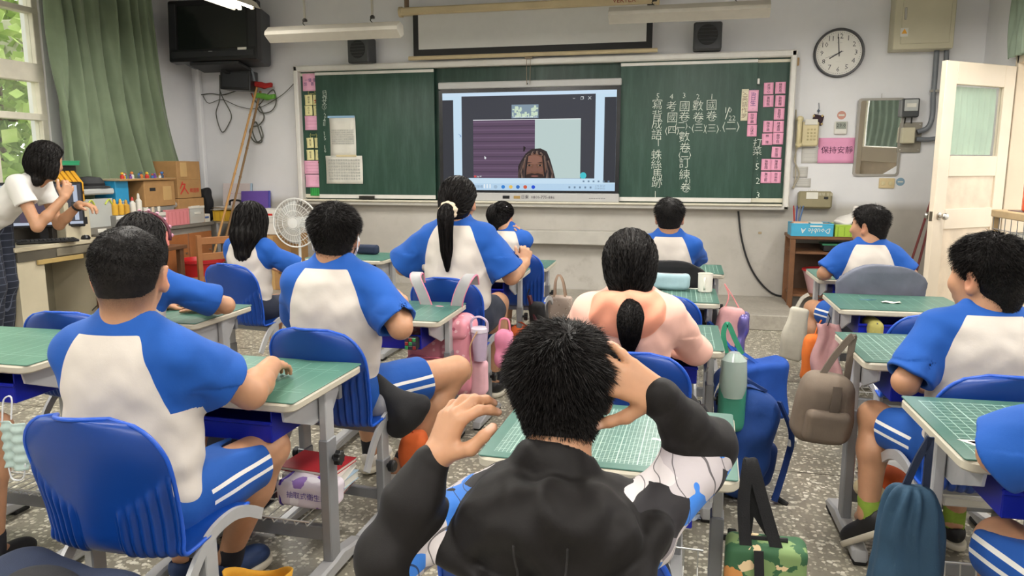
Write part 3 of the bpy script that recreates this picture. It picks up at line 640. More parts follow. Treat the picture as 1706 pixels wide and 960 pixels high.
text('· · · ·', .02, M_rim, ck, (0, -.0195, -.075), name='maker_mark'); text('— —', .02, M_rim, ck, (0, -.0195, .09), name='maker_mark')
# electrical cabinet, conduits, meter, switch boxes
M_beige = mat('beige enamel', '#c6c0a6', .45, .05, 4.)
a0 = on(1497, -45, 1, YW - .18); a1 = on(1588, 80, 1, YW - .18); W, H = a1[0] - a0[0], a0[2] - a1[2]
eb = thing('electrical_cabinet', 'beige electrical cabinet with warning sticker high above the mirror', 'cabinet', ((a0[0] + a1[0]) / 2, YW, (a0[2] + a1[2]) / 2))
MB().box((0, -.09, 0), (W, .18, H), bev=.006).build('body', M_beige, eb); d_ = MB().box((.01, -.182, 0), (W - .09, .012, H - .09), bev=.004).build('door', M_beige, eb)
MB().box((-W * .33, -.192, -.02), (.02, .012, .1), bev=.004).build('latch', M_steel, d_)
MB().box((-W * .33, -.1885, -H / 2 + .14), (.06, .002, .07)).build('warning_sticker', M_paper, d_); MB().prism([(-.022, -.018), (.022, -.018), (0, .022)], 0, .002, Matrix.Translation((-W * .33, -.1895, -H / 2 + .147)) @ XZ).build('warning_triangle', mat('warning yellow', '#e0a028', .5, 0), d_)
M_pipe = mat('grey conduit', '#6f747a', .4, .06)
def pipe(label, pts, r=.022):
    P = spline([on(px, py, 1, YW - .05) for px, py in pts], 8); t = thing('conduit', label, 'pipe', tuple(P[0])); MB().tube(P - P[0], r, 12).build('pipe', M_pipe, t); return t, P
t_, P = pipe('grey conduit from the electrical cabinet to the switch box, thicker inner one', [(1561, 80), (1559, 110), (1555, 160), (1553, 195), (1545, 213), (1528, 220)])
MB().box((.01, -.01, -.36), (.08, .02, .02)).build('pipe_clip', M_steel, t_)
pipe('grey conduit running behind the door to the switch box', [(1577, 80), (1576, 130), (1574, 190), (1566, 225), (1552, 232), (1526, 232)], .02)
def wallbox(name, label, cat, px0, py0, px1, py1, d, m, bev=.008):
    a = on(px0, py0, 1, YW - d); b = on(px1, py1, 1, YW - d); W, H = b[0] - a[0], a[2] - b[2]
    t = thing(name, label, cat, ((a[0] + b[0]) / 2, YW, (a[2] + b[2]) / 2)); return t, W, H, MB().box((0, -d / 2, 0), (W, d, H), bev=bev).build('body', m, t)
t_, W, H, _ = wallbox('electric_meter', 'black electricity meter with glass face right of the mirror', 'meter', 1505, 164, 1531, 195, .09, mat('meter black', '#45474a', .35))
MB().box((0, -.095, .02), (W * .8, .012, H * .62), bev=.004).build('meter_face', mat('meter face', '#b9bcbb', .2), t_); MB().box((0, -.103, .02), (W * .55, .003, H * .2)).build('dial_strip', M_paper, t_)
for s in (-.025, .025): MB().tube([(s, -.04, -H / 2), (s * 1.1, -.03, -H / 2 - .05)], .006, 6).build('lead', M_spk2, t_)
t_, W, H, _ = wallbox('switch_board', 'grey backing board with a beige switch box right of the mirror', 'switch', 1499, 204, 1533, 254, .02, mat('grey board', '#8f8a7e', .7, .1), .003)
MB().box((-.03, -.055, .015), (W * .55, .08, H * .52), bev=.006).build('switch_box', M_beige, t_)
for sx in (-1, 1):
    for sz in (-1, 1): MB().lathe([(.006, 0), (.006, .004), (0, .006)], (sx * W * .4, -.02, sz * H * .42), 8, (0, -1, 0)).build('screw', M_steel, t_)
# mirror
a = on(1428, 164, 1, YW - .03); b = on(1500, 294, 1, YW - .03); W, H = b[0] - a[0] - .02, a[2] - b[2]
mr = thing('wall_mirror', 'tall framed mirror with rounded corners on the front wall', 'mirror', ((a[0] + b[0]) / 2, YW - .005, (a[2] + b[2]) / 2))
t = NT('mirror silver'); M_mir = t.set((.86, .87, .85, 1), .02, Metallic=1.)
M_mf = mat('grey plastic frame', '#a09d96', .4, .05)
m = MB(); O = rrect(W, H, .03); I = rrect(W - .04, H - .04, .02); n = len(O); V = []
for P_, y in ((O, 0), (O, -.025), (I, -.025), (I, -.012)): V += [(p[0], y, p[1]) for p in P_]
F = [(k * n + j, (k * n + (j + 1) % n), ((k + 1) * n + (j + 1) % n), ((k + 1) * n + j)) for k in range(3) for j in range(n)]; m.add(V, F); m.build('frame', M_mf, mr)
MB().prism(I, 0, .004, Matrix.Translation((0, -.01, 0)) @ XZ).build('mirror_glass', M_mir, mr); mr.rotation_euler = (R(3), 0, R(2))
MB().tube([(0, 0, H / 2), (0, .004, H / 2 + .04)], .003, 6).build('hook', M_steel, mr)
# telephone
x, z = wp(1345, 220); ph_ = thing('telephone', 'cream wall telephone with coiled handset beside the blackboard', 'telephone', (x, YW, z)); M_ph = mat('aged cream plastic', '#cfc39a', .4, .05)
MB().box((.015, -.03, -.02), (.15, .06, .22), bev=.012).build('base', M_ph, ph_)
MB().tube(spline([(-.075, -.06, .12), (-.082, -.09, .08), (-.082, -.095, 0), (-.082, -.09, -.08), (-.075, -.06, -.12)], 5), [.03] * 3 + [.02] * 15 + [.03] * 3, 10).build('handset', M_ph, ph_)
for i in range(4):
    for k in range(3): MB().box((.0 + .028 * k, -.062, .02 - .03 * i), (.018, .008, .016), bev=.003).build('key', mat('phone key', '#b9ad84', .5), ph_)
MB().box((.02, -.066, .085), (.11, .01, .05), bev=.003).build('note_slip', M_paper, ph_)
MB().tube(spline([(-.08, -.05, -.13), (-.1, -.03, -.25), (-.05, -.02, -.38), (-.1, -.02, -.5), (-.08, -.01, -.42), (-.11, -.01, .2)], 8), .006, 6).build('cord', mat('beige cord', '#b5ad98', .6), ph_)
# small things on the wall
t_, W, H, _ = wallbox('thermometer', 'white digital thermometer clock above the pink sign', 'thermometer', 1391, 202, 1411, 224, .025, mat('white plastic', '#dcdad2', .4)); MB().box((0, -.027, .02), (W * .78, .004, H * .5)).build('display', mat('lcd', '#8d9488', .3, 0), t_); text('29.0', .045, M_ink, t_, (0, -.0305, .02), name='digits')
x, z = wp(1402, 192); t_ = thing('round_sticker', 'round pale red sticker above the digital thermometer', 'sticker', (x, YW, z)); MB().lathe([(.037, 0), (.037, .002), (0, .002)], (0, 0, 0), 24, (0, -1, 0)).build('disc', mat('faded red', '#c58f80', .6), t_); MB().box((0, -.003, 0), (.05, .001, .016)).build('band', M_paper, t_)
card('quiet_sign', 'large pink paper sign with four bold characters beside the mirror', 'sign', mat('sign pink', '#e39cc0', .7, .03), 1364, 230, 1424, 272, '保持安靜', mat('plum ink', '#5b2f4c', .8, 0), .068, None, .004)
x, z = wp(1362, 200); t_ = thing('hanging_ornament', 'dark square hanging ornament with beads above the telephone', 'ornament', (x, YW - .01, z)); MB().box((0, 0, 0), (.09, .012, .09), rot=Matrix.Rotation(R(12), 3, 'Y'), bev=.003).build('panel', mat('dark plum cloth', '#33202a', .8, .3, 40.), t_)
for sx in (-1, 1):
    for sz in (-1, 1): MB().lathe([(0, -.006), (.01, 0), (0, .006)], (sx * .036, -.009, sz * .036), 8, (0, 1, 0)).build('corner_bead', mat('gold', '#c8b27a', .4), t_)
MB().tube([(0, 0, .05), (.005, 0, .11), (0, 0, .15)], .003, 5).lathe([(0, -.02), (.014, 0), (0, .02)], (.002, 0, .08), 10).build('bead_string', mat('slate bead', '#5d6675', .4), t_); MB().lathe([(.004, 0), (.014, -.02), (.012, -.09), (0, -.09)], (-.03, 0, -.06), 8).build('tassel', mat('olive tassel', '#5b5a33', .9), t_)
t_, W, H, _ = wallbox('wall_box', 'olive beige metal box with a label below the telephone', 'box', 1331, 319, 1386, 348, .1, mat('olive beige enamel', '#8d8567', .45, .05), .016)
MB().box((-.03, -.102, .04), (.1, .003, .06)).build('label', M_paper, t_); text('廣播 音量', .03, mat('pale print', '#ccc6ae', .7, 0), t_, (.085, -.103, .05), name='lettering'); MB().box((.09, -.103, .02), (.035, .008, .02)).build('socket', M_spk2, t_); text('▪▪ ▪▪▪', .025, mat('pale print', '#ccc6ae', .7, 0), t_, (-.03, -.103, .088), name='lettering')
t_, W, H, _ = wallbox('switch_plate', 'cream double switch plate below the mirror', 'switch', 1465, 297, 1490, 314, .012, mat('cream plate', '#d3c095', .4), .004)
for s in (-.03, .03): MB().lathe([(.018, 0), (.018, .006), (0, .008)], (s, -.012, 0), 14, (0, -1, 0)).build('rocker', M_ph, t_)
x, z = wp(1500, 303); t_ = thing('round_sticker', 'round blue sticker below the mirror', 'sticker', (x, YW, z)); MB().lathe([(.036, 0), (.036, .002), (0, .002)], (0, 0, 0), 24, (0, -1, 0)).build('disc', mat('faded blue', '#84a3b8', .6), t_); MB().box((0, -.003, 0), (.045, .001, .012)).build('band', M_paper, t_)
for q, w_ in (((1336, 246, 1362, 272), 'directly below the telephone'), ((1322, 278, 1345, 296), 'left below the pink sign'), ((1322, 297, 1350, 312), 'just above the olive metal box')):
    t_ = card('faded_notice', 'faded paper notice taped to the wall %s' % w_, 'notice', mat('faded paper', '#c9c7c2', .8, .04), *q, None, None, 0, None, .003, 0, curl=.001)
    W = wp(q[2], q[1])[0] - wp(q[0], q[1])[0]; H = wp(q[0], q[1])[1] - wp(q[0], q[3])[1]
    for i in range(4): MB().box((0, -.004, H * (.36 - .24 * i)), (W * .8, .0006, .002)).build('rule', M_grayink, t_)
# cables
def cable(label, pts, r=.006, off=.02, m=None):
    P = spline([on(px, py, 1, YW - off) for px, py in pts], 8); o = MB().tube(P, r, 7).build('cable', m or M_spk2); return tag(o, label, 'cable')
cable('black cable hanging from the blackboard down to the platform', [(1230, 352), (1235, 395), (1246, 435), (1262, 465), (1285, 488), (1312, 496)], .009)
x, z = wp(1266, 388); tag(MB().box((x, YW - .004, z), (.03, .006, .02), bev=.002).build('wall_plate', mat('tan plate', '#a8977a', .6)), 'tiny tan plate on the wall below the blackboard', 'plate')
# ------------------------------------------------------------------ school desks and chairs
M_abs = mat('cream desk edge', '#bcb6a5', .45, .06, 8.); M_metal = mat('silver grey paint', '#8f9195', .4, .05, 10., metal=.35); M_metal2 = mat('pale grey paint', '#b5b6b8', .42, .05, 10., metal=.25)
M_knob = mat('black plastic', '#17181a', .4, 0); M_rub = mat('black rubber', '#131313', .7, 0); M_bin = mat('royal blue bin', '#0a1c9c', .35, .04)
M_wire = mat('wire', '#c8c8c4', .35, 0, metal=.5)
def mat_mat(name, c, line, lw, a, pitch=.01, scr=.5):
    t = NT(name); co = t.coord(); x, y, z = t.xyz(co)
    def ln(v, p, wd): return t.math('LESS_THAN', t.math('ABSOLUTE', t.math('SUBTRACT', t.math('FRACT', t.math('DIVIDE', v, p)), .5)), wd / p / 2)
    g = t.math('MAXIMUM', ln(x, pitch, lw), ln(y, pitch, lw)) if pitch < .03 else t.math('MAXIMUM', ln(x, pitch, lw), ln(y, pitch * 4, lw))
    g5 = t.math('MAXIMUM', ln(x, pitch * 5, lw * 2), ln(y, pitch * 5, lw * 2))
    inx = t.math('MULTIPLY', t.math('LESS_THAN', t.math('ABSOLUTE', x), .265), t.math('LESS_THAN', t.math('ABSOLUTE', y), .195))
    g = t.math('MULTIPLY', t.math('MULTIPLY', t.math('MAXIMUM', g, g5), inx), a)
    n = t.noise(co, 5., 5, .65); base = t.ramp(n, [(.3, lin(c)), (.7, tuple(min(1, q * 1.18) for q in lin(c)[:3]) + (1,))])
    s = t.noise(t.coord(scale=(1, 5, 1), rot=(0, 0, .5)), 26., 4, .7); base = t.mix(t.math('MULTIPLY_ADD', s, 2.4 * scr, -1.5 * scr, clamp=True), base, lin('#b9d3c8'))
    return t.set(t.mix(g, base, lin(line)), .38)
M_mats = [mat_mat('cutting mat clear grid', '#42685e', '#c3d9cf', .0014, .6, .01, .3), mat_mat('cutting mat worn', '#3f675b', '#a5cdc0', .0016, .35, .05), mat_mat('cutting mat scribbled', '#4a7363', '#c0dccf', .0016, .3, .05, 1.0), mat_mat('cutting mat ruled', '#3c6156', '#bcdccf', .0018, .55, .025)]
def make_desk():
    t = thing('school_desk', '', 'desk')
    Wd, Dp = .6, .47
    o = MB().prism(rrect(Wd, Dp, .035), -.026, 0, bev=.005).build('desktop', M_abs, t)
    MB().prism(rrect(Wd - .006, Dp - .012, .008, cy=.002), .0005, .004, bev=.001).build('cutting_mat', M_mats[1], t)
    for s in (-1, 1):
        x = s * .262
        MB().prism([(-.2, -.026), (.19, -.026), (.1, -.135), (-.03, -.135), (-.19, -.07)], -.004, .004, Matrix.Translation((x - s * .02, 0, 0)) @ Matrix(((0, 0, 1, 0), (1, 0, 0, 0), (0, 1, 0, 0), (0, 0, 0, 1))), bev=.001).build('side_bracket', M_metal2, t)
        MB().box((x, .03, -.17), (.026, .052, .3), bev=.003).build('inner_tube', M_metal2, t)
        MB().box((x, .03, -.395), (.034, .062, .44), bev=.004).build('column', M_metal, t)
        k = MB().cyl((x + s * .015, .03, -.24), (x + s * .03, .03, -.24), .008, 8); n = 8
        k.prism([( .023 * (1 + .12 * math.cos(8 * a)) * math.cos(a), .023 * (1 + .12 * math.cos(8 * a)) * math.sin(a)) for a in [2 * math.pi * i / 32 for i in range(32)]], .0, .022, Matrix.Translation((x + s * (.028 if s > 0 else .05), .03, -.24)) @ Matrix.Rotation(R(90), 4, 'Y'), bev=.003); k.build('knob', M_knob, t)
        f = MB(); pr = [(-.235, .02), (-.225, .052), (-.17, .062), (.0, .066), (.06, .075), (.1, .066), (.2, .05), (.225, .03), (.225, .018), (-.235, .014)]
        f.prism([(p[0] + .01, p[1] - .66 - .0) for p in pr], -.026, .026, Matrix.Translation((x, 0, 0)) @ Matrix(((0, 0, 1, 0), (1, 0, 0, 0), (0, 1, 0, 0), (0, 0, 0, 1))), bev=.008)
        fo = f.build('foot', M_metal2, t)
        for y in (-.19, .19): MB().box((x, y, -.651), (.045, .07, .018), bev=.004).build('rubber_pad', M_rub, fo)
    MB().box((0, .05, -.52), (.5, .025, .05), bev=.003).build('crossbar', M_metal, t)
    MB().box((0, .16, -.08), (.5, .02, .05), bev=.003).build('rear_rail', M_metal, t)
    b = MB(); w_, d_, h_ = .40, .34, .105; zt = -.032
    for c, s in (((0, 0, zt - h_), (w_, d_, .004)), ((-w_ / 2, 0, zt - h_ / 2), (.004, d_, h_)), ((w_ / 2, 0, zt - h_ / 2), (.004, d_, h_)), ((0, d_ / 2, zt - h_ / 2), (w_, .004, h_)), ((0, -d_ / 2, zt - h_ * .72), (w_, .004, h_ * .55))): b.box((c[0], c[1] - .02, c[2]), s, bev=.001)
    b.box((0, -d_ / 2 - .025, zt - h_ * .43), (w_ + .012, .012, .012), bev=.003); b.build('book_bin', M_bin, t)
    q = MB(); zb = -.45
    for x in np.linspace(-.22, .22, 12): q.tube([(x, -.06, zb + .02), (x, -.05, zb), (x, .24, zb), (x, .25, zb + .05)], .0022, 5)
    for y, z in ((-.06, zb + .02), (.1, zb), (.25, zb + .05)): q.tube([(-.235, y, z), (.235, y, z)], .003, 5)
    bk = q.build('wire_basket', M_wire, t); return t
DESK0 = make_desk()
M_chair = mat('blue chair plastic', '#073a8a', .38, .04, 6.); M_rimb = mat('blue chair rim', '#1a52bd', .35, 0)
def make_chair():
    t = thing('school_chair', '', 'chair')
    pr = spline([(-.235, .80), (-.218, .72), (-.192, .62), (-.172, .53), (-.162, .465), (-.14, .43), (-.09, .415), (.0, .42), (.11, .428), (.175, .42), (.2, .395)], 8)
    s_ = np.concatenate([[0], np.cumsum(np.linalg.norm(np.diff(pr, axis=0), axis=1))]); TL = s_[-1]
    def halfw(s):
        w_ = .2 if s > .17 else .07 + .13 * math.sqrt(max(0., 1 - ((.17 - s) / .17) ** 2.6))
        w_ *= 1 - .07 * min(1, max(0, (s - .1) / .25)) ; e = TL - s
        if e < .08: w_ *= .72 + .28 * math.sqrt(max(0., 1 - ((.08 - e) / .08) ** 2))
        return w_
    def pt(u, v, rib=True):
        s = v * TL; y = np.interp(s, s_, pr[:, 0]); z = np.interp(s, s_, pr[:, 1]); U = 2 * u - 1; x = U * halfw(s)
        back = max(0., min(1., (.44 - s) / .1)); y += .055 * (abs(U) ** 2.2) * back; z += .012 * (1 - back) * abs(U) ** 3
        z -= .012 * abs(U) ** 2.5 * max(0, 1 - s / .12)
        if rib and abs(U) > .28:
            zl = .545 + .115 * abs(U) ** 1.6; f = max(0., min(1., (zl - z) / .02)) * max(0., min(1., (.5 - s) / .06 + .0))
            ph = (abs(U) - .30) / .125; y -= .011 * f * (.5 - .5 * math.cos(2 * math.pi * ph)) ** .7 * min(1, (zl - z) / .06 + .4)
        return (x, y, z)
    sh = MB().grid(lambda u, v: pt(u, v), 141, 70).build('seat_shell', M_chair, t, smooth=180); md = sh.modifiers.new('s', 'SOLIDIFY'); md.thickness = .005; md.offset = 1
    edge = [pt(0, v, 0) for v in np.linspace(.995, .0, 50)] + [pt(u, 0, 0) for u in np.linspace(.03, .97, 24)] + [pt(1, v, 0) for v in np.linspace(.0, .995, 50)]
    MB().tube(edge, .0055, 8).build('rim', M_rimb, t, smooth=180)
    for s in (-1, 1):
        x = s * .185; arc = spline([(x, -.15, .27), (x, -.09, .36), (x, -.01, .425), (x * 1.04, .07, .445), (x * 1.06, .14, .428), (x * 1.06, .205, .39)], 7)
        MB().tube(arc, .02, 8, flat=.4).build('side_arc', M_metal2, t) if False else None
        m = MB(); 
        for a, b in zip(arc[:-1], arc[1:]): pass
        V = []; F = []
        for i, p in enumerate(arc):
            d = arc[min(i + 1, len(arc) - 1)] - arc[max(i - 1, 0)]; d /= np.linalg.norm(d); nrm = np.cross([1, 0, 0], d)
            for a, b in ((-1, -1), (1, -1), (1, 1), (-1, 1)): V.append(p + np.array([.006, 0, 0]) * a + nrm * .016 * b)
        K = len(arc)
        for i in range(K - 1):
            for j in range(4): F.append((i * 4 + j, i * 4 + (j + 1) % 4, (i + 1) * 4 + (j + 1) % 4, (i + 1) * 4 + j))
        F += [(3, 2, 1, 0), ((K - 1) * 4, (K - 1) * 4 + 1, (K - 1) * 4 + 2, (K - 1) * 4 + 3)]
        m.add(V, F).build('side_arc', M_metal2, t, smooth=30)
        MB().box((x * .93, -.005, .33), (.026, .05, .17), bev=.003).build('inner_tube', M_metal2, t)
        MB().box((x * .93, -.005, .15), (.034, .06, .24), bev=.004).build('column', M_metal, t)
        MB().lathe([(.008, 0), (.008, .012), (.022, .014), (.024, .03), (.018, .036), (0, .036)], (x * .93 + s * .015, -.005, .24), 12, (s, 0, 0)).build('knob', M_knob, t)
        pr2 = [(-.2, .018), (-.19, .042), (-.05, .058), (.03, .062), (.16, .045), (.19, .025), (.19, .012), (-.2, .012)]
        fo = MB().prism(pr2, -.022, .022, Matrix.Translation((x * .93, 0, 0)) @ Matrix(((0, 0, 1, 0), (1, 0, 0, 0), (0, 1, 0, 0), (0, 0, 0, 1))), bev=.006).build('foot', M_metal2, t)
        for y in (-.16, .15): MB().box((x * .93, y, .008), (.04, .06, .014), bev=.004).build('rubber_pad', M_rub, fo)
    MB().box((0, -.005, .385), (.34, .04, .03), bev=.003).build('under_bar', M_metal, t); MB().box((0, -.005, .12), (.31, .022, .04), bev=.003).build('crossbar', M_metal, t)
    return t
CHAIR0 = make_chair()
DESKS = {}; CHAIRS = {}
#  key: (centre x, near edge y, top height, mat, turn, label)
DESK_TABLE = {
 'A1': (-2.29, 1.86, .74, 2, 0, 'green matted desk cut by the left edge, pale face mask hanging from its knob'),
 'A2': (-2.36, 2.77, .68, 1, 1, 'green matted desk of the girl with the headband, a yellow slip on it'),
 'A3': (-2.33, 4.78, .71, 1, -1, 'green matted desk with a navy pencil case on it, below the left blackboard panel'),
 'B1': (-1.38, 1.875, .68, 2, -1, 'scribbled green desk of the nearest left boy, tissue pack on its lower rack'),
 'B2': (-1.35, 3.06, .68, 1, 1, 'green matted desk of the boy wearing the white face mask'),
 'B3': (-1.27, 4.26, .70, 1, 2, 'green matted desk of the tall ponytail girl with the scrunchie'),
 'B4': (-1.26, 5.16, .64, 1, 1, 'green matted desk of the small girl with braided hair, speckled tote bag hung on it'),
 'C1': (-.162, 1.612, .68, 0, -1.5, 'nearest desk with a clear white grid on its green cutting mat'),
 'C2': (-.15, 2.79, .68, 3, 1, 'green matted desk in front of the girl in the peach hoodie'),
 'C3': (-.13, 3.79, .68, 3, 1, 'green matted desk with the white mug and the pale blue pencil case'),
 'C4': (-.06, 4.85, .68, 3, 0, 'farthest green desk of the centre column, in front of the blackboard'),
 'D1': (1.075, 4.78, .68, 1, 1, 'green matted desk nearest the brown shelf table by the front wall'),
 'D2': (1.02, 3.79, .68, 1, 1, 'wide looking green desk with a white smear, behind the grey jacket chair'),
 'D3': (.875, 2.60, .72, 3, 2, 'green ruled desk of the boy with green socks, blue scribble on it'),
 'D4': (.885, 1.70, .738, 3, 1.5, 'ruled green desk near the right edge with a small triangle print on its mat'),
}
first = True
for k, (x, y, h, mi, tz, lab) in DESK_TABLE.items():
    o = DESK0 if first else copy_tree(DESK0); first = False
    o.location = (x, y + .235, h); o.rotation_euler = (0, 0, R(tz)); o['label'] = lab; o['group'] = 'school desks with green cutting mats'; DESKS[k] = o
bpy.context.view_layer.update()
def kid(o, nm): return [c for c in o.children if c.name.split('.')[0] == nm]
for k, (x, y, h, mi, tz, lab) in DESK_TABLE.items():
    d = DESKS[k]
    cm = kid(d, 'cutting_mat')[0]
    if mi != 1: cm.data = cm.data.copy(); cm.data.materials[0] = M_mats[mi]
    dz = .68 - h                                            # adjustable columns: feet stay on the floor
    for nm in ('column', 'foot', 'crossbar', 'wire_basket', 'knob'):
        for c in kid(d, nm): c.location.z = dz - .02 if nm != 'foot' else dz - .02
CHAIR_TABLE = {
 'A1': (-2.46, 1.50, 0, 'blue chair of the pupil cut off at the left edge'), 'A2': (-2.40, 2.60, 4, 'blue chair of the girl with the headband'), 'A3': (-2.57, 4.02, -10, 'blue chair of the girl with long loose hair'),
 'B1': (-1.34, 1.57, 0, 'large blue chair nearest the camera on the left, its ribbed back in full view'), 'B2': (-1.26, 2.54, -6, 'blue chair of the boy with the white face mask'), 'B3': (-1.19, 3.79, -3, 'blue chair with grey and pink backpack straps over its back'), 'B4': (-1.12, 5.01, 0, 'blue ribbed chair of the small girl with braided hair'),
 'C1': (-.20, 1.30, 0, 'blue chair of the boy in the black and printed jacket'), 'C2': (-.17, 2.46, 0, 'blue chair of the girl in the peach hoodie'), 'C3': (-.13, 3.52, 3, 'empty blue chair in front of the desk with the white mug'), 'C4': (-.10, 4.50, 0, 'blue chair covered by a black jacket in the centre column'),
 'D1': (1.02, 4.53, 4, 'blue chair covered by a grey jacket on the right'), 'D2': (.98, 3.32, 0, 'empty blue chair between the two middle desks on the right'), 'D3': (.88, 2.43, 4, 'blue chair of the boy with the green socks'), 'D4': (.95, 1.42, 0, 'blue chair of the pupil cut off at the right edge'),
}
first = True
for k, (x, y, tz, lab) in CHAIR_TABLE.items():
    o = CHAIR0 if first else copy_tree(CHAIR0); first = False
    o.location = (x, y, 0); o.rotation_euler = (0, 0, R(tz)); o['label'] = lab; o['group'] = 'blue school chairs'; CHAIRS[k] = o
# ------------------------------------------------------------------ implicit bodies: smooth unions of tapered limbs turned into one surface
def A3(*p): return np.array(p, float)
def nrm3(A): return np.sqrt(np.einsum('ij,ij->i', A, A))
F4 = np.float32
def smin(a, b, k):
    if k <= 0: return np.minimum(a, b)
    k = F4(k); h = np.maximum(k - np.abs(a - b), F4(0)) / k; return np.minimum(a, b) - h * h * k * F4(.25)
def smax(a, b, k): return -smin(-a, -b, k)
def cone(a, b, ra, rb):
    a = np.asarray(a, float); d = np.asarray(b, float) - a; L2 = F4(float(d @ d) + 1e-12); a = a.astype(F4); d = d.astype(F4); ra = F4(ra); dr = F4(rb - ra)
    def f(P):
        q = P - a; t = np.clip((q @ d) / L2, F4(0), F4(1)); q -= t[:, None] * d; return nrm3(q) - (ra + t * dr)
    return f
def ell(c, r, Mx=None):
    c = np.asarray(c, F4); r = np.asarray(r, F4); Mx = None if Mx is None else np.asarray(Mx, F4)
    def f(P):
        q = P - c
        if Mx is not None: q = q @ Mx
        k0 = nrm3(q / r); k1 = nrm3(q / (r * r)); return k0 * (k0 - 1) / (k1 + 1e-9)
    return f
def chain(pts, rad, k=.01):
    return union([(cone(pts[i], pts[i+1], rad[i], rad[i+1]), k) for i in range(len(pts) - 1)])
def union(items):
    def f(P):
        d = None
        for g, k in items:
            e = g(P); d = e if d is None else smin(d, e, k)
        return d
    return f
def rotm(yaw=0., pitch=0., roll=0.):
    """columns: right, forward, up; yaw turns left (+), pitch nods down (+), roll tips the head to its right (+)"""
    return np.array(Matrix.Rotation(R(yaw), 3, 'Z') @ Matrix.Rotation(R(-pitch), 3, 'X') @ Matrix.Rotation(R(roll), 3, 'Y'))
def surf(f, lo, hi, h, slack=1.6, newton=1):
    """blockwise surface nets of f = 0 inside the box; returns vertices and quads"""
    lo = np.asarray(lo, float); B = 8; nb = np.maximum(1, np.ceil((np.asarray(hi, float) - lo) / (h * B)).astype(int))
    g = np.stack(np.meshgrid(*[np.arange(n) for n in nb], indexing='ij'), -1).reshape(-1, 3)
    dc = f((lo + (g + .5) * B * h).astype(F4)); g = g[np.abs(dc) < h * B * .87 * slack + .004]
    if len(g) == 0: return np.zeros((0, 3)), np.zeros((0, 4), int)
    k = np.arange(B + 1); off = np.stack(np.meshgrid(k, k, k, indexing='ij'), -1)
    G = g[:, None, None, None, :] * B + off[None]
    D = f((lo + G.reshape(-1, 3) * h).astype(F4)).reshape(G.shape[:-1]); N = nb * B + 2
    s = D < 0; c8 = [(i, j, l) for i in (0, 1) for j in (0, 1) for l in (0, 1)]
    def sl(a, o): return a[:, o[0]:o[0] + B, o[1]:o[1] + B, o[2]:o[2] + B]
    cnt = sum(sl(s, o).astype(int) for o in c8); act = (cnt > 0) & (cnt < 8)
    acc = np.zeros(act.shape + (3,)); wt = np.zeros(act.shape)
    for a, o1 in enumerate(c8):
        for o2 in c8[a + 1:]:
            if sum(abs(x - y) for x, y in zip(o1, o2)) != 1: continue
            d1, d2 = sl(D, o1), sl(D, o2); cr = (d1 < 0) != (d2 < 0); t = np.where(cr, d1 / np.where(cr, d1 - d2, 1), 0)
            p = np.array(o1) + t[..., None] * (np.array(o2) - np.array(o1)); acc += np.where(cr[..., None], p, 0); wt += cr
    cell = sl(np.arange(1)[:, None, None, None] * 0 + G[..., 0], (0, 0, 0)), sl(G[..., 1], (0, 0, 0)), sl(G[..., 2], (0, 0, 0))
    cid = (cell[0] * N[1] + cell[1]) * N[2] + cell[2]
    ids = cid[act]; V = lo + (np.stack([c[act] for c in cell], -1) + acc[act] / wt[act][:, None]) * h
    o = np.argsort(ids); ids = ids[o]; V = V[o]; Q = []
    st_ = [N[1] * N[2], N[2], 1]
    for ax in range(3):
        e = [0, 0, 0]; e[ax] = 1; d1 = sl(D, (0, 0, 0)); d2 = sl(D, e); cr = (d1 < 0) != (d2 < 0); base = cid[cr]; flip = d1[cr] > 0
        u, v = st_[(ax + 1) % 3], st_[(ax + 2) % 3]
        q = np.stack([base - u - v, base - v, base, base - u], 1); ix = np.searchsorted(ids, q); ix = np.minimum(ix, len(ids) - 1)
        ok = (ids[ix] == q).all(1); ix = ix[ok]; fl = flip[ok]; ix[fl] = ix[fl][:, ::-1]; Q.append(ix)
    Q = np.concatenate(Q)
    for _ in range(newton):
        V = V.astype(F4); n = grad(f, V, h * .5); V = V - n * np.clip(f(V), -h, h)[:, None]
    return V, Q
def grad(f, V, e=.002):
    V = V.astype(F4); I = np.eye(3, dtype=F4) * F4(e)
    n = np.stack([f(V + I[0]) - f(V - I[0]), f(V + I[1]) - f(V - I[1]), f(V + I[2]) - f(V - I[2])], 1)
    return n / (np.linalg.norm(n, axis=1)[:, None] + 1e-9)
def mesh_of(name, V, Q, mats, attrs=None, parent=None, smooth=True):
    me = bpy.data.meshes.new(name); me.vertices.add(len(V)); me.vertices.foreach_set('co', np.asarray(V, np.float32).ravel())
    Q = np.asarray(Q); n = Q.shape[1] if len(Q) else 4
    me.loops.add(Q.size); me.loops.foreach_set('vertex_index', Q.astype(np.int32).ravel()); me.polygons.add(len(Q)); me.polygons.foreach_set('loop_start', np.arange(0, Q.size, n, dtype=np.int32))
    if smooth: me.polygons.foreach_set('use_smooth', np.ones(len(Q), bool))
    for m in (mats if isinstance(mats, (list, tuple)) else [mats]): me.materials.append(m)
    for k, v in (attrs or {}).items():
        a = me.attributes.new(k, 'FLOAT', 'POINT'); a.data.foreach_set('value', np.asarray(v, np.float32))
    me.update(calc_edges=True); me.validate(); return link(me, name, parent)
def wrinkle(P, amp, fr=26., seed=0.):
    q = P * fr + seed; x, y, z = q[:, 0], q[:, 1], q[:, 2]
    w1 = np.sin(x * .9 + 1.7 * np.sin(z * .55 + y * .4) + seed); w2 = np.sin(y * 1.1 + x * .5 + 1.9 * np.sin(z * .8 - x * .3)); w3 = np.sin(z * 1.3 + 1.4 * np.sin(x * .9 + y * .7) + 2 * seed)
    return amp * (w1 * .4 + w2 * .3 + w3 * .5)

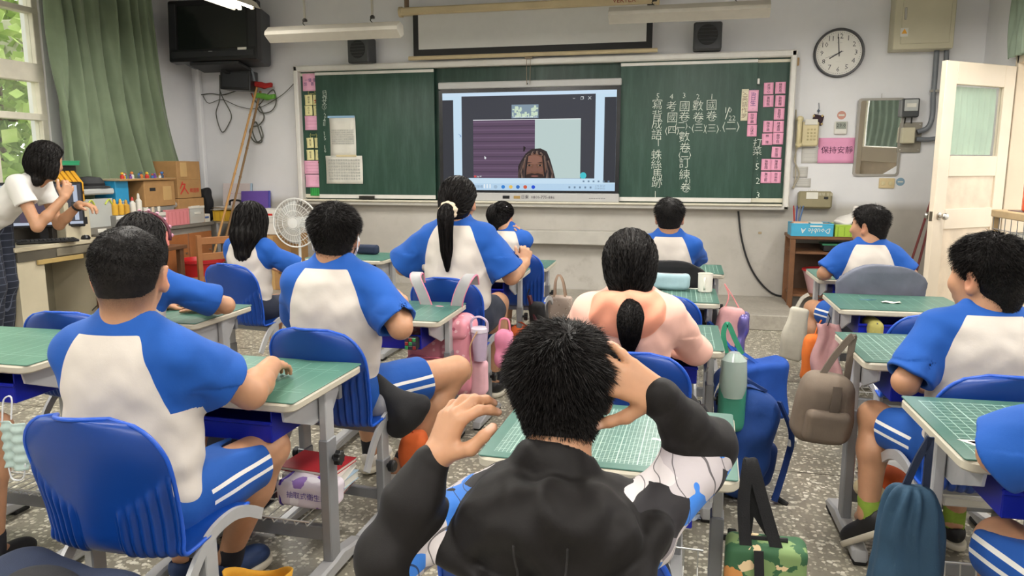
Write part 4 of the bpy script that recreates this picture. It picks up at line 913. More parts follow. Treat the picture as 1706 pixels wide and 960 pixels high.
# ------------------------------------------------------------------ materials of the figures
def skin_mat(name, c):
    t = NT(name); co = t.coord(); n = t.noise(co, 24, 4, .6); c = lin(c)
    base = t.ramp(n, [(.3, tuple(x * .93 for x in c[:3]) + (1,)), (.7, tuple(min(1, x * 1.06) for x in c[:3]) + (1,))])
    base = t.mix(t.math('MULTIPLY_ADD', t.attr('lip'), .6, 0., clamp=True), base, lin('#a8564c')); base = t.mix(t.math('MULTIPLY', t.attr('brow'), .85, clamp=True), base, lin('#1a1412')); base = t.mix(t.math('MULTIPLY', t.attr('red'), .3, clamp=True), base, lin('#d9836b'))
    base = t.mix(t.math('MULTIPLY', t.attr('nail'), .55, clamp=True), base, lin('#eec3b4'))
    sb = t.math('MULTIPLY', t.attr('stub'), t.math('MULTIPLY_ADD', t.noise(co, 300, 2), .6, .62, clamp=True), clamp=True); base = t.mix(t.math('MULTIPLY', sb, .96), base, lin('#1c1714'))
    t.bump(t.noise(co, 420, 2), .08, .0006)
    t.set(base, .48, Subsurface_Weight=.12, Subsurface_Scale=.012); t.b.inputs['Subsurface Radius'].default_value = (1, .35, .2); return t.m
M_skin = skin_mat('skin warm', '#b98a6a'); M_skin2 = skin_mat('skin tan', '#ab7a58')
t = NT('black hair'); co = t.coord(); M_hair = t.set(t.ramp(t.noise(co, 90, 3), [(.3, lin('#0d0b0b')), (.75, lin('#1e1a19'))]), .52); M_hair.node_tree.nodes['Principled BSDF'].inputs['Specular IOR Level'].default_value = .22
def cloth(name, f):
    t = NT(name); co = t.coord(); col = f(t, co); b = t.noise(co, 900, 2); b2 = t.noise(co, 34, 4, .6); h = t.math('MULTIPLY_ADD', b, .25, b2); t.bump(h, .22, .004)
    return t.set(col, .82, Sheen_Weight=.04)
def two(t, co, a, b, attr_='blue', var=.05):
    n = t.noise(co, 6, 3); A = t.ramp(n, [(.3, tuple(x * (1 - var) for x in lin(a)[:3]) + (1,)), (.7, lin(a))]); B = t.ramp(n, [(.3, tuple(x * (1 - var * 2) for x in lin(b)[:3]) + (1,)), (.7, lin(b))])
    return t.mix(t.math('GREATER_THAN', t.attr(attr_), 0.), A, B)
M_shirt = cloth('white shirt with blue sleeves', lambda t, co: two(t, co, '#d4ccc3', '#0550a8'))
M_shorts = cloth('blue sports shorts', lambda t, co: t.mix(t.math('GREATER_THAN', t.attr('stripe'), 0.), lin('#054c9f'), lin('#e4e2de')))
M_tee = cloth('plain white tee', lambda t, co: lin('#e3e1dd'))
M_bluetee = cloth('bright blue shirt', lambda t, co: lin('#1d6fd6'))
M_black = cloth('black cotton', lambda t, co: lin('#1c1a1b'))
M_navy = cloth('navy cloth', lambda t, co: lin('#1d2436'))
M_peach = cloth('peach hoodie cloth', lambda t, co: two(t, co, '#f3bfae', '#f3a083', 'hood'))
M_pinkwhite = mat('white hood lining', '#f0d9d2', .8, .04)
def plaid(t, co):
    x, y, z = t.xyz(co)
    def ln(v, p, w): return t.math('LESS_THAN', t.math('ABSOLUTE', t.math('SUBTRACT', t.math('FRACT', t.math('DIVIDE', v, p)), .5)), w)
    g = t.math('MAXIMUM', ln(z, .05, .05), ln(t.math('ADD', x, y), .05, .05)); return t.mix(t.math('MULTIPLY', g, .55), lin('#1b2233'), lin('#6d7488'))
M_plaid = cloth('navy checked trousers', plaid)
def camo(t, co):
    a = t.n('ShaderNodeTexVoronoi', feature='F1', i_Scale=17.); nz = t.n('ShaderNodeTexNoise', i_Scale=9., i_Detail=1.5); t.l(co, nz.inputs['Vector']); sc = t.n('ShaderNodeVectorMath', operation='SCALE'); sc.inputs[3].default_value = .13; t.l(nz.outputs['Color'], sc.inputs[0]); ad = t.n('ShaderNodeVectorMath', operation='ADD'); t.l(co, ad.inputs[0]); t.l(sc.outputs[0], ad.inputs[1]); t.l(ad.outputs[0], a.inputs['Vector'])
    r = t.xyz(a.outputs['Color'])[0]; cr = t.n('ShaderNodeValToRGB'); cr.color_ramp.interpolation = 'CONSTANT'; el = cr.color_ramp.elements
    cols = [(0., '#bfb8bc'), (.22, '#8a848a'), (.40, '#3f80da'), (.58, '#d5cecf'), (.76, '#2a282b'), (.86, '#3f80da')]
    while len(el) < len(cols): el.new(.5)
    for e_, (p, c) in zip(el, cols): e_.position = p; e_.color = lin(c)
    t.l(r, cr.inputs[0]); w = t.n('ShaderNodeTexWave', i_Scale=9., i_Distortion=14., i_Detail=1.); t.l(co, w.inputs['Vector'])
    ink = t.math('GREATER_THAN', w.outputs['Fac'], .988); c = t.mix(t.math('MULTIPLY', ink, .8), cr.outputs[0], lin('#2a282b'))
    return t.mix(t.math('GREATER_THAN', t.attr('black'), 0.), c, lin('#120f0f'))
M_jacket = cloth('black jacket with printed sleeves', camo)
M_jacket.node_tree.nodes['Principled BSDF'].inputs['Roughness'].default_value = .6; M_jacket.node_tree.nodes['Principled BSDF'].inputs['Specular IOR Level'].default_value = .25
M_shoe_b = mat('black shoe', '#1a1a1c', .6, .1, 30.); M_shoe_n = mat('navy shoe', '#243a63', .6, .1, 30.); M_shoe_w = mat('white shoe', '#d9d4cb', .6, .05); M_sole = mat('cream sole', '#cdc6b4', .6, .05)
M_sock_w = mat('white sock', '#d8d4cc', .9, .05); M_sock_b = mat('dark sock', '#22222a', .9, .05); M_sock_g = mat('green sock', '#7f9a35', .9, .1, 40.)
M_eye = mat('eye', '#1a1310', .15, 0)

# ------------------------------------------------------------------ figure builder
def ik(S, W, l1, l2, pole):
    S, W = A3(*S), A3(*W); d = W - S; L = np.linalg.norm(d); d /= L; L = min(L, (l1 + l2) * .999); a = (l1 * l1 - l2 * l2 + L * L) / (2 * L); hgt = math.sqrt(max(0, l1 * l1 - a * a))
    p = A3(*pole); p = p - d * (p @ d); p /= np.linalg.norm(p) + 1e-9; return S + d * a + p * hgt, S + d * L
def hand_prims(wr, d, nrm, side, s=1., curl=(25, 35, 25), spread=6., thumb=(40, 20), curls=None):
    """palm, four unequal fingers with three joints, thumb from the side of the palm.  d: wrist to knuckles, nrm: out of the BACK of the hand, side: +1 when the thumb lies along cross(d, nrm)"""
    d = A3(*d); d /= np.linalg.norm(d); nrm = A3(*nrm); nrm = nrm - d * (nrm @ d); nrm /= np.linalg.norm(nrm); x = np.cross(d, nrm) * side
    it = []; nails = []; wr = A3(*wr); kn = []
    offs = [.026, .009, -.008, -.024]; ln = [.068, .072, .066, .058]; fl = [(.032, .021, .017), (.036, .023, .018), (.033, .022, .017), (.025, .017, .015)]
    for i in range(4):
        k = wr + d * ln[i] * s + x * offs[i] * s - nrm * (.002 + .003 * (i == 3)) * s; kn.append(k)
        it.append((cone(wr + x * offs[i] * .55 * s + d * .008 * s, k, .0125 * s, .0098 * s), .014 * s))
    for i in range(4):
        a = R(spread * (1.5 - i) * 1.0); dd = d * math.cos(a) + x * math.sin(a); p = kn[i]; an = 0.; cl = curls[i] if curls else curl; r = [.0092, .0083, .0076, .0066] if i < 3 else [.0082, .0073, .0067, .0058]
        for j in range(3):
            an += R(cl[j]); v = dd * math.cos(an) - nrm * math.sin(an); q = p + v * fl[i][j] * s; it.append((cone(p, q, r[j] * s, r[j+1] * s), .0045 * s)); p = q
        up = dd * math.sin(an) + nrm * math.cos(an); nails.append((p - v * .002 * s + up * r[3] * .75 * s, .0062 * s))
    b = wr + d * .014 * s + x * .022 * s - nrm * .006 * s; ta, tb = R(thumb[0]), R(thumb[1])
    v = d * math.cos(ta) + x * math.sin(ta) - nrm * .35; v /= np.linalg.norm(v); m = b + v * .036 * s; it.append((cone(b, m, .0135 * s, .0108 * s), .012 * s))
    v2 = d * math.cos(tb) + x * math.sin(tb) - nrm * .25; v2 /= np.linalg.norm(v2); e = m + v2 * .028 * s; it.append((cone(m, e, .0105 * s, .0092 * s), .006 * s)); e2 = e + v2 * .02 * s; it.append((cone(e, e2, .0092 * s, .0074 * s), .004 * s))
    nails.append((e2 + nrm * .006 * s, .007 * s)); return it, nails
ZL_A = np.array([0, .6, 1.05, 1.5, 1.75, 2.05, 2.35, 3.2]); ZL_Z = np.array([-.096, -.094, -.075, .0, -.012, .012, .05, .062])
def hair_g(q, zl=None):
    a = np.arctan2(np.abs(q[:, 0]), -q[:, 1] - .0); return q[:, 2] - np.interp(a, ZL_A, ZL_Z if zl is None else zl)
def head_sdf(s, ear=True):
    its = [(ell((0, -.008, .022), (.0735 * s, .0915 * s, .083 * s)), 0), (ell((0, .022 * s, -.045 * s), (.056 * s, .064 * s, .062 * s)), .05), (ell((0, -.045 * s, -.03 * s), (.055 * s, .048 * s, .06 * s)), .03), (cone((0, .078 * s, .004 * s), (0, .094 * s, -.026 * s), .008 * s, .0125 * s), .014),
           (ell((0, .072 * s, -.058 * s), (.026 * s, .014 * s, .012 * s)), .012), (ell((0, .062 * s, -.09 * s), (.022 * s, .02 * s, .016 * s)), .02), (ell((.032 * s, .064 * s, -.02 * s), (.022 * s, .02 * s, .02 * s)), .02), (ell((-.032 * s, .064 * s, -.02 * s), (.022 * s, .02 * s, .02 * s)), .02)]
    base = union(its); ears = []; holes = []; nape = cone((0, -.024, -.045), (0, -.03, -.13), .047, .05); hb = lambda P: smin(base(P), nape(P), .03)
    for sx in (-1, 1):
        M = np.array(Matrix.Rotation(R(-24 * sx), 3, 'Z') @ Matrix.Rotation(R(8 * sx), 3, 'Y'))
        ears.append(ell((sx * .079 * s, -.004 * s, -.012 * s), (.0095 * s, .0205 * s, .032 * s), M)); ears.append(ell((sx * .074 * s, .004 * s, -.036 * s), (.008 * s, .009 * s, .011 * s)))
        holes.append(ell((sx * .087 * s, .004 * s, -.008 * s), (.006 * s, .011 * s, .019 * s), M)); holes.append(ell((sx * .03 * s, .092 * s, .012 * s), (.017 * s, .013 * s, .0105 * s)))
    def f(P):
        d = base(P)
        if ear:
            e = ears[0](P)
            for g in ears[1:]: e = smin(e, g(P), .006)
            d = smin(d, e, .007)
        for g in holes: d = smax(d, -g(P), .008)
        return d
    return f, hb
def blades(V, N, n, length, g, flow, width=.0009, lift=.6, jit=.35, segs=3):
    """short tapering hair blades standing on a surface"""
    i = g.integers(0, len(V), n); p = V[i]; nr = N[i]; fl = flow(p); d = nr * lift + fl * (1 - lift) + g.normal(size=(n, 3)) * jit; d /= np.linalg.norm(d, axis=1)[:, None]
    L = (length(p) if callable(length) else length) * g.uniform(.7, 1.25, n); sd = np.cross(d, g.normal(size=(n, 3))); sd /= np.linalg.norm(sd, axis=1)[:, None]
    bend = fl * .35 - A3(0, 0, .12); pts = []
    for k in range(segs + 1):
        u = k / segs; c = p - nr * .002 + (d * u + bend * u * u) * L[:, None]; w_ = width * (1 - .85 * u); pts += [c - sd * w_, c + sd * w_]
    P = np.stack(pts, 1).reshape(-1, 3); m = 2 * (segs + 1); b = np.arange(n)[:, None] * m
    Q = np.concatenate([b + np.array([2*k, 2*k+1, 2*k+3, 2*k+2]) for k in range(segs)], 0); return P, Q
def ribbons(paths, width, g, taper=True):
    """flat strands along paths (S, K, 3)"""
    S, K, _ = paths.shape; T = np.gradient(paths, axis=1); T /= np.linalg.norm(T, axis=2)[..., None] + 1e-9; r = g.normal(size=(S, 1, 3)); sd = np.cross(T, r); sd /= np.linalg.norm(sd, axis=2)[..., None] + 1e-9
    w_ = width * g.uniform(.6, 1.3, (S, 1, 1)) * (np.linspace(1, .25, K) if taper else np.ones(K))[None, :, None]; P = np.stack([paths - sd * w_, paths + sd * w_], 2).reshape(-1, 3)
    b = (np.arange(S) * K * 2)[:, None, None] + (np.arange(K - 1) * 2)[None, :, None] + np.array([0, 1, 3, 2])[None, None, :]; return P, b.reshape(-1, 4)
def bounded(f, c, rad):
    c = A3(*c).astype(F4)
    def g(P):
        b = nrm3(P - c) - F4(rad); o = b + .03; m = b < .02
        if m.any(): o[m] = np.minimum(f(P[m]), 9)
        return o
    return g
def xf(f, o, Mx, s=1.):
    """f in a frame with origin o and axes Mx (columns)"""
    o = A3(*o).astype(F4); Mx = np.asarray(Mx, F4); s = F4(s); return lambda P: f(((P - o) @ Mx) / s) * s
def person(label, loc, rz=0., s=1., hz=.51, lean=0., side=0., twist=0., hd=(0, 0, 0), hoff=(0, 0, 0), arms=None, legs=None, top='shirt', hair='crop', girth=1., h=.006, skin=None, sleeve=1., shoe=None, sock=None, bottom='shorts', seed=1, strands=4000, adult=False, neck=1., hth=.018, mask=False, cutleg=.6, slen=.9, tail=None, headk=1.):
    g = np.random.default_rng(seed); skin = skin or M_skin
    H = A3(0, 0, hz); T = rotm(twist, lean, side)
    def tw(x, y, z): return H + T @ (A3(x, y, z) * s)
    N = tw(0, -.012, .455); HC = N + (T * .35 + np.eye(3) * .65) @ (A3(0, .022, .097 if not adult else .115) * s * neck) + A3(*hoff); HM = rotm(*hd); hs = s * headk * (1.0 if not adult else 1.04)
    SH = {k: tw(sx * .138, -.005, .372) for k, sx in (('L', -1), ('R', 1))}
    la, lf = (.225 * s, .20 * s) if not adult else (.275 * s, .24 * s)
    arms = arms or {}; AR = {}
    for k, sx in (('L', -1), ('R', 1)):
        a = dict(w=(sx * .12, .30, .72), pole=(sx * .8, -.3, -1), d=(-sx * .5, 1, 0), n=(0, 0, 1), hand={}); a.update(arms.get(k, {}))
        e, w_ = ik(SH[k], a['w'], la, lf, a['pole']) if 'E' not in a else (A3(*a['E']), A3(*a['w'])); a['E'], a['W'] = e, w_; AR[k] = a
    legs = legs or {}; LG = {}
    for k, sx in (('L', -1), ('R', 1)):
        l = dict(k=(sx * .11, .40 * s, .49 * s), a=(sx * .11, .36 * s, .09), t=0.); l.update(legs.get(k, {})); l['H'] = H + A3(sx * .085 * s, .02, -.01); l['k'] = A3(*l['k']); l['a'] = A3(*l['a']); LG[k] = l
    # --- skin: one continuous body
    hf, hbase = head_sdf(1.); hw = bounded(xf(hf, HC, HM, hs), HC, .17 * hs)
    it = [(hw, 0), (cone(HC + HM @ (A3(0, -.022, -.045) * hs), N - T @ A3(0, .0, .03), .047 * s * girth ** .4, .056 * s * girth ** .4), .03), (cone(H, N, .07 * s, .05 * s), .04), (cone(SH['L'], SH['R'], .04 * s, .04 * s), .03)]
    nails = []; gi = girth ** .7; long_0 = top in ('hoodie', 'jacket')
    for k, sx in (('L', -1), ('R', 1)):
        a = AR[k]; r = ((.042, .037, .027) if not adult else (.04, .033, .024)) if not long_0 else (.032, .028, .024)
        mid = a['E'] + (a['W'] - a['E']) * .35
        it += [(cone(SH[k], a['E'], r[0] * s * gi, r[1] * s * gi), .03), (chain([a['E'], mid, a['W']], [r[1] * s * gi, r[1] * .98 * s * gi, r[2] * s * gi ** .5], .02), .018)]
        hp, nl = hand_prims(a['W'], a['d'], a['n'], **{**dict(side=-sx, s=s * (.92 if not adult else 1.05)), **a['hand']})
        dd = A3(*a['d']); dd /= np.linalg.norm(dd); it.append((bounded(union(hp), a['W'] + dd * .075 * s, .15 * s), .01)); nails += nl
        l = LG[k]; cf = l['k'] + (l['a'] - l['k']) * .33; bk = A3(0, -.012, 0)
        it += [(cone(l['H'], l['k'], .072 * s * gi, .052 * s * gi), .03), (chain([l['k'], cf + bk, l['a']], [.05 * s * gi, .049 * s * gi, .031 * s], .03), .02), (cone(l['a'], l['a'] + A3(0, .07, -.04), .03 * s, .022 * s), .02)]
    F = union(it); pts = [HC + A3(0, 0, .12), HC - A3(.12, .12, .12), HC + A3(.12, .12, 0), H] + [x for k in 'LR' for x in (AR[k]['E'], AR[k]['W'] + .17 * A3(*AR[k]['d']) / np.linalg.norm(AR[k]['d']), SH[k], LG[k]['k'], LG[k]['a'] + A3(0, .09, -.04))]
    lo, hi = np.min(pts, 0) - .1, np.max(pts, 0) + .1
    V, Q = surf(F, lo, hi, h); q = ((V - HC) @ HM) / hs
    lip = 1 - np.clip(np.linalg.norm((q - [0, .086, -.058]) / [.024, .02, .0075], axis=1), 0, 1.3) ** 3; br = 1 - np.minimum(*[np.linalg.norm((q - [sx * .031, .082, .034]) / [.02, .03, .0045], axis=1) for sx in (-1, 1)]) ** 2
    red = np.clip(1.2 - np.minimum(*[np.linalg.norm((q - [sx * .083, 0, -.012]) / .035, axis=1) for sx in (-1, 1)]), 0, 1); nail = np.zeros(len(V)); stub = np.clip((hair_g(q) + .004) / .06, 0, 1) * (np.linalg.norm(q, axis=1) < .17) * (hair == 'buzz') * (np.abs(q[:, 0]) < .0815) 
    for c, r in nails: nail = np.maximum(nail, np.clip(1.6 - np.linalg.norm(V - c, axis=1) / r, 0, 1))
    root = mesh_of('person', V, Q, skin, dict(lip=np.clip(lip, 0, 1), brow=np.clip(br, 0, 1), red=red, nail=nail, stub=stub)); root.location = (loc[0], loc[1], 0); root.rotation_euler = (0, 0, R(rz)); tag(root, label, 'person')
    for sx in (-1, 1): MB().lathe([(0, .0)] + [(.0095 * math.sin(R(a)), .0095 * (1 - math.cos(R(a)))) for a in range(20, 180, 20)] + [(0, .019)], (0, 0, 0), 12).build('eye', M_eye, root, loc=tuple(HC + HM @ (A3(sx * .03, .0715, .011) * hs)))
    # --- clothes
    yl = .70 if not adult else .66
    def flat(f): return lambda P: f(P * np.array((1, 1 / yl, 1), F4)) * F4(.82)
    gt = girth; to = union([(cone((0, 0, -.03), (0, 0, .15), .150 * gt, .138 * gt), 0), (cone((0, 0, .15), (0, -.02, .31), .138 * gt, .148 * gt ** .6), .05), (cone((-.095, -.012, .370), (.095, -.012, .370), .06, .06), .11), (cone((0, -.022, .385), (0, -.016, .468), .085, .06), .07)])
    if adult: to = union([(cone((0, 0, -.02), (0, 0, .12), .150, .122), 0), (cone((0, 0, .12), (0, -.01, .30), .122, .140), .06), (cone((-.115, -.012, .39), (.115, -.012, .39), .052, .052), .09), (cone((0, -.02, .40), (0, -.018, .45), .07, .052), .06)])
    torso = xf(flat(to), H, T, s)
    long_ = top in ('hoodie', 'jacket')
    sl = {}; caps = []
    for k in 'LR':
        a = AR[k]; e = SH[k] + (a['E'] - SH[k]) * slen; r0, r1 = .062 * s * gi, .072 * s * sleeve * gi ** .5
        if long_:
            puff = .9 if top == 'jacket' else 1.; wq = a['E'] + (a['W'] - a['E']) * .93
            fu = cone(SH[k], a['E'], .066 * s * puff, .052 * s * puff); fl_ = chain([a['E'], a['E'] + (wq - a['E']) * .6, a['E'] + (wq - a['E']) * .72, wq], [.05 * s * puff, .047 * s * puff, .038 * s, .035 * s], .012); sl[k] = (lambda P, fu=fu, fl_=fl_: smin(fu(P), fl_(P), .03)); a['fu'], a['fl'] = fu, fl_
        else:
            ax = (e - SH[k]) / np.linalg.norm(e - SH[k]); up = cone(SH[k] - ax * .01, e + ax * .05, r0, r1 + .005); inn = cone(e - ax * .04, e + ax * .08, r1 - max(.017, 3.2 * h), r1 - .006)
            sl[k] = (lambda P, up=up, inn=inn, e=e, ax=ax: smax(smax(up(P), (P - e) @ ax, .006), -inn(P), .004))
    neckhole = cone(N - T @ A3(0, -.01, .02) * 1, HC + HM @ (A3(0, -.02, -.03) * hs), .054 * s * girth ** .4, .062 * s)
    amp = .0048 if top != 'jacket' else .0075
    sh_l, sh_r = sl['L'], sl['R']
    hoodf = None
    if top in ('hoodie', 'jacket'):
        b = .84 if top == 'hoodie' else 1.12; zo = -.03 if top == 'hoodie' else -.03
        ring = chain([N + T @ (A3(x, y, z + zo) * s) for x, y, z in ((-.05, .075, -.05), (-.085, .02, -.012), (-.075, -.05, .0), (0, -.085, .0), (.075, -.05, .0), (.085, .02, -.012), (.05, .075, -.05))], [.03 * b, .036 * b, .042 * b, .045 * b, .042 * b, .036 * b, .03 * b], .02)
        bag = xf(ell((0, 0, 0), (.135 * b, .060, .085 * b) if top == 'jacket' else (.12, .06, .09), rotm(0, -12, 0)), N + T @ (A3(0, -.085, (-.062 if top == 'jacket' else -.085) * b + (.0 if top == 'jacket' else .0)) * s), T, s)
        hem = chain([N + T @ (A3(x * b, y, z * b) * s) for x, y, z in ((-.15, -.03, -.045), (-.135, -.09, -.09), (-.065, -.13, -.125), (.04, -.135, -.13), (.125, -.10, -.095), (.15, -.04, -.045))], [.02, .026, .028, .028, .026, .02], .02)
        hoodf = (lambda P: smin(smin(ring(P), bag(P), .02), hem(P), .013)) if top == 'jacket' else (lambda P: smin(ring(P), bag(P), .035))
    hemz = -.042 if not adult else -.03
    sd_ = seed * .7
    def fold(t, k):
        # creases that fan out of the armpits and sag across the lower back
        x = np.abs(t[:, 0]); z = t[:, 2]; a = np.arctan2(z - .30, .15 - x + .02); r = np.sqrt((z - .30) ** 2 + (x - .15) ** 2)
        f1 = np.sin(a * 4.5 + k + 2.2 * np.sin(r * 18 + k)) * np.exp(-(r / .15) ** 2) * .0028 * np.clip(r * 18 - .4, 0, 1)
        f2 = np.sin(z * 62 + 3 * np.sin(t[:, 0] * 9 + k) + k) * np.exp(-((z - .06) / .09) ** 2) * .0045
        return f1 + f2
    def shirt(P):
        d = smin(smin(torso(P), sh_l(P), .035), sh_r(P), .035); t_ = ((P - H) @ T) / s
        if hoodf is not None: d = smin(d, hoodf(P) + .004 * np.sin(t_[:, 2] * 60 + 3 * np.sin(t_[:, 0] * 30)) * np.clip(-t_[:, 1] * 12, 0, 1), .014)
        d = d - wrinkle(P, amp, 24., seed * 1.3) - wrinkle(P, amp * .4, 55., seed) - fold(t_, sd_)
        d = smax(d, (hemz - t_[:, 2]) * s, .008)
        return smax(d, -neckhole(P), .006)
    lo, hi = np.minimum(np.min([SH['L'], SH['R'], H, AR['L']['E'], AR['R']['E']] + ([AR['L']['W'], AR['R']['W']] if long_ else []), 0), H - .2) - .12, np.max([SH['L'], SH['R'], N, AR['L']['E'], AR['R']['E'], H + .2] + ([AR['L']['W'], AR['R']['W']] if long_ else []), 0) + .12
    V, Q = surf(shirt, lo, hi, h * .95); t_ = ((V - H) @ T) / s
    u = np.abs(t_[:, 0]); v = .452 - t_[:, 2]; dt = torso(V); ds = np.minimum(sh_l(V), sh_r(V)); at = {}
    seam = u - (.062 + .088 * np.clip(v / .2, 0, 1) ** .62); arm = dt - ds - .004; at['blue'] = np.maximum(np.maximum(np.where(v < .2, seam, -1), np.where(v > .1, arm, -1)), .008 - np.abs(v + .02) - np.clip(u - .075, 0, 1) * 5)
    at['blue'] = np.maximum(at['blue'], np.where(u < .08, .012 - v, -1))
    if hoodf is not None: at['hood'] = torso(V) - hoodf(V) - .004
    if top == 'jacket':
        fa = np.maximum(*[AR[k]['fu'](V) - AR[k]['fl'](V) for k in 'LR']); near = [np.minimum(AR[k]['fu'](V), AR[k]['fl'](V)) for k in 'LR']
        ff = np.where(near[0] < near[1], AR['L']['fu'](V) - AR['L']['fl'](V), AR['R']['fu'](V) - AR['R']['fl'](V)); dt2 = torso(V)
        at['black'] = np.maximum(np.where(np.minimum(*near) < dt2, ff + .004, -1), np.minimum(dt2, ds) - hoodf(V) + .001); at['black'] = np.where((np.linalg.norm(t_[:, :2], axis=1) < .105) & (v < .075), 1, at['black'])
    sm = {'shirt': M_shirt, 'tee': M_tee, 'blue': M_bluetee, 'hoodie': M_peach, 'jacket': M_jacket, 'black': M_black}[top]
    mesh_of({'hoodie': 'hoodie', 'jacket': 'jacket', 'tee': 'tee'}.get(top, 'shirt'), V, Q, sm, at, root)
    if bottom:
        its = [(cone(H + A3(-.045, -.01, 0) * s, H + A3(.045, -.01, 0) * s, .105 * s * gt, .105 * s * gt), 0)]; cut = []; wd = []
        for k in 'LR':
            l = LG[k]; ln_ = .96 if bottom == 'long' else cutleg; e = l['H'] + (l['k'] - l['H']) * ln_
            if bottom == 'long':
                kk = 1.22 if adult else 1.15; its += [(cone(l['H'], l['k'], .088 * s * gi, .062 * s * kk), .03), (cone(l['k'], l['a'] + (l['k'] - l['a']) * .12, .06 * s * kk, .056 * s * kk), .03)]
            else:
                ax = (e - l['H']) / np.linalg.norm(e - l['H']); up = cone(l['H'], e + ax * .06, .088 * s * gi, .08 * s * gi); inn = cone(e - ax * .045, e + ax * .1, .08 * s * gi - max(.016, 3.2 * h), .077 * s * gi)
                its.append(((lambda P, up=up, inn=inn, e=e, ax=ax: smax(smax(up(P), (P - e) @ ax, .006), -inn(P), .004)), .025))
        fs = union(its); sf = lambda P: smax(fs(P) - wrinkle(P, .003, 28., seed + 2.), ((P - H) @ T)[:, 2] - .09 * s, .01)
        P_ = [H] + [LG[k][x] for k in 'LR' for x in ('k', 'a')]; V, Q = surf(sf, np.min(P_, 0) - .16, np.max(P_, 0) + .16, h * 1.05); at = {}
        if bottom == 'shorts':
            st_ = np.full(len(V), -1.)
            for k, sx in (('L', -1), ('R', 1)):
                l = LG[k]; ax = l['k'] - l['H']; ax = ax / np.linalg.norm(ax); r = V - l['H']; t1 = r @ ax; rr = r - t1[:, None] * ax; out = np.cross(ax, A3(0, 0, 1)) * 1.; out /= np.linalg.norm(out); out = out * (1 if out[0] * sx > 0 else -1); upv = np.cross(out, ax); upv *= np.sign(upv[2] + 1e-9)
                w_ = rr @ upv; o_ = rr @ out; m = (o_ > 0) & (np.sign(V[:, 0]) == sx) & (t1 > .05) & (o_ > .02 * s); st_ = np.where(m, np.maximum(.0055 * s - np.abs(w_ - .028 * s), .0055 * s - np.abs(w_ + .004 * s)), st_)
            at['stripe'] = st_
        bm = {'shorts': M_shorts, 'long': M_plaid if adult else M_navy, 'dark': M_navy}[bottom]; mesh_of('trousers' if bottom == 'long' else 'shorts', V, Q, bm, at, root)
    # shoes and socks
    for k, sx in (('L', -1), ('R', 1)):
        l = LG[k]; a = l['a']; kd = (l['k'] - a) / np.linalg.norm(l['k'] - a); yaw = R(l['t']); fd = A3(-math.sin(yaw), math.cos(yaw), 0) ; pit = R(l.get('p', 0)); fd = fd * math.cos(pit) + A3(0, 0, -1) * math.sin(pit); un = np.cross(np.cross(fd, A3(0, 0, 1)), fd); un /= np.linalg.norm(un); sdv = np.cross(fd, un); Mx = np.stack([sdv, fd, un], 1); o = a - un * .052 * s
        up = union([(ell((0, -.012, .03), (.034, .05, .042)), 0), (ell((0, .06, .014), (.041, .082, .034)), .03), (ell((0, .11, .008), (.039, .046, .026)), .02)]); so = lambda P: smax(up(P * A3(1, 1, 1)), -(P[:, 2] + .006), .006); cutt = lambda P: smax(so(P), -cone((0, -.018, .05), (0, -.018, .12), .028, .036)(P), .006)
        V, Q = surf(xf(cutt, o, Mx, s), o - .2 * s, o + .2 * s, h * 1.1); mesh_of('shoe', V, Q, shoe or M_shoe_b, None, root)
        sole = union([(ell((0, -.012, -.012), (.039, .058, .05)), 0), (ell((0, .06, -.012), (.046, .09, .05)), .03), (ell((0, .11, -.012), (.044, .054, .05)), .02)]); V, Q = surf(xf(lambda P: smax(smax(sole(P), np.abs(P[:, 2] + .014) - .011, .004), -1 + 0 * P[:, 0], 0), o, Mx, s), o - .2 * s, o + .2 * s, h * 1.1); mesh_of('sole', V, Q, M_sole, None, root)
        V, Q = surf(cone(a - un * .03 * s, a + kd * .055 * s, .036 * s, .037 * s), a - .12, a + .12, h * 1.1); mesh_of('sock', V, Q, sock or M_sock_b, None, root)
    # --- hair
    hl = lambda P: ((P - HC) @ HM) / hs
    def cap(th, fade=None, zl=None):
        def f(q):
            b = hbase(q); gg = hair_g(q, zl); up = np.clip((q[:, 2] + .04) / .1, 0, 1); t = th * np.clip(gg / .03, -.4, 1)
            if fade is not None: t = t * (fade + (1 - fade) * up)
            return b - t - .0
        return f
    extra = None
    zl_f = np.array([-.09, -.088, -.07, -.012, .0, .03, .055, .062])
    if hair in ('crop', 'fluffy', 'buzz'):
        c0 = cap(hth, .12 if hair != 'fluffy' else .3, None if hair != 'buzz' else ZL_Z + np.array([.05, .05, .045, .02, .022, .012, .004, 0])); ns = 70. if hair != 'buzz' else 110.; na = {'crop': .0022, 'fluffy': .0035, 'buzz': .0010}[hair]
        hfq = lambda q: c0(q) - na * (np.sin(q[:, 0] * ns + 2 * np.sin(q[:, 1] * ns * .7)) * np.sin(q[:, 1] * ns * .9 + q[:, 2] * ns * .6) + .5 * np.sin(q[:, 2] * ns * 1.4 + q[:, 0] * 40)) * np.clip(q[:, 2] * 12 + .6, 0, 1)
    elif hair == 'bob':
        c0 = cap(.022, None, zl_f); dr = union([(ell((0, -.03, -.03), (.098, .085, .095)), 0), (ell((.075, .0, -.06), (.03, .05, .075)), .03), (ell((-.075, .0, -.06), (.03, .05, .075)), .03)])
        hfq = lambda q: smin(c0(q), smax(smax(dr(q), q[:, 1] - .035, .02), -(q[:, 2] + .115), .01), .02) - .0016 * np.sin(np.arctan2(q[:, 0], -q[:, 1]) * 34 + 3 * q[:, 2] * 20)
    elif hair == 'long':
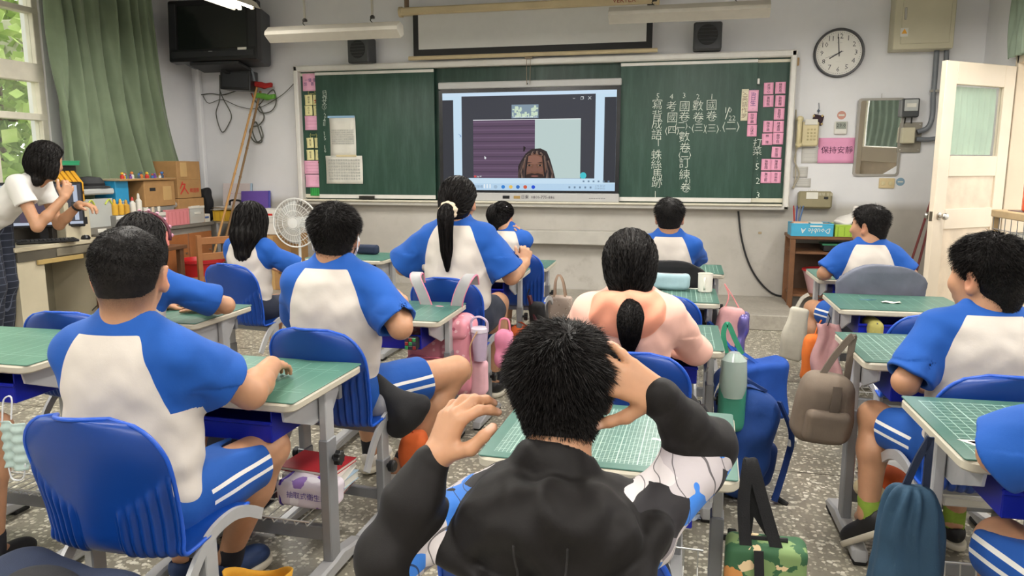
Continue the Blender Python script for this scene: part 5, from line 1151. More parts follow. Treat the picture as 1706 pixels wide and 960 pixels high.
        c0 = cap(.02, None, zl_f); L = tail or .24; dr = chain([(0, -.015, .0), (0, -.045, -.08), (0, -.06, -L)], [.092, .086, .055], .04); sd = union([(cone((sx * .075, .01, .01), (sx * .08, -.02, -L * .85), .025, .016), .03) for sx in (-1, 1)])
        hfq = lambda q: smin(c0(q), smax(smin(dr(q), sd(q), .03), q[:, 1] - .03, .02), .02) - .002 * np.sin(np.arctan2(q[:, 0], -q[:, 1] + .02) * 30 + q[:, 2] * 25)
    else:                                           # tied: 'pony', 'low', 'braid'
        c0 = cap(.015, None, zl_f); tie, L, tr = {'pony': (A3(0, -.118, -.035), .30, .034), 'low': (A3(.0, -.095, -.115), .15, .037), 'braid': (A3(-.01, -.105, .045), .15, .032)}[hair]
        if hair == 'low': swell = ell((0, -.06, -.06), (.06, .05, .075)); c1 = c0; c0 = lambda q: smin(c1(q), swell(q), .04)
        if tail is not None: L = tail
        back = HM.T @ A3(0, 0, -1)
        lw = .035 if hair == 'low' else 0.; P3 = [tie, tie + A3(0, -.03 - lw * .6, .004 if hair != 'low' else -.012), tie + A3(0, -.045 - lw, -.05), tie + A3(0, -.035 - lw, 0) + back * L * .6, tie + A3(0, -.028 - lw, 0) + back * L]
        extra = np.array(spline(P3, 5)); er = np.interp(np.linspace(0, 1, len(extra)), [0, .1, .38, .8, 1], [.018, .02, tr, tr * .72, .006])
        tl = chain(list(extra), list(er), .01)
        hfq = lambda q: smin(c0(q) - .001 * np.sin(np.arctan2(q[:, 0], q[:, 2] + .03) * 46), tl(q) - .0014 * np.sin(np.arctan2(q[:, 0] - tie[0], q[:, 1] - tie[1] + .035) * 12), .012)
    lo, hi = A3(-.16, -.24, -.2 if hair not in ('pony', 'long', 'low') else -.5), A3(.16, .16, .16)
    V, Q = surf(hfq, lo, hi, max(.0032, h * .6)); wV = lambda q: HC + (q * hs) @ HM.T
    gg = hair_g(V, None if hair != 'buzz' else ZL_Z + np.array([.05, .05, .045, .02, .022, .012, .004, 0])); nr = grad(hfq, V)
    if hair in ('crop', 'fluffy', 'buzz'):
        keep = gg > -.004; whirl = A3(.012, -.035, .1)
        def flow(p):
            d = p - whirl; d[:, 2] *= .3; d = d / (np.linalg.norm(d, axis=1)[:, None] + 1e-6); sw = np.stack([-d[:, 1], d[:, 0], 0 * d[:, 0]], 1); f_ = d * .8 + sw * .35 - A3(0, 0, .5); return f_ / np.linalg.norm(f_, axis=1)[:, None]
        ok = np.where(gg > .003)[0]; Lf = {'crop': .016, 'fluffy': .021, 'buzz': .006}[hair]
        lenf = lambda p: Lf * (.3 + .7 * np.clip((p[:, 2] + .03) / .09, 0, 1)); B, BQ = blades(V[ok], nr[ok], strands, lenf, g, flow, .0006 if hair == 'buzz' else .0009, .42 if hair != 'fluffy' else .34, .26)
    else:
        keep = np.ones(len(V), bool); n = strands; d = g.normal(size=(n, 3)); d[:, 2] = np.abs(d[:, 2]) * 1.0 - .35; d /= np.linalg.norm(d, axis=1)[:, None]; d = d[(hair_g(d * .1, zl_f) > .005)]; n = len(d); K = 12; st0 = d * .1; u = np.linspace(0, 1, K)[None, :, None]
        if hair in ('bob', 'long'):
            az = np.arctan2(d[:, 0], -d[:, 1]) * .92; Lb = -.105 if hair == 'bob' else -(tail or .24); end = np.stack([np.sin(az) * .085, -np.cos(az) * .085 - .01, np.full(n, Lb) + g.normal(size=n) * .014], 1); end[:, 1] = np.minimum(end[:, 1], .03); mid = np.stack([np.sin(az) * .1, -np.cos(az) * .1, np.full(n, -.0)], 1); mid[:, 1] = np.minimum(mid[:, 1], .04)
            paths = (1 - u) ** 2 * st0[:, None] + 2 * u * (1 - u) * mid[:, None] + u * u * end[:, None]
        else:
            ka = K // 2; ua = np.linspace(0, 1, ka)[None, :, None]; A_ = (1 - ua) * st0[:, None] + ua * tie; nn = np.linalg.norm(A_, axis=2)[..., None]; A_ = A_ / nn * np.maximum(nn, .09 * (1 - ua ** 3) + np.linalg.norm(tie) * ua ** 3); ub = np.linspace(.08, 1, K - ka); ex = np.stack([np.interp(ub, np.linspace(0, 1, len(extra)), extra[:, j]) for j in range(3)], 1); rr = np.interp(ub, np.linspace(0, 1, len(er)), er); o = g.normal(size=(n, 3)); o /= np.linalg.norm(o, axis=1)[:, None]; B_ = ex[None] + o[:, None] * rr[None, :, None] * 1.02; B_[:, -1] += g.normal(size=(n, 3)) * .008; paths = np.concatenate([A_, B_], 1)
        fp = paths.reshape(-1, 3)
        for _ in range(2): fp = fp - grad(hfq, fp) * (np.clip(hfq(fp), -.03, .03) - .0012)[:, None]
        B, BQ = ribbons(fp.reshape(paths.shape), .0011, g)
        if hair in ('pony', 'low', 'long', 'bob'):                     # a few flyaway hairs
            pass
    kf = keep[Q].all(1); Vh = wV(V); nV = len(V); mesh_of('hair', np.concatenate([Vh, wV(B)]), np.concatenate([Q[kf], BQ + nV]), M_hair, None, root)
    root['_'] = 0; del root['_']
    return root, dict(HC=HC, HM=HM, hs=hs, N=N, T=T, AR=AR, tie=(None if extra is None else HC + HM @ (tie * hs)), SH=SH)
# ------------------------------------------------------------------ the class
PEOPLE = {}
def P_(k, *a, **kw): PEOPLE[k] = person(*a, **kw); return PEOPLE[k]
def rel(loc, p): return (p[0] - loc[0], p[1] - loc[1], p[2])
# boy with hands raised beside his head, nearest the camera
L_ = (-.19, 1.15)
P_('C1', 'person in black jacket with printed sleeves raising both hands beside spiky black hair', L_, s=.97, hz=.43, lean=-3, hd=(2, -4, 0), hoff=(.0, .05, .038), headk=.97, hair='fluffy', top='jacket', bottom='long', h=.0042, seed=3, strands=30000, hth=.015, neck=.95, shoe=M_shoe_w,
   arms=dict(L=dict(E=rel(L_, (-.43, .99, .77)), w=rel(L_, (-.365, 1.05, .915)), d=(.28, .25, .95), n=(-.62, -.75, .2), hand=dict(curls=[(48, 30, 15), (40, 38, 20), (34, 42, 25), (30, 40, 25)], spread=6, thumb=(55, 25), s=1.0)),
             R=dict(E=rel(L_, (.05, 1.24, .90)), w=rel(L_, (-.032, 1.15, 1.005)), d=(-.84, -.14, .45), n=(.1, -.95, .3), hand=dict(curls=[(10, 20, 12), (14, 20, 12), (14, 22, 14), (16, 24, 14)], spread=12, thumb=(66, 46), s=1.0))))
# big boy on the left
L_ = (-1.41, 1.62)
P_('B1', 'person nearest on the left, boy with shaved nape writing at the scribbled green desk', L_, rz=2, s=1.06, hz=.47, lean=3, hd=(20, 3, 0), hoff=(0, 0, .022), headk=1.04, hair='buzz', h=.005, girth=1.16, seed=4, strands=26000, hth=.009, neck=1.04, skin=M_skin, shoe=M_shoe_n, sock=M_sock_b, cutleg=.78, slen=.62,
   arms=dict(R=dict(E=rel(L_, (-1.17, 1.80, .73)), w=rel(L_, (-1.225, 2.02, .748)), d=(-.12, 1, -.12), n=(.15, .1, 1), hand=dict(curl=(16, 28, 22))), L=dict(w=rel(L_, (-1.52, 1.98, .735)), pole=(-1, -.1, -.6), d=(.2, 1, 0), n=(0, 0, 1))),
   legs=dict(R=dict(k=(.19, .35, .50), a=(.02, .36, .11), t=-15), L=dict(k=(-.13, .42, .52), a=(-.14, .36, .10))))
# boy with the face mask
L_ = (-1.28, 2.55)
P_('B2', 'person with short spiky hair, white face mask and one bare knee stretched into the aisle', L_, s=1.08, hz=.51, lean=2, hd=(12, 0, 0), headk=.95, hair='crop', h=.0055, girth=1.06, seed=5, strands=15000, neck=.95, cutleg=.62, shoe=M_shoe_w,
   arms=dict(R=dict(E=rel(L_, (-1.0, 2.50, .78)), w=rel(L_, (-1.06, 2.66, .845)), d=(-.5, .6, .45), n=(.75, -.2, .6), hand=dict(curl=(55, 70, 40))), L=dict(w=rel(L_, (-1.36, 2.86, .76)), pole=(-1, -.2, -.6), d=(.5, .8, .2), n=(-.3, 0, 1), hand=dict(curl=(50, 60, 40)))),
   legs=dict(R=dict(k=(.36, .36, .515), a=(.15, .20, .12), t=10), L=dict(k=(-.12, .44, .52), a=(-.06, .42, .10))))
# tall girl with the scrunchie
L_ = (-1.19, 3.80)
P_('B3', 'person with long low ponytail and cream scrunchie in a loose blue sleeved shirt', L_, s=1.13, hz=.55, lean=3, hd=(-5, -2, 0), hair='pony', h=.0065, girth=1.08, seed=6, strands=5000, sleeve=1.28, tail=.27, bottom='dark',
   arms=dict(R=dict(E=rel(L_, (-.90, 3.83, .78)), w=rel(L_, (-.865, 4.0, .83)), d=(.1, .4, .9), n=(.4, -.8, .3), hand=dict(curl=(50, 60, 40))), L=dict(w=rel(L_, (-1.38, 4.05, .76)), pole=(-1, -.3, -.4), d=(.5, .8, 0))))
# small girl with braided hair
L_ = (-1.23, 5.06)
P_('B4', 'small person with braided high ponytail resting the right hand against the cheek', L_, rz=-6, s=.92, hz=.50, lean=8, hd=(-12, 8, 8), hoff=(-.05, 0, 0), hair='braid', h=.0075, seed=7, strands=3000, bottom='dark',
   arms=dict(R=dict(w=rel(L_, (-1.13, 5.12, .87)), pole=(.5, .3, -1), d=(-.3, -.1, 1), n=(.9, .2, .1), hand=dict(curl=(30, 40, 30))), L=dict(w=(-.1, .3, .70))))
# girl with loose hair on the far left
L_ = (-2.60, 4.06)
P_('A3', 'person with loose straight shoulder length black hair seated before the wooden chair', L_, rz=-8, s=.94, hz=.50, lean=4, hd=(12, 12, 0), hair='long', h=.0065, seed=8, strands=6000, tail=.19, bottom='dark', headk=1.1,
   arms=dict(R=dict(w=(.22, .30, .70), pole=(1, -.3, -.5), d=(-.2, 1, 0)), L=dict(w=(-.12, .32, .70))))
# girl with the headband
L_ = (-2.27, 2.64)
P_('A2', 'person with flowered headband half hidden behind the nearest boy, arm on the desk', L_, rz=-4, s=.98, hz=.51, lean=10, hd=(20, 10, 0), hoff=(.03, -.02, 0), hair='bob', h=.0055, seed=9, strands=5000, bottom='dark', slen=.8,
   arms=dict(R=dict(E=rel(L_, (-2.01, 2.93, .745)), w=rel(L_, (-2.20, 3.0, .715)), d=(-1, .2, 0), n=(0, .1, 1)), L=dict(w=(-.15, .38, .71), d=(.6, .8, 0))))
# girl in the peach hoodie
L_ = (-.185, 2.50)
P_('C2', 'person in a peach hoodie with black hair tied in a short low ponytail', L_, s=.96, hz=.50, lean=4, hd=(6, 2, 0), headk=1.08, hair='low', h=.005, seed=10, strands=9000, top='hoodie', bottom='dark', tail=.15,
   arms=dict(R=dict(w=(.13, .32, .71), pole=(1, -.3, -.6)), L=dict(w=(-.13, .32, .71), pole=(-1, -.3, -.6))))
# boy in front of the board
L_ = (-.105, 4.54)
P_('C4', 'person with neat short hair sitting upright directly before the right blackboard panel', L_, s=.99, hz=.51, lean=1, hd=(0, 0, 0), hair='crop', h=.007, seed=11, strands=6000, hth=.014,
   arms=dict(R=dict(w=(.16, .40, .72), pole=(1, -.2, -.5), d=(-.6, .7, 0)), L=dict(w=(-.13, .34, .71))))
# boy looking left on the right side
L_ = (1.0, 4.54)
P_('D1', 'person turning the head left with both elbows spread on the desk by the shelf', L_, s=.95, hz=.50, lean=6, hd=(58, 4, 0), headk=1.06, hair='crop', h=.007, seed=12, strands=6000, hth=.016, girth=1.06,
   arms=dict(L=dict(E=rel(L_, (.78, 4.56, .755)), w=rel(L_, (.80, 4.78, .705)), d=(.2, 1, 0)), R=dict(E=rel(L_, (1.22, 4.54, .755)), w=rel(L_, (1.14, 4.78, .705)), d=(-.2, 1, 0))),
   legs=dict(L=dict(k=(-.22, .36, .48), a=(-.20, .24, .1))))
# boy with green socks
L_ = (.885, 2.46)
P_('D3', 'person with thick black hair and green sock turning left at the ruled desk', L_, rz=4, s=.98, hz=.49, lean=4, hd=(38, 6, 0), headk=1.10, hair='crop', h=.005, seed=13, strands=16000, hth=.018, sock=M_sock_g, cutleg=.7,
   arms=dict(L=dict(E=rel(L_, (.655, 2.42, .715)), w=rel(L_, (.72, 2.58, .66)), d=(.4, 1, -.1)), R=dict(w=(.14, .30, .745))),
   legs=dict(L=dict(k=(-.21, .28, .50), a=(-.23, .20, .17), t=32, p=38), R=dict(k=(.12, .38, .49))))
# pupils cut by the picture's edges
L_ = (.93, 1.46)
P_('D4', 'person cut by the right edge, blue sleeve and bare elbow on the ruled desk', L_, rz=4, s=1.04, hz=.52, lean=12, hd=(0, 12, 0), hair='crop', h=.0055, seed=14, strands=6000, girth=1.08, slen=1.04, cutleg=.97,
   arms=dict(L=dict(E=rel(L_, (.645, 1.645, .785)), w=rel(L_, (.83, 1.74, .765)), d=(1, .25, 0)), R=dict(w=(.15, .34, .77))),
   legs=dict(L=dict(k=(-.16, .40, .49), a=(-.13, .36, .1)), R=dict(k=(.12, .42, .50))))
L_ = (-2.46, 1.46)
P_('A1', 'person cut by the left edge, only a bare knee showing beside the hanging mask', L_, s=1., hz=.51, lean=5, hair='crop', h=.010, seed=15, strands=500,
   legs=dict(R=dict(k=(.30, .42, .52), a=(.26, .40, .1)), L=dict(k=(-.1, .4, .5))))
# teacher bending over the computer
L_ = (-4.87, 4.36)
P_('T', 'adult person in white tee and navy checked trousers bending towards the computer monitor', L_, rz=-72, s=1.12, hz=.96, lean=52, hd=(62, 20, 0), headk=.98, hair='bob', top='tee', bottom='long', adult=True, h=.0075, seed=16, strands=4000, shoe=M_shoe_w, slen=.45, sleeve=.85,
   arms=dict(R=dict(w=(.10, .60, 1.14), pole=(.3, -.1, -1), d=(-.3, .3, .9), n=(.6, .6, 0), hand=dict(curl=(45, 55, 35))), L=dict(w=(-.1, .60, 1.08), pole=(-.3, -.6, -.6), d=(.2, 1, 0))),
   legs=dict(L=dict(k=(-.09, .03, .52), a=(-.09, -.03, .1)), R=dict(k=(.09, .05, .52), a=(.10, -.01, .1))))
# --- things worn (parts of their wearers)
def headpart(k, name, f, m, label=None, h=.003, lo=(-.14, -.2, -.16), hi=(.14, .16, .16)):
    root, D = PEOPLE[k]; V, Q = surf(f, lo, hi, h); o = mesh_of(name, D['HC'] + (V * D['hs']) @ D['HM'].T, Q, m, None, root)
    if label: o['label'] = label
    return o
_, hb = head_sdf(1.)
M_mask = mat('white mask', '#e3e6ea', .8, .03, 40.)
headpart('B2', 'face_mask', lambda q: smax(smax(np.abs(hb(q) - .008) - .004, .018 - q[:, 1], .004), smax(q[:, 2] + .012, -.098 - q[:, 2], .004), .004), M_mask)
for sx in (-1, 1): headpart('B2', 'ear_loop', chain([(sx * .068, .03, -.03), (sx * .083, .0, .012), (sx * .086, -.02, -.006), (sx * .08, -.015, -.05), (sx * .066, .025, -.07)], [.0022] * 5, .002), M_mask, h=.0016)
def ring_at(k, name, m, R0, r0, bump=0., n=30, flat=1.):
    root, D = PEOPLE[k]; c = D['tie'] - np.zeros(3); ax = D['HM'] @ A3(0, -1, .1 if k != 'C2' else -.9); x, y, d = frame(ax); pts = [c + d * .012 + (x * math.cos(a) + y * math.sin(a)) * R0 * (1 + bump * .25 * math.sin(7 * a)) for a in np.linspace(0, 2 * math.pi, n, endpoint=False)]
    return MB().tube(pts, [r0 * (1 + bump * math.sin(9 * i * 2 * math.pi / n)) for i in range(n)], 10, closed=True).build(name, m, root, smooth=180)
ring_at('B3', 'scrunchie', mat('cream scrunchie', '#dccbb0', .9, .06, 30.), .033, .018, .18); ring_at('C2', 'hair_tie', M_black, .021, .006); ring_at('B4', 'hair_tie', mat('pink tie', '#d77a9a', .7), .016, .007)
# headband with little flowers, watch
root, D = PEOPLE['A2']
V = [D['HC'] + D['HM'] @ (A3(.108 * math.sin(a), .03, .02 + .108 * math.cos(a)) * D['hs']) for a in np.linspace(-1.7, 1.7, 20)]
hbnd = MB().tube(V, .007, 8).build('headband', mat('plum headband', '#5a2433', .6), root, smooth=180)
for a in np.linspace(-1.2, 1.5, 9):
    c = D['HC'] + D['HM'] @ (A3(.118 * math.sin(a), .03, .02 + .118 * math.cos(a)) * D['hs']); MB().lathe([(0, -.004), (.009, 0), (0, .007)], c, 7, tuple(D['HM'] @ A3(math.sin(a), 0, math.cos(a)))).build('flower', mat('pink flower', '#c98aa0', .6), hbnd)
root, D = PEOPLE['T']; a = D['AR']['L']; w0 = a['E'] + (a['W'] - a['E']) * .88; ax = a['W'] - a['E']; x, y, d = frame(ax)
wt = MB().tube([w0 + (x * math.cos(t_) + y * math.sin(t_)) * .031 for t_ in np.linspace(0, 2 * math.pi, 20, endpoint=False)], .008, 6, closed=True).build('watch_strap', M_spk2, root); MB().box(w0 + y * .036, (.03, .03, .012), bev=.004).build('watch_case', M_spk2, wt)
for hx in range(5):
    root, D = PEOPLE['B4']; a = -1.1 + .5 * hx; c = D['HC'] + D['HM'] @ (A3(.07 * math.sin(a), -.055, .07 + .02 * math.cos(a)) * D['hs']); MB().lathe([(0, -.006), (.007, 0), (0, .006)], c, 8).build('hair_bead', mat('pearl bead', '#d9d4da', .3), root)

# seams of the nearest jacket's hood
root, D = PEOPLE['C1']; jk = [c for c in root.children if c.name.startswith('jacket')][0]
vv = np.empty(len(jk.data.vertices) * 3, np.float32); jk.data.vertices.foreach_get('co', vv); vv = vv.reshape(-1, 3)
for x in (-.035, .045):
    pts = []
    for z in np.linspace(-.03, -.17, 9):
        p = D['N'] + D['T'] @ A3(x * (1 + z * 1.5), -.2, z); d2 = (vv[:, 0] - p[0]) ** 2 + (vv[:, 2] - p[2]) ** 2; i = np.where(d2 < .0004)[0]
        if len(i): j = i[np.argmin(vv[i, 1])]; pts.append((p[0], vv[j, 1] - .0005, p[2]))
    if len(pts) > 3: MB().tube(spline(pts, 4), .0016, 6).build('hood_seam', M_black, root, smooth=180)
# ------------------------------------------------------------------ soft goods
def rbox(half, r):
    half = np.array(half, F4) - F4(r)
    def f(P):
        q = np.abs(P) - half; return nrm3(np.maximum(q, 0)) + np.minimum(q.max(1), 0) - F4(r)
    return f
def soft(name, f, m, parent, lo, hi, h=.006, at=(0, 0, 0), rot=None, wr=.004, fr=26., seed=0):
    V, Q = surf(lambda P: f(P) - wrinkle(P, wr, fr, seed), lo, hi, h); Mx = rot if rot is not None else np.eye(3); return mesh_of(name, V @ np.array(Mx).T + A3(*at), Q, m, None, parent)
def strap(name, pts, wd, m, parent, th=.003, up=(1, 0, 0), label=None):
    P = spline(pts, 6); V = []; F = []
    for i, p in enumerate(P):
        d = P[min(i + 1, len(P) - 1)] - P[max(i - 1, 0)]; d /= np.linalg.norm(d) + 1e-9; x = np.array(up, float); x = x - d * (x @ d); x /= np.linalg.norm(x) + 1e-9; n = np.cross(d, x)
        for a, b in ((-1, -1), (1, -1), (1, 1), (-1, 1)): V.append(p + x * wd / 2 * a + n * th / 2 * b)
    K = len(P); F = [(i * 4 + j, i * 4 + (j + 1) % 4, (i + 1) * 4 + (j + 1) % 4, (i + 1) * 4 + j) for i in range(K - 1) for j in range(4)] + [(3, 2, 1, 0), tuple((K - 1) * 4 + k for k in range(4))]
    o = MB().add(V, F).build(name, m, parent, smooth=50)
    if label: o['label'] = label
    return o
def sack(name, label, cat, loc, half, m, rz=0., tilt=(0, 0), r=None, seed=1, wr=.006, h=.006, taper=.15, fr=22., pleat=0.):
    """a soft bag hanging from its top: origin at the top middle; narrower towards the mouth"""
    t = thing(name, label, cat, loc, R(rz)); t.rotation_euler = (R(tilt[0]), R(tilt[1]), R(rz)); hx, hy, hz = half; rr = r or min(hx, hy) * .75
    b = rbox((hx, hy, hz), rr)
    def f(P):
        q = P + np.array([0, 0, hz], F4); k = 1 + pleat * np.sin(9 * np.arctan2(P[:, 0], P[:, 1]) + 2 * np.sin(P[:, 2] * 14)) * np.clip(1.3 + P[:, 2] / hz, .25, 1) - taper * np.clip((q[:, 2] + hz * .2) / hz, 0, 1); q = np.stack([q[:, 0] / k, q[:, 1] / k, q[:, 2]], 1); return b(q.astype(F4)) * F4(.9)
    soft('body', f, m, t, (-hx - .03, -hy - .03, -2 * hz - .03), (hx + .03, hy + .03, .03), h, wr=wr, fr=fr, seed=seed); return t
def cloth2(name, c, bump=.3): 
    if name in MATS: return MATS[name]
    t = NT(name); co = t.coord(); t.bump(t.noise(co, 320, 2), bump, .002); n = t.noise(co, 9, 4); c = lin(c); MATS[name] = t.set(t.ramp(n, [(.3, tuple(x * .85 for x in c[:3]) + (1,)), (.7, tuple(min(1, x * 1.1) for x in c[:3]) + (1,))]), .8); return MATS[name]
def printed(name, base, spots, scale=18., thr=.5):
    t = NT(name); co = t.coord(); v = t.n('ShaderNodeTexVoronoi', i_Scale=scale); t.l(co, v.inputs['Vector']); r = t.xyz(v.outputs['Color']); c = lin(base)
    nz = t.noise(co, scale * 1.6, 3); col = c
    for i, s in enumerate(spots):
        f = t.math('MULTIPLY', t.math('LESS_THAN', v.outputs['Distance'], t.math('MULTIPLY', nz, thr)), t.math('GREATER_THAN', r[i % 3], .45)); col = t.mix(f, col, lin(s))
    return t.set(col, .75)
def knob(k, s): x, y, h, mi, tz, lab = DESK_TABLE[k]; return A3(x + s * .315, y + .265, .44)
M_blk = cloth2('black fabric', '#1a1a1d'); M_navy2 = cloth2('navy fabric', '#1b2740'); M_zip = mat('zip', '#7d7d80', .4, 0, metal=.6)
# pink backpack behind the tall girl's chair
pb = thing('backpack', 'pink patterned backpack hung by grey straps on the ponytail girl\'s chair', 'backpack', (-1.16, 3.47, .0)); M_pp = printed('pink patterned cloth', '#dc909f', ['#b0566e', '#eec0c8'], 30., .6); M_pk = cloth2('pink cloth', '#df8ea0')
soft('body', rbox((.17, .085, .205), .06), M_pp, pb, (-.2, -.12, -.24), (.2, .12, .24), .007, at=(0, -.015, .44), wr=.005, seed=2); soft('front_pocket', rbox((.125, .04, .085), .03), M_pk, pb, (-.16, -.06, -.11), (.16, .06, .11), .006, at=(-.03, -.105, .36), wr=.003, seed=3); soft('top_flap', rbox((.15, .05, .05), .03), M_pp, pb, (-.2, -.08, -.08), (.2, .08, .08), .006, at=(.0, -.07, .58), wr=.003, seed=4)
MB().tube(spline([(-.11, -.15, .44), (0, -.152, .452), (.07, -.15, .44)], 6), .004, 6).build('zip', mat('pink zip', '#d9738c', .5), pb)
M_gs = cloth2('grey strap', '#a6a6a8'); M_ps = mat('pink piping', '#e0809a', .7)
for s in (-1, 1):
    pts = [(s * .07, -.02, .655), (s * .095, -.035, .74), (s * .13, -.03, .815), (s * .14, .03, .83), (s * .14, .06, .78)]; so = strap('shoulder_strap', pts, .05, M_gs, pb, .012)
    for e in (-1, 1): MB().tube(spline([A3(*p) + A3(e * .027, -.002, 0) for p in pts], 6), .004, 6).build('piping', M_ps, so)
MB().tube(spline([(-.04, -.05, .63), (-.03, -.055, .675), (.03, -.055, .675), (.04, -.05, .63)], 5), .006, 8).build('top_handle', M_ps, pb)
soft('side_pocket', rbox((.04, .05, .09), .03), cloth2('pale pink mesh', '#e7b3bd'), pb, (-.07, -.08, -.12), (.07, .08, .12), .006, at=(.19, -.03, .33), wr=.002, seed=9)
tb = thing('tumbler', 'lilac tumbler with loop handle in the pink backpack\'s side pocket', 'bottle', (-.955, 3.40, .43)); tb.scale = (.85, .85, .72); M_lil = mat('lilac plastic', '#b9a6bd', .3, .03); MB().lathe([(.036, 0), (.044, .12), (.046, .17), (.047, .2)], n=24).build('cup', M_lil, tb); MB().lathe([(.05, .195), (.05, .22), (.043, .226), (0, .23)], n=24).build('lid', mat('clear lid', '#d5ccd8', .15), tb); MB().tube(spline([(-.046, 0, .2), (-.044, -.01, .27), (0, -.015, .30), (.044, -.01, .27), (.046, 0, .2)], 6), .008, 8).build('handle', M_lil, tb)
MB().tube(spline([(.0, -.05, .21), (-.04, -.06, .1), (-.03, -.06, -.05), (-.05, -.055, -.12)], 6), .004, 5).build('bead_strap', mat('gold beads', '#c9a27a', .4), tb)
# peach pink round bag and the orange cloth near the small girl's chair
rb = sack('round_bag', 'round pink pleated bag hanging beside the tumbler, under the small girl\'s chair', 'bag', (-.905, 3.70, .52), (.05, .045, .10), cloth2('bright pink cloth', '#e08cab'), seed=5, h=.007, wr=.007, fr=40)
MB().tube(spline([(-.03, 0, -.01), (-.02, 0, .05), (.02, 0, .05), (.03, 0, -.01)], 5), .005, 6).build('handle', M_ps, rb)
oc = sack('cloth_bag', 'orange cloth bag lying under the small girl\'s chair', 'bag', (-1.0, 4.55, .36), (.08, .07, .09), cloth2('orange cloth', '#d9632a'), seed=6, h=.008, wr=.008)
strap('drawstring', [(-.04, 0, -.01), (0, -.05, .03), (.05, -.02, -.01)], .012, cloth2('orange cord', '#b94f20'), oc)
# dark red recorder case on the tall girl's desk side
rc = thing('recorder_bag', 'black mesh bag with a dark red recorder hanging right of the ponytail girl\'s desk', 'bag', (-.915, 4.52, .50)); soft('bag', rbox((.05, .035, .12), .03), M_blk, rc, (-.08, -.06, -.15), (.08, .06, .15), .008, at=(.02, 0, -.1), wr=.006); MB().tube([(-.03, -.01, .06), (.02, -.03, -.1)], [.016, .013], 10).tube([(.02, -.03, -.1), (.05, -.04, -.17)], [.016, .012], 10).build('recorder', mat('dark red lacquer', '#4a1420', .3), rc); MB().cyl((.022, -.031, -.11), (.04, -.037, -.15), .0165, 10).build('recorder_joint', mat('ivory', '#d8c6a4', .4), rc)
MB().tube(spline([(-.02, 0, .0), (-.04, 0, .06), (-.03, 0, .1)], 4), .004, 5).build('cord', M_blk, rc)
# speckled tote on the far small desk
tt = sack('tote_bag', 'speckled beige tote bag hanging from the small girl\'s desk', 'bag', (-.88, 5.30, .43), (.085, .03, .12), printed('speckled canvas', '#b9a79a', ['#8d7468', '#d9cfc6'], 60., .5), seed=7, h=.007, taper=-.05)
for y in (-.025, .025): strap('handle', [(-.04, y, -.01), (-.035, y * .5, .10), (-.01, 0, .15), (.02, y * .5, .1), (.04, y, -.01)], .016, mat('tan strap', '#a58a74', .7), tt)
# blue tote, green water bag, purple bag, blue backpack and floral tote along the aisle
k2 = knob('C2', 1)
bt = sack('tote_bag', 'bright blue shopping tote hanging low by long straps in the aisle', 'bag', (.37, 3.86, .385), (.12, .07, .15), cloth2('shiny blue', '#124aa5'), rz=10, tilt=(0, -8), r=.03, seed=8, wr=.008, taper=-.12, h=.006, pleat=.03)
for y in (-.03, .03): strap('handle', [(-.07, y, -.01), (-.12, .08 + y * .5, .08), (-.185, .19, .19), (-.175, .19, .10), (-.09, .08 + y * .6, .06), (.0, y, -.01)], .014, cloth2('shiny blue', '#124aa5'), bt)
gb = sack('drink_bag', 'green and clear plastic bag hanging from the hoodie girl\'s desk', 'bag', (.20, 3.03, .62), (.055, .045, .16), mat('sea green plastic', '#3f8f78', .35, .1), seed=9, h=.007, wr=.004); MB().lathe([(.045, -.15), (.055, -.1), (.05, .0), (.02, .03), (0, .03)], (0, -.015, -.02), 16).build('clear_top', glass('clear plastic', (.95, .97, .95, 1), .1, .45), gb); strap('handle', [(-.03, 0, 0), (-.045, .0, .08), (-.03, 0, .12), (.0, 0, .06), (.03, 0, 0)], .02, cloth2('teal strap', '#2e8a6a'), gb)
pg = sack('pouch_bag', 'pink drawstring bag with a shiny purple side hanging from the mug desk', 'bag', (.245, 3.98, .63), (.075, .045, .125), cloth2('dusty pink', '#cf9c9c'), seed=10, tilt=(0, 6), h=.006); soft('shiny_side', rbox((.028, .05, .11), .025), mat('metallic purple', '#7d74b5', .25, .1, metal=.6), pg, (-.05, -.07, -.14), (.05, .07, .14), .006, at=(.06, -.008, -.125), wr=.006, fr=40)
for s in (-1, 1): MB().tube(spline([(s * .04, 0, -.01), (-.02 + s * .01, 0, .06), (-.06, 0, .12)], 5), .0035, 6).build('drawstring', mat('pink cord', '#d98a8c', .7), pg)
bp = thing('backpack', 'royal blue backpack slumped on the floor beside the hoodie girl\'s desk', 'backpack', (.21, 3.13, 0), R(20)); bp.rotation_euler = (R(0), R(10), R(20)); M_bb = cloth2('blue nylon', '#123f86')
soft('body', rbox((.10, .15, .23), .08), M_bb, bp, (-.14, -.2, -.27), (.14, .2, .27), .007, at=(0, 0, .235), wr=.009, seed=11); soft('pocket', rbox((.05, .11, .1), .04), cloth2('deep blue nylon', '#0f326f'), bp, (-.08, -.15, -.14), (.08, .15, .14), .007, at=(.085, 0, .16), wr=.005, seed=12)
for y in (-.07, .07): strap('shoulder_strap', [(.02, y, .47), (-.10, y, .5), (-.15, y - .02, .38), (-.13, y - .05, .2), (-.09, y - .06, .06)], .05, cloth2('deep blue nylon', '#0f326f'), bp, .012, (0, 1, 0))
strap('front_strap', [(.05, -.15, .45), (.12, -.17, .33), (.15, -.13, .2), (.12, -.16, .04)], .035, cloth2('deep blue nylon', '#0f326f'), bp, .008, (0, 1, 0)); MB().box((.14, -.155, .29), (.03, .02, .03), bev=.003).build('reflector', mat('reflector', '#c9c9c4', .3), bp); MB().tube([(.13, -.12, .05), (.18, -.16, .03)], .012, 8).build('buckle', M_blk, bp)
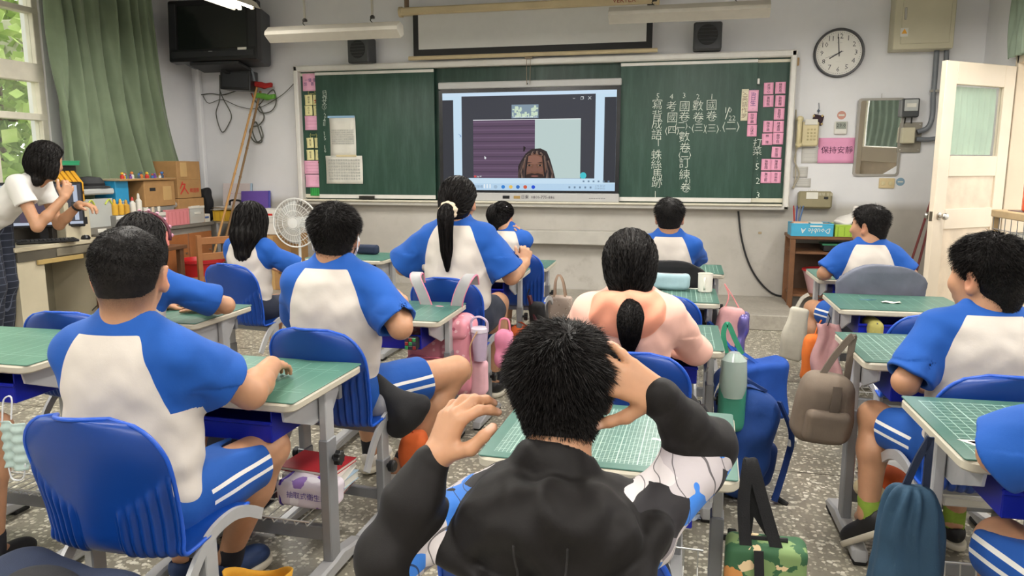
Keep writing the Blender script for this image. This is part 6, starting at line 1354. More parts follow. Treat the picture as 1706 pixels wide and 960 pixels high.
fl = sack('tote_bag', 'green and orange floral tote bag hanging by black straps at the nearest desk', 'bag', (.21, 1.77, .475), (.085, .045, .16), printed('floral print', '#35603f', ['#d08f4e', '#e6cba0', '#7f9a63'], 20., 1.1), r=.02, seed=13, wr=.006, taper=-.1, h=.005)
for x, d in ((-.045, -.02), (.03, .03)): strap('handle', [(x, -.035, -.03), (x * .6 - .03, -.02, .10), (-.045, 0, .2), (-.04, .02, .1), (x, .03, -.02)], .028, M_blk, fl, .004)
MB().tube([(-.05, -.0, .0), (.05, 0, .004)], .006, 6).build('zip', M_blk, fl); strap('front_band', [(-.02, -.05, -.005), (-.01, -.056, -.15), (-.0, -.05, -.31)], .022, M_blk, fl, .003)
# right row bags
tp_ = sack('backpack', 'small taupe backpack hanging by one strap in the right aisle', 'backpack', (.505, 2.72, .64), (.10, .065, .125), cloth2('taupe canvas', '#75685b'), rz=8, tilt=(6, 6), seed=14, wr=.006, h=.0055); soft('front_pocket', rbox((.075, .03, .06), .025), cloth2('taupe canvas', '#75685b'), tp_, (-.1, -.05, -.09), (.1, .05, .09), .0055, at=(0, -.06, -.17), wr=.003, seed=15)
strap('centre_band', [(.01, -.062, -.02), (.012, -.07, -.08), (.012, -.069, -.12)], .03, cloth2('dark taupe', '#655a4f'), tp_); strap('shoulder_strap', [(-.03, 0, -.01), (.01, .02, .07), (.055, .03, .14), (.06, .03, .10), (.06, .01, .0), (.07, .02, -.1)], .022, cloth2('dark taupe', '#655a4f'), tp_, .008)
db = sack('drawstring_bag', 'dark teal blue drawstring bag hanging from the desk at the right edge', 'bag', (.535, 1.83, .62), (.082, .06, .17), cloth2('dark teal blue', '#26455d'), rz=5, seed=16, wr=.010, fr=17, taper=.42, h=.006, pleat=.09)
for x in (-.02, .03): strap('cord', [(x, 0, -.02), (x * .5 + .015, 0, .06), (.03, 0, .12)], .016, M_navy2, db, .006)
wb = sack('cloth_bag', 'white cotton bag hanging from the front right desk', 'bag', (.665, 4.62, .53), (.065, .03, .16), cloth2('white cotton', '#d2cdbd'), tilt=(0, 8), seed=17, wr=.007, h=.008); strap('handle', [(-.02, 0, 0), (.0, 0, .06), (.03, 0, .09)], .02, cloth2('white cotton', '#d2cdbd'), wb)
ob = sack('drawstring_bag', 'orange drawstring bag hanging beside the grey jacket chair', 'bag', (.655, 4.02, .50), (.055, .045, .125), cloth2('bright orange', '#e2752b'), seed=18, wr=.008, h=.007); MB().tube([(0, 0, -.01), (.015, 0, .05), (.03, 0, .08)], .004, 6).build('cord', cloth2('bright orange', '#e2752b'), ob)
tw_ = thing('towel', 'dusty pink towel hanging next to the orange bag', 'towel', (.70, 3.93, .58)); MB().grid(lambda u, v: ((u - .5) * .1 * (1 + .4 * v) + .012 * math.sin(v * 9), -.02 * math.sin(u * 9) - .02 * v, -.34 * v + .05 * u * v), 10, 16).build('cloth', cloth2('dusty pink towel', '#b78c8c'), tw_, smooth=180, solid=.008); MB().tube([(.0, 0, -.01), (.01, 0, .03), (.0, .01, .05)], .003, 6).build('loop', M_blk, tw_)
# garments over chairs
def chair_jacket(k, label, m, drop, seed, wide=.225, extra=0.):
    x, y, tz, lab = CHAIR_TABLE[k]; t = thing('jacket', label, 'jacket', (x, y, 0), R(tz))
    def shell(P):
        u = P[:, 0] / wide; yc = -.225 + .05 * np.abs(u) ** 2.2 + .07 * np.clip((.8 - P[:, 2]) / .3, 0, 1); top = .835 - .10 * np.abs(u) ** 3.2
        d = np.maximum(np.abs(P[:, 1] - yc + .012) - .022, np.maximum(P[:, 2] - top, np.abs(P[:, 0]) - wide)); return smax(d, (.835 - drop) - P[:, 2] - .03 * np.sin(P[:, 0] * 30), .01)
    soft('body', shell, m, t, (-.26, -.36, .835 - drop - .08), (.26, -.05, .90), .008, wr=.006, fr=20, seed=seed); return t
gj = chair_jacket('D1', 'slate grey jacket draped over the front right chair', cloth2('slate grey cloth', '#6d7180'), .42, 21); MB().tube(spline([(-.2, -.22, .66), (-.24, -.22, .5), (-.23, -.2, .34)], 6), [.045] * 7 + [.04] * 6, 12).build('sleeve', cloth2('slate grey cloth', '#6d7180'), gj); MB().tube(spline([(.2, -.22, .66), (.24, -.22, .5), (.23, -.2, .34)], 6), [.045] * 7 + [.04] * 6, 12).build('sleeve', cloth2('slate grey cloth', '#6d7180'), gj)
bj = chair_jacket('C4', 'black jacket draped over the chair before the mug desk', M_blk, .40, 22, .23); MB().tube(spline([(.2, -.21, .68), (.24, -.22, .52), (.23, -.2, .36)], 6), [.045] * 7 + [.04] * 6, 12).build('sleeve', M_blk, bj)
sj = thing('jacket', 'black jacket with grey lining hooked over the masked boy\'s chair side', 'jacket', (-1.05, 2.56, .50)); soft('body', union([(cone((-.08, 0, .05), (.05, .0, -.06), .03, .06), 0), (cone((.05, 0, -.06), (.0, 0, -.12), .06, .04), .03), (cone((.05, 0, -.05), (.1, 0, -.03), .05, .035), .03)]), M_blk, sj, (-.16, -.1, -.2), (.18, .1, .12), .006, wr=.008, seed=23); soft('lining', ell((-.06, .0, -.03), (.05, .05, .08), rotm(0, 0, 30)), cloth2('grey lining', '#8d8d92'), sj, (-.16, -.1, -.18), (.08, .1, .1), .006, wr=.005, seed=24)
cj = thing('jacket', 'black jacket lying over the hoodie girl\'s chair seat', 'jacket', (-.02, 2.34, .62)); soft('body', ell((0, 0, -.08), (.10, .06, .13)), M_blk, cj, (-.15, -.12, -.25), (.15, .12, .1), .008, wr=.008, seed=25); MB().tube(spline([(.06, 0, -.02), (.11, 0, -.12), (.09, 0, -.24)], 5), .04, 10).build('sleeve', M_blk, cj)
# floor bags bottom left and under the desks
nb_ = thing('backpack', 'navy backpack with black mesh at the bottom left corner', 'backpack', (-1.30, 1.22, .0), R(-10)); soft('body', rbox((.24, .13, .25), .1), M_navy2, nb_, (-.3, -.2, -.3), (.3, .2, .3), .008, at=(0, 0, .25), wr=.008, seed=26); soft('mesh_panel', ell((.03, -.05, .42), (.12, .1, .12)), M_blk, nb_, (-.15, -.2, .22), (.2, .1, .56), .008, wr=.004); strap('piping', [(-.2, -.1, .42), (-.08, -.12, .5), (.1, -.11, .5), (.2, -.1, .4)], .012, cloth2('slate nylon', '#3a4a69'), nb_)
yb = thing('tote_bag', 'yellow open bag on the floor at the bottom edge', 'bag', (-1.22, 1.86, 0)); V_ = MB(); V_.grid(lambda u, v: ((.075 + .02 * v + .012 * math.sin(u * 25) * v) * math.cos(2 * math.pi * u), (.06 + .02 * v) * math.sin(2 * math.pi * u), .005 + .13 * v + .025 * v * math.sin(u * 12.6 + 1)), 32, 8, True).build('body', cloth2('yellow cloth', '#e0a52f'), yb, smooth=180, solid=.004); MB().box((0, 0, .006), (.1, .08, .01)).build('base', cloth2('yellow cloth', '#e0a52f'), yb)
n2 = sack('backpack', 'navy backpack hanging under the nearest left boy\'s desk', 'backpack', (-1.60, 2.36, .47), (.13, .09, .2), cloth2('dark navy nylon', '#171d33'), seed=27, h=.008, wr=.008); MB().box((.02, -.098, -.08), (.012, .006, .05), bev=.002).build('zip_pull', M_zip, n2)
# face mask hanging on the left desk knob
fm = thing('face_mask', 'pale blue face mask hanging from the knob of the left edge desk', 'mask', (-2.0, 1.80, .60)); MB().grid(lambda u, v: ((u - .5) * .085, .01 * math.sin(u * 7) + .004 * math.sin(v * 30), -.02 - .15 * v), 10, 24).build('sheet', mat('pale mint', '#b9cfc9', .8, .04), fm, smooth=180, solid=.002)
for pts in ([(-.035, 0, -.02), (-.02, 0, .05), (.01, 0, .06), (.0, .0, -.01)], [(-.03, 0, -.17), (-.02, 0, -.205), (.02, 0, -.2), (.035, 0, -.15)]): MB().tube(spline(pts, 5), .0025, 5).build('ear_loop', M_mask, fm)
# things on and in desks
def on_desk(k, dx, dy): x, y, h, mi, tz, lab = DESK_TABLE[k]; return (x + dx, y + .235 + dy, h + .0045)
mg = thing('mug', 'white ceramic mug on the desk of the empty chair', 'mug', on_desk('C3', .235, .12), R(-95)); MB().lathe([(.034, 0), (.038, .004), (.039, .098), (.041, .1), (.037, .1), (.035, .01), (0, .008)], n=32).build('cup', mat('glazed white', '#e6e2d6', .2, .02), mg); MB().tube(spline([(.038, 0, .078), (.062, 0, .072), (.066, 0, .045), (.056, 0, .026), (.037, 0, .022)], 6), .006, 8).build('handle', mat('glazed white', '#e6e2d6', .2, .02), mg)
pc = thing('pencil_case', 'pale blue pencil case on the desk with the white mug', 'case', on_desk('C3', .04, .14)); soft('body', rbox((.115, .035, .045), .028), cloth2('pale blue cloth', '#9db9c1'), pc, (-.14, -.06, -.07), (.14, .06, .07), .006, at=(0, 0, .047), wr=.003, seed=30); MB().tube([(-.1, -.005, .091), (.1, -.005, .091)], .003, 6).build('zip', M_zip, pc)
pp = thing('notebook', 'small blue notebook beside the pale blue pencil case', 'notebook', on_desk('C3', -.06, -.02)); MB().box((0, 0, .004), (.09, .06, .008), rz=R(15)).build('cover', mat('notebook blue', '#5b8fc0', .5), pp)
ps_ = thing('paper_sheet', 'white paper sheet lying under the pale blue pencil case', 'paper', on_desk('C3', .05, .205)); MB().box((0, 0, .001), (.3, .03, .0015)).build('sheet', M_paper, ps_)
nc = thing('pencil_case', 'navy pencil case on the desk below the left blackboard panel', 'case', on_desk('A3', .04, .10)); soft('body', rbox((.085, .035, .034), .022), M_navy2, nc, (-.12, -.06, -.06), (.12, .06, .06), .006, at=(0, 0, .036), wr=.003, seed=31); MB().tube([(-.07, -.005, .07), (.07, -.005, .07)], .003, 6).build('zip', M_zip, nc)
ys_ = thing('paper_slip', 'pale yellow slip of paper on the headband girl\'s desk', 'paper', on_desk('A2', .21, .12)); MB().box((0, 0, .001), (.09, .05, .0015), rz=.3).build('slip', mat('pale yellow paper', '#dfe0a8', .7), ys_)
ws = thing('paper_slip', 'crumpled white slip on the wide front right desk', 'paper', on_desk('D2', -.02, -.02)); MB().grid(lambda u, v: ((u - .5) * .09, (v - .5) * .035, .004 + .003 * math.sin(u * 9 + v * 5)), 8, 4).build('slip', M_paper, ws, solid=.001)
def print_on(k, dx, dy, poly, m, name): 
    d = DESKS[k]; o = MB().prism(poly, 0, .0004).build(name, m, d, loc=(dx, dy, .0042)); return o
print_on('D4', -.235, -.125, [(-.035, .022), (.035, .022), (0, -.03)], mat('white print', '#d9d6cd', .5, 0), 'triangle_print'); print_on('D4', -.235, -.122, [(-.018, .012), (.018, .012), (0, -.014)], mat('orange print', '#c96a4a', .5, 0), 'triangle_print')
for a, b in (((-.06, 0), (.04, .02)), ((-.04, -.02), (-.01, .03)), ((0, -.02), (.08, .01)), ((.02, .02), (.09, -.01)), ((-.08, .015), (-.03, .0))): MB().bar((a[0] - .02, a[1] - .1, .0046), (b[0] - .02, b[1] - .1, .0046), .006, .0008).build('ink_scribble', mat('blue ink', '#3b5f93', .5, 0), DESKS['D3'])
for a, b in (((-.05, 0), (.02, .01)), ((-.02, -.01), (.03, .015))): MB().bar((a[0] - .1, a[1] + .05, .0046), (b[0] - .1, b[1] + .05, .0046), .012, .0008).build('ink_scribble', mat('faded ink', '#46708c', .5, 0), DESKS['D2'])
for dx, dy, L, a in ((.14, -.03, .09, -.3), (.17, -.1, .08, .05)): MB().box((dx, dy, .0046), (L, .012, .0006), rz=a).build('tape', mat('clear tape', '#cfe0da', .15), DESKS['C1'])
yp = thing('pencil_case', 'olive yellow pencil case inside the second right desk', 'case', (DESK_TABLE['D2'][0] - .13, DESK_TABLE['D2'][1] + .06, .548)); soft('body', rbox((.034, .09, .04), .028), cloth2('olive yellow', '#a8a057'), yp, (-.06, -.12, -.07), (.06, .12, .07), .006, at=(0, 0, .042), wr=.002); MB().tube([(0, -.085, .075), (0, .07, .083)], .003, 6).build('zip', M_zip, yp)
rc_ = thing('puzzle_cube', 'small black cube puzzle in the masked boy\'s desk', 'puzzle', (DESK_TABLE['B2'][0] + .17, DESK_TABLE['B2'][1] + .03, .547)); MB().box((0, 0, .03), (.056, .056, .056), bev=.004).build('core', M_spk2, rc_)
for i in range(3):
    for j in range(3): MB().box((-.018 + .018 * i, -.0285, .012 + .018 * j), (.015, .002, .015), bev=.0008).build('sticker', mat('cube %d' % ((i * 2 + j) % 3), ('#2f8a4a', '#8a2a2a', '#2b2f3a')[(i * 2 + j) % 3], .4, 0), rc_)
# books and papers on the racks
def books(k, items, group):
    x, y, h, mi, tz, lab = DESK_TABLE[k]; z = .68 - .45 - .02 + .004 + .0025
    for nm, label, dx, dy, wd, dp, th, rz, c in items:
        t = thing(nm, label, 'book' if nm == 'book' else 'paper', (x + dx, y + .235 + dy + .13, z), R(rz), group); m = mat('cover ' + c, c, .5, .05)
        if nm == 'book':
            MB().box((0, 0, th / 2), (wd - .006, dp - .006, th - .004)).build('pages', M_paper, t); c_ = MB(); c_.box((0, 0, th - .001), (wd, dp, .002)).box((0, 0, .001), (wd, dp, .002)).box((-wd / 2, 0, th / 2), (.002, dp, th)); c_.build('cover', m, t)
        else: MB().grid(lambda u, v: ((u - .5) * wd, (v - .5) * dp, .003 + .004 * math.sin(u * 5 + v * 3)), 8, 8).build('sheet', m, t, solid=.001)
        z += th + .001
G = 'books and papers on the desk racks'
books('B1', [('paper_sheet', 'white paper hanging off the lower rack of the nearest left desk', -.10, -.16, .21, .22, .006, 8, '#e0dfdb'), ('book', 'dull magazine at the bottom of the left rack pile', .13, .06, .22, .19, .02, 4, '#7d4a52'), ('book', 'pale blue workbook in the left rack pile', .14, .06, .22, .17, .03, -4, '#9fb6c9'), ('book', 'white and red booklet in the left rack pile', .14, .07, .21, .17, .03, 7, '#d9d3cc'), ('book', 'red glossy book on top of the left rack pile', .13, .07, .22, .16, .014, -6, '#a92a30')], G)
tp2 = thing('tissue_pack', 'purple and white tissue pack on the rack under the left scribbled desk', 'tissue pack', (-1.22, 2.20, .2165), R(-4)); soft('pack', rbox((.105, .055, .045), .02), printed('tissue print', '#d9cfd9', ['#5a3a9a', '#e9e4ea', '#8f6fb5'], 15., .9), tp2, (-.14, -.09, -.08), (.14, .09, .08), .005, at=(0, 0, .047), wr=.003, fr=50); MB().box((-.085, 0, .047), (.03, .113, .093), bev=.012).build('end_band', mat('tissue purple', '#4a2f94', .4), tp2); text('抽取式衛生紙', .026, mat('tissue purple', '#4a2f94', .4), tp2, (.02, -.0595, .05), name='lettering')
books('D3', [('book', 'grey book on the rack of the green sock boy\'s desk', .0, .0, .26, .2, .03, 3, '#8a8780'), ('paper_sheet', 'white sheet on the rack of the green sock boy\'s desk', -.06, -.06, .2, .16, .006, 14, '#e2e1dc')], G)
books('D3', [('book', 'white workbook lowest in the right pile under the green sock boy\'s desk', .13, -.19, .25, .19, .03, 3, '#d5d3ce'), ('book', 'pale booklet in the right pile under the green sock boy\'s desk', .10, -.21, .24, .18, .014, -8, '#e0ded9'), ('book', 'tan picture book on the right pile under the green sock boy\'s desk', .15, -.15, .2, .15, .015, 12, '#b9935a')], G)
books('D3', [('book', 'pink booklet beside the right pile under the green sock boy\'s desk', .235, -.19, .1, .15, .02, 6, '#d58fa0')], G)
books('B2', [('book', 'maroon folder on the rack under the masked boy\'s desk', .12, .0, .2, .2, .03, 4, '#7a2a35')], G); books('B3', [('book', 'blue box file on the rack of the ponytail girl', .05, .0, .24, .2, .05, 0, '#3d63b5')], G)
cp = thing('cap', 'orange cap lying in the rack of the green sock boy\'s desk', 'cap', (.74, 2.83, .205)); soft('crown', lambda P: smax(ell((0, 0, 0), (.085, .085, .075))(P), -P[:, 2], .01), cloth2('orange cap cloth', '#d9622b'), cp, (-.12, -.12, -.03), (.12, .12, .1), .006, wr=.004); MB().prism([(math.cos(a) * .09, math.sin(a) * .13) for a in np.linspace(-math.pi * .95, -math.pi * .05, 14)], 0, .006).build('brim', cloth2('orange cap cloth', '#d9622b'), cp)
gv = thing('glove', 'crumpled cream cloth in the rack beside the orange cap', 'cloth', (.66, 2.72, .195)); soft('cloth', ell((0, 0, .03), (.05, .04, .035)), cloth2('cream cotton', '#cdbf98'), gv, (-.09, -.08, -.03), (.09, .08, .09), .006, wr=.012, fr=40)
oc2 = sack('cloth_bag', 'orange cloth bag hanging below the masked boy\'s chair', 'bag', (-1.04, 2.72, .30), (.06, .05, .085), cloth2('orange cloth', '#d9632a'), seed=33, wr=.008, h=.006); MB().tube([(0, 0, -.01), (-.02, -.03, .06), (-.03, -.04, .1)], .004, 6).build('cord', cloth2('orange cord', '#b94f20'), oc2)
sc_ = thing('paper_scrap', 'crumpled blue and white wrapper on the floor by the nearest desk', 'wrapper', (.06, 2.83, 0)); MB().grid(lambda u, v: ((u - .5) * .07, (v - .5) * .04, .006 + .008 * math.sin(u * 9) * math.cos(v * 7)), 9, 6).build('foil', printed('wrapper', '#c9d3e2', ['#2f5fb0', '#e9e9e9', '#274c8f'], 40., .8), sc_, solid=.001)
# ------------------------------------------------------------------ front left corner: television, cables, bamboo flags
tv = thing('television', 'bulky black television on a wall bracket in the upper left corner', 'television', (-4.66, 7.0, 2.66)); tv.rotation_euler = (R(-7), R(-1.5), R(9))
M_tv = mat('black tv plastic', '#17181b', .38, .04); M_scr = mat('dark tube glass', '#1b201f', .12, 0)
MB().prism(rrect(.90, .60, .02), 0, .12, Matrix.Translation((0, -.05, 0)) @ XZ, bev=.01).build('front_frame', M_tv, tv); MB().prism(rrect(.84, .54, .03), -.34, 0, Matrix.Translation((0, -.04, 0)) @ XZ, bev=.05).build('back_shell', mat('tv grey side', '#4a4c50', .5, .05), tv)
MB().box((0.0, -.168, .03), (.70, .02, .43), bev=.006).build('screen', M_scr, tv); MB().box((0, -.171, -.235), (.84, .015, .06), bev=.004).build('speaker_strip', mat('tv strip', '#232529', .5), tv); MB().box((.30, -.174, -.205), (.09, .006, .045), bev=.001).build('label', M_paper, tv)
for s in (-1, 1): MB().box((s * .405, -.172, .04), (.07, .012, .44), bev=.004).build('speaker_grille', mat('tv strip', '#232529', .5), tv)
MB().box((0, .0, -.32), (.5, .3, .03), bev=.003).bar((0, .05, -.32), (.05, .40, -.38), .05).build('bracket', M_spk2, tv); text('▬▬', .02, M_grayink, tv, (-.02, -.180, -.21), name='lettering')
vb = thing('set_top_box', 'black box mounted below the television', 'box', (-4.60, 7.2, 2.23)); vb.rotation_euler = (0, R(3), R(8)); MB().box((0, 0, 0), (.32, .2, .20), bev=.008).build('case', M_tv, vb); MB().box((0, -.102, .0), (.28, .006, .15), bev=.003).build('panel', mat('tv strip', '#232529', .5), vb); MB().tube(spline([(-.2, -.05, .12), (0, -.08, .125), (.15, -.06, .11), (.19, -.06, .0)], 5), .012, 8).build('bracket_arm', M_pipe, vb)
def loose(label, pts, r=.006, Y=7.36, m=None):
    P = spline([on(px, py, 1, Y) for px, py in pts], 8); return tag(MB().tube(P, r, 6).build('cable', m or mat('grey cable', '#55564f', .6)), label, 'cable')
loose('dark cable loop hanging below the black box on the left wall', [(366, 125), (366, 165), (360, 190), (370, 220), (382, 205), (385, 190), (372, 165), (366, 150)])
loose('tangled grey cable running from the corner towards the bamboo poles', [(335, 158), (352, 156), (372, 158), (398, 150), (412, 148)]); loose('thin grey cable drooping under the black box', [(338, 160), (348, 172), (370, 166), (400, 178), (430, 180), (470, 158), (500, 128)], .004)
loose('dark cable loop right of the bamboo poles', [(418, 155), (425, 168), (432, 174), (445, 158), (456, 150), (460, 170), (452, 185), (436, 188), (428, 178), (432, 174)]); loose('coiled dark cable hanging right of the bamboo poles', [(432, 176), (440, 195), (432, 208), (420, 212), (416, 222), (424, 236), (436, 236), (432, 218), (426, 203), (420, 215), (428, 236), (438, 228), (434, 210)], .007)
loose('pale conduit up the left corner wall', [(326, 110), (327, 150), (331, 162)], .008, 7.38, M_pipe)
M_bam = mat('bamboo', '#b98d55', .5, .15, 14.); M_bam2 = mat('dark bamboo', '#7d603c', .5, .2, 14.)
for lab, a, b, m, fc, fl_ in (('pale bamboo flag pole with a rolled red flag leaning on the wall', (429, 142, 7.28), (352, 440, 6.55), M_bam, '#a5231f', 'red flag'), ('dark bamboo flag pole with a rolled green flag leaning on the wall', (434, 152, 7.30), (366, 440, 6.65), M_bam2, '#5f9a3a', 'green flag')):
    A = on(a[0], a[1], 1, a[2]); B = on(b[0], b[1], 1, b[2]); t = thing('flag_pole', lab, 'flag pole', tuple(B)); n = 22; path = [A * 0 + (A - B) * k / n for k in range(n + 1)]; 
    m_ = MB(); 
    for k in range(6): p = (A - B) * (k + .5) / 6; q = (A - B) * (k + 1.5) / 6 if k < 5 else A - B; m_.tube([(A - B) * k / 6, (A - B) * (k + .93) / 6, (A - B) * (k + .965) / 6, (A - B) * (k + 1) / 6], [.0115, .0115, .015, .0115], 8)
    m_.build('pole', m, t); mc = cloth2(fl_, fc); z0 = .0 if 'red' in fl_ else -.055
    soft('flag', lambda P: rbox((.125, .035, .028), .02)(P), mc, t, (-.17, -.07, -.07), (.17, .07, .07), .008, at=A - B + A3(.06, -.02, z0), rot=rotm(0, 0, 4), wr=.01, fr=36, seed=len(fc)); MB().tube(spline([A - B + A3(-.08, -.03, z0 + .03), A - B + A3(-.06, -.06, z0), A - B + A3(-.07, -.02, z0 - .04)], 4), .005, 5).build('tie', mat('orange tie', '#b5562a', .7), t)
# ------------------------------------------------------------------ cabinets below the window and everything on them
M_ply = mat('orange brown laminate', '#a5683c', .45, .14, 7.); M_ctop = mat('grey worktop', '#77736b', .5, .1, 6.); M_cream = mat('cream steel', '#c6bda4', .45, .06, 4.); M_card = mat('cardboard', '#a98253', .8, .08, 12.); M_tape = mat('brown tape', '#c3a06a', .4, .04)
cb = thing('cabinet', 'low cabinet with orange brown doors under the left window', 'cabinet', (-5.05, 6.15, 0))
MB().box((0, 0, .375), (.40, 1.54, .75)).build('body', mat('grey cabinet body', '#8d8a83', .5, .06), cb); MB().box((.01, 0, .765), (.44, 1.58, .03), bev=.004).build('worktop', M_ctop, cb)
for k, y in enumerate((-.57, -.19, .19, .57)):
    d = MB().box((.208, y, .38), (.02, .355, .62), bev=.003).build('door', M_ply, cb); MB().cyl((.218, y + .13, .5), (.232, y + .13, .5), .01, 10).build('handle', M_steel, d)
def box_thing(name, label, cat, c, size, m, rz=0., flaps=None, open_=False, parts=(), bev=.004):
    t = thing(name, label, cat, (c[0], c[1], c[2]), R(rz)); sx, sy, sz = size
    if open_:
        b = MB(); th = .006
        for q, s_ in (((0, 0, th / 2), (sx, sy, th)), ((-sx / 2, 0, sz / 2), (th, sy, sz)), ((sx / 2, 0, sz / 2), (th, sy, sz)), ((0, -sy / 2, sz / 2), (sx, th, sz)), ((0, sy / 2, sz / 2), (sx, th, sz))): b.box(q, s_)
        b.build('body', m, t); MB().tube([(-sx / 2, -sy / 2, sz), (sx / 2, -sy / 2, sz), (sx / 2, sy / 2, sz), (-sx / 2, sy / 2, sz)], .007, 6, closed=True).build('rim', m, t)
    else: MB().box((0, 0, sz / 2), size, bev=bev).build('body', m, t)
    for nm, q, s_, mm in parts: MB().box(q, s_, bev=.001).build(nm, mm, t)
    return t
ZT = .78
t_ = box_thing('cardboard_box', 'big brown cardboard box with red print on the left cabinet', 'box', (-5.02, 6.62, ZT + .26), (.34, .36, .36), M_card, 0, parts=(('tape', (.0, 0, .362), (.345, .05, .002), M_tape), ('patch', (.171, -.08, .28), (.002, .1, .14), M_tape), ('flap', (.172, 0, .19), (.003, .36, .003), M_tape))); text('久', .14, M_redink, t_, (.173, -.09, .09), (R(90), 0, R(90)), 'stamp'); text('精選茶', .05, M_redink, t_, (.173, .07, .07), (R(90), 0, R(90)), 'stamp')
box_thing('cardboard_box', 'cardboard box beneath the big one with red print', 'box', (-5.02, 6.62, ZT), (.36, .40, .255), M_card, 0, parts=(('tape', (0, 0, .256), (.36, .05, .002), M_tape), ('label', (.181, .05, .13), (.002, .14, .1), M_paper)))
box_thing('cardboard_box', 'small cardboard box under the shelf board on the left cabinet', 'box', (-5.02, 6.18, ZT + .20), (.34, .42, .24), M_card, 0, parts=(('label', (.171, .1, .12), (.002, .12, .13), M_tape), ('tape', (0, 0, .241), (.34, .05, .002), M_tape), ('hand_hole', (.171, -.1, .16), (.002, .08, .03), M_spk2)))
box_thing('storage_crate', 'grey crate under the small cardboard box on the cabinet', 'crate', (-5.02, 6.18, ZT), (.32, .40, .195), mat('grey crate', '#8a8a86', .5), 0, parts=(('handle_slot', (.161, 0, .14), (.004, .1, .03), M_spk2),))
sh = box_thing('shelf_board', 'pale wooden board carrying tiny toys on top of the boxes', 'board', (-5.0, 6.02, ZT + .445), (.34, .74, .018), mat('pale board', '#b7ab8e', .5, .08), 0, parts=(('edge_strip', (.171, 0, .009), (.003, .74, .016), M_card),))
g_ = np.random.default_rng(5); cols = ('#c0392f', '#d9b030', '#3f6fb8', '#7a4a9a', '#d8d5cc', '#46556a', '#c97a3a')
for i in range(14):
    y = 5.72 + .57 * i / 13; t = thing('toy_figure', 'tiny toy figure on the shelf board, %s from the left' % ('first', 'second', 'third', 'fourth', 'fifth', 'sixth', 'seventh', 'eighth', 'ninth', 'tenth', 'eleventh', 'twelfth', 'thirteenth', 'last')[i], 'toy', (-4.88 + g_.uniform(-.03, .03), y, ZT + .463), 0, 'tiny toys on the shelf board'); s = g_.uniform(.8, 1.25); m1 = mat('toy ' + cols[i % 7], cols[i % 7], .4, 0); m2 = mat('toy ' + cols[(i * 3 + 1) % 7], cols[(i * 3 + 1) % 7], .4, 0)
    MB().lathe([(.014 * s, 0), (.016 * s, .02 * s), (.009 * s, .03 * s)], n=10).build('body', m1, t); MB().lathe([(0, .026 * s), (.012 * s, .036 * s), (.011 * s, .046 * s), (0, .052 * s)], n=10).build('head', m2, t)
tq = box_thing('plastic_box', 'turquoise printed box beside the clear tub', 'box', (-5.0, 5.74, ZT + .21), (.22, .16, .235), mat('turquoise', '#2c93c4', .4, .05), 0, parts=(('top_flap', (0, 0, .237), (.2, .14, .004), mat('deep blue', '#1d6ba5', .4)), ('base_band', (.111, 0, .03), (.002, .16, .05), mat('deep blue', '#1d6ba5', .4)))); text('On', .07, M_paper, tq, (.113, -.02, .05), (R(90), 0, R(90)), 'lettering')
box_thing('tin_box', 'grey tin box under the turquoise box', 'box', (-5.0, 5.74, ZT), (.24, .22, .205), mat('grey tin', '#8c8578', .4, .06), 0, parts=(('latch', (.121, 0, .15), (.006, .04, .03), M_steel),))
tubm = glass('frosted tub', (.93, .95, .93, 1), .25, .45); tub = thing('storage_tub', 'translucent lidded tub filled with white pieces, behind the monitor', 'tub', (-5.02, 5.46, ZT + .06)); b = MB()
for q, s_ in (((0, 0, .005), (.26, .30, .006)), ((-.13, 0, .12), (.005, .30, .24)), ((.13, 0, .12), (.005, .30, .24)), ((0, -.15, .12), (.26, .005, .24)), ((0, .15, .12), (.26, .005, .24))): b.box(q, s_)
b.build('tub', tubm, tub); ld_ = MB().box((0, -.03, .30), (.30, .40, .05), bev=.012).build('lid', glass('frosted lid', (.93, .95, .95, 1), .2, .6), tub); 
for y in (-.1, .1): MB().tube(spline([(.135, y - .04, .19), (.14, y, .23), (.135, y + .04, .19)], 4), .007, 6).build('clip', mat('lime clip', '#c4d04a', .4), tub)
box_thing('book', 'closed grey box file under the translucent tub', 'box', (-5.02, 5.46, ZT), (.27, .32, .058), mat('grey file', '#77746c', .5), 0, parts=(('label', (.136, 0, .03), (.002, .1, .03), M_paper),))
q = MB()
for i in range(16): q.box((g_.uniform(-.08, .08), g_.uniform(-.1, .1), .03 + .03 * (i // 5)), (.09, .03, .026), rz=g_.uniform(0, 3), bev=.006)
q = q.build('white_pieces', M_paper, tub); q['kind'] = 'stuff'
ht = thing('hat', 'dark grey round hat lying on top of the translucent tub', 'hat', (-5.03, 5.52, ZT + .388)); MB().lathe([(.16, 0), (.162, .012), (.12, .02), (.115, .06), (.09, .09), (0, .1)], n=28).build('crown', mat('charcoal felt', '#3c3d3f', .9, .1), ht); MB().lathe([(.121, .02), (.122, .04), (.119, .042)], n=28, cap=False).build('band', M_blk, ht)
gl = box_thing('tray', 'green shallow tray on top of the file organiser', 'tray', (-5.0, 5.16, 1.362), (.2, .26, .03), mat('emerald plastic', '#2f8f63', .4), 0, open_=True)
og = box_thing('organiser', 'black desk organiser behind the monitor', 'organiser', (-5.06, 5.16, ZT - .02), (.22, .30, .60), mat('dark wood organiser', '#2c2723', .5), 0, parts=(('label', (.111, -.05, .5), (.003, .1, .05), M_paper), ('shelf', (.112, 0, .40), (.004, .28, .02), M_spk2), ('shelf', (.112, 0, .2), (.004, .28, .02), M_spk2)))
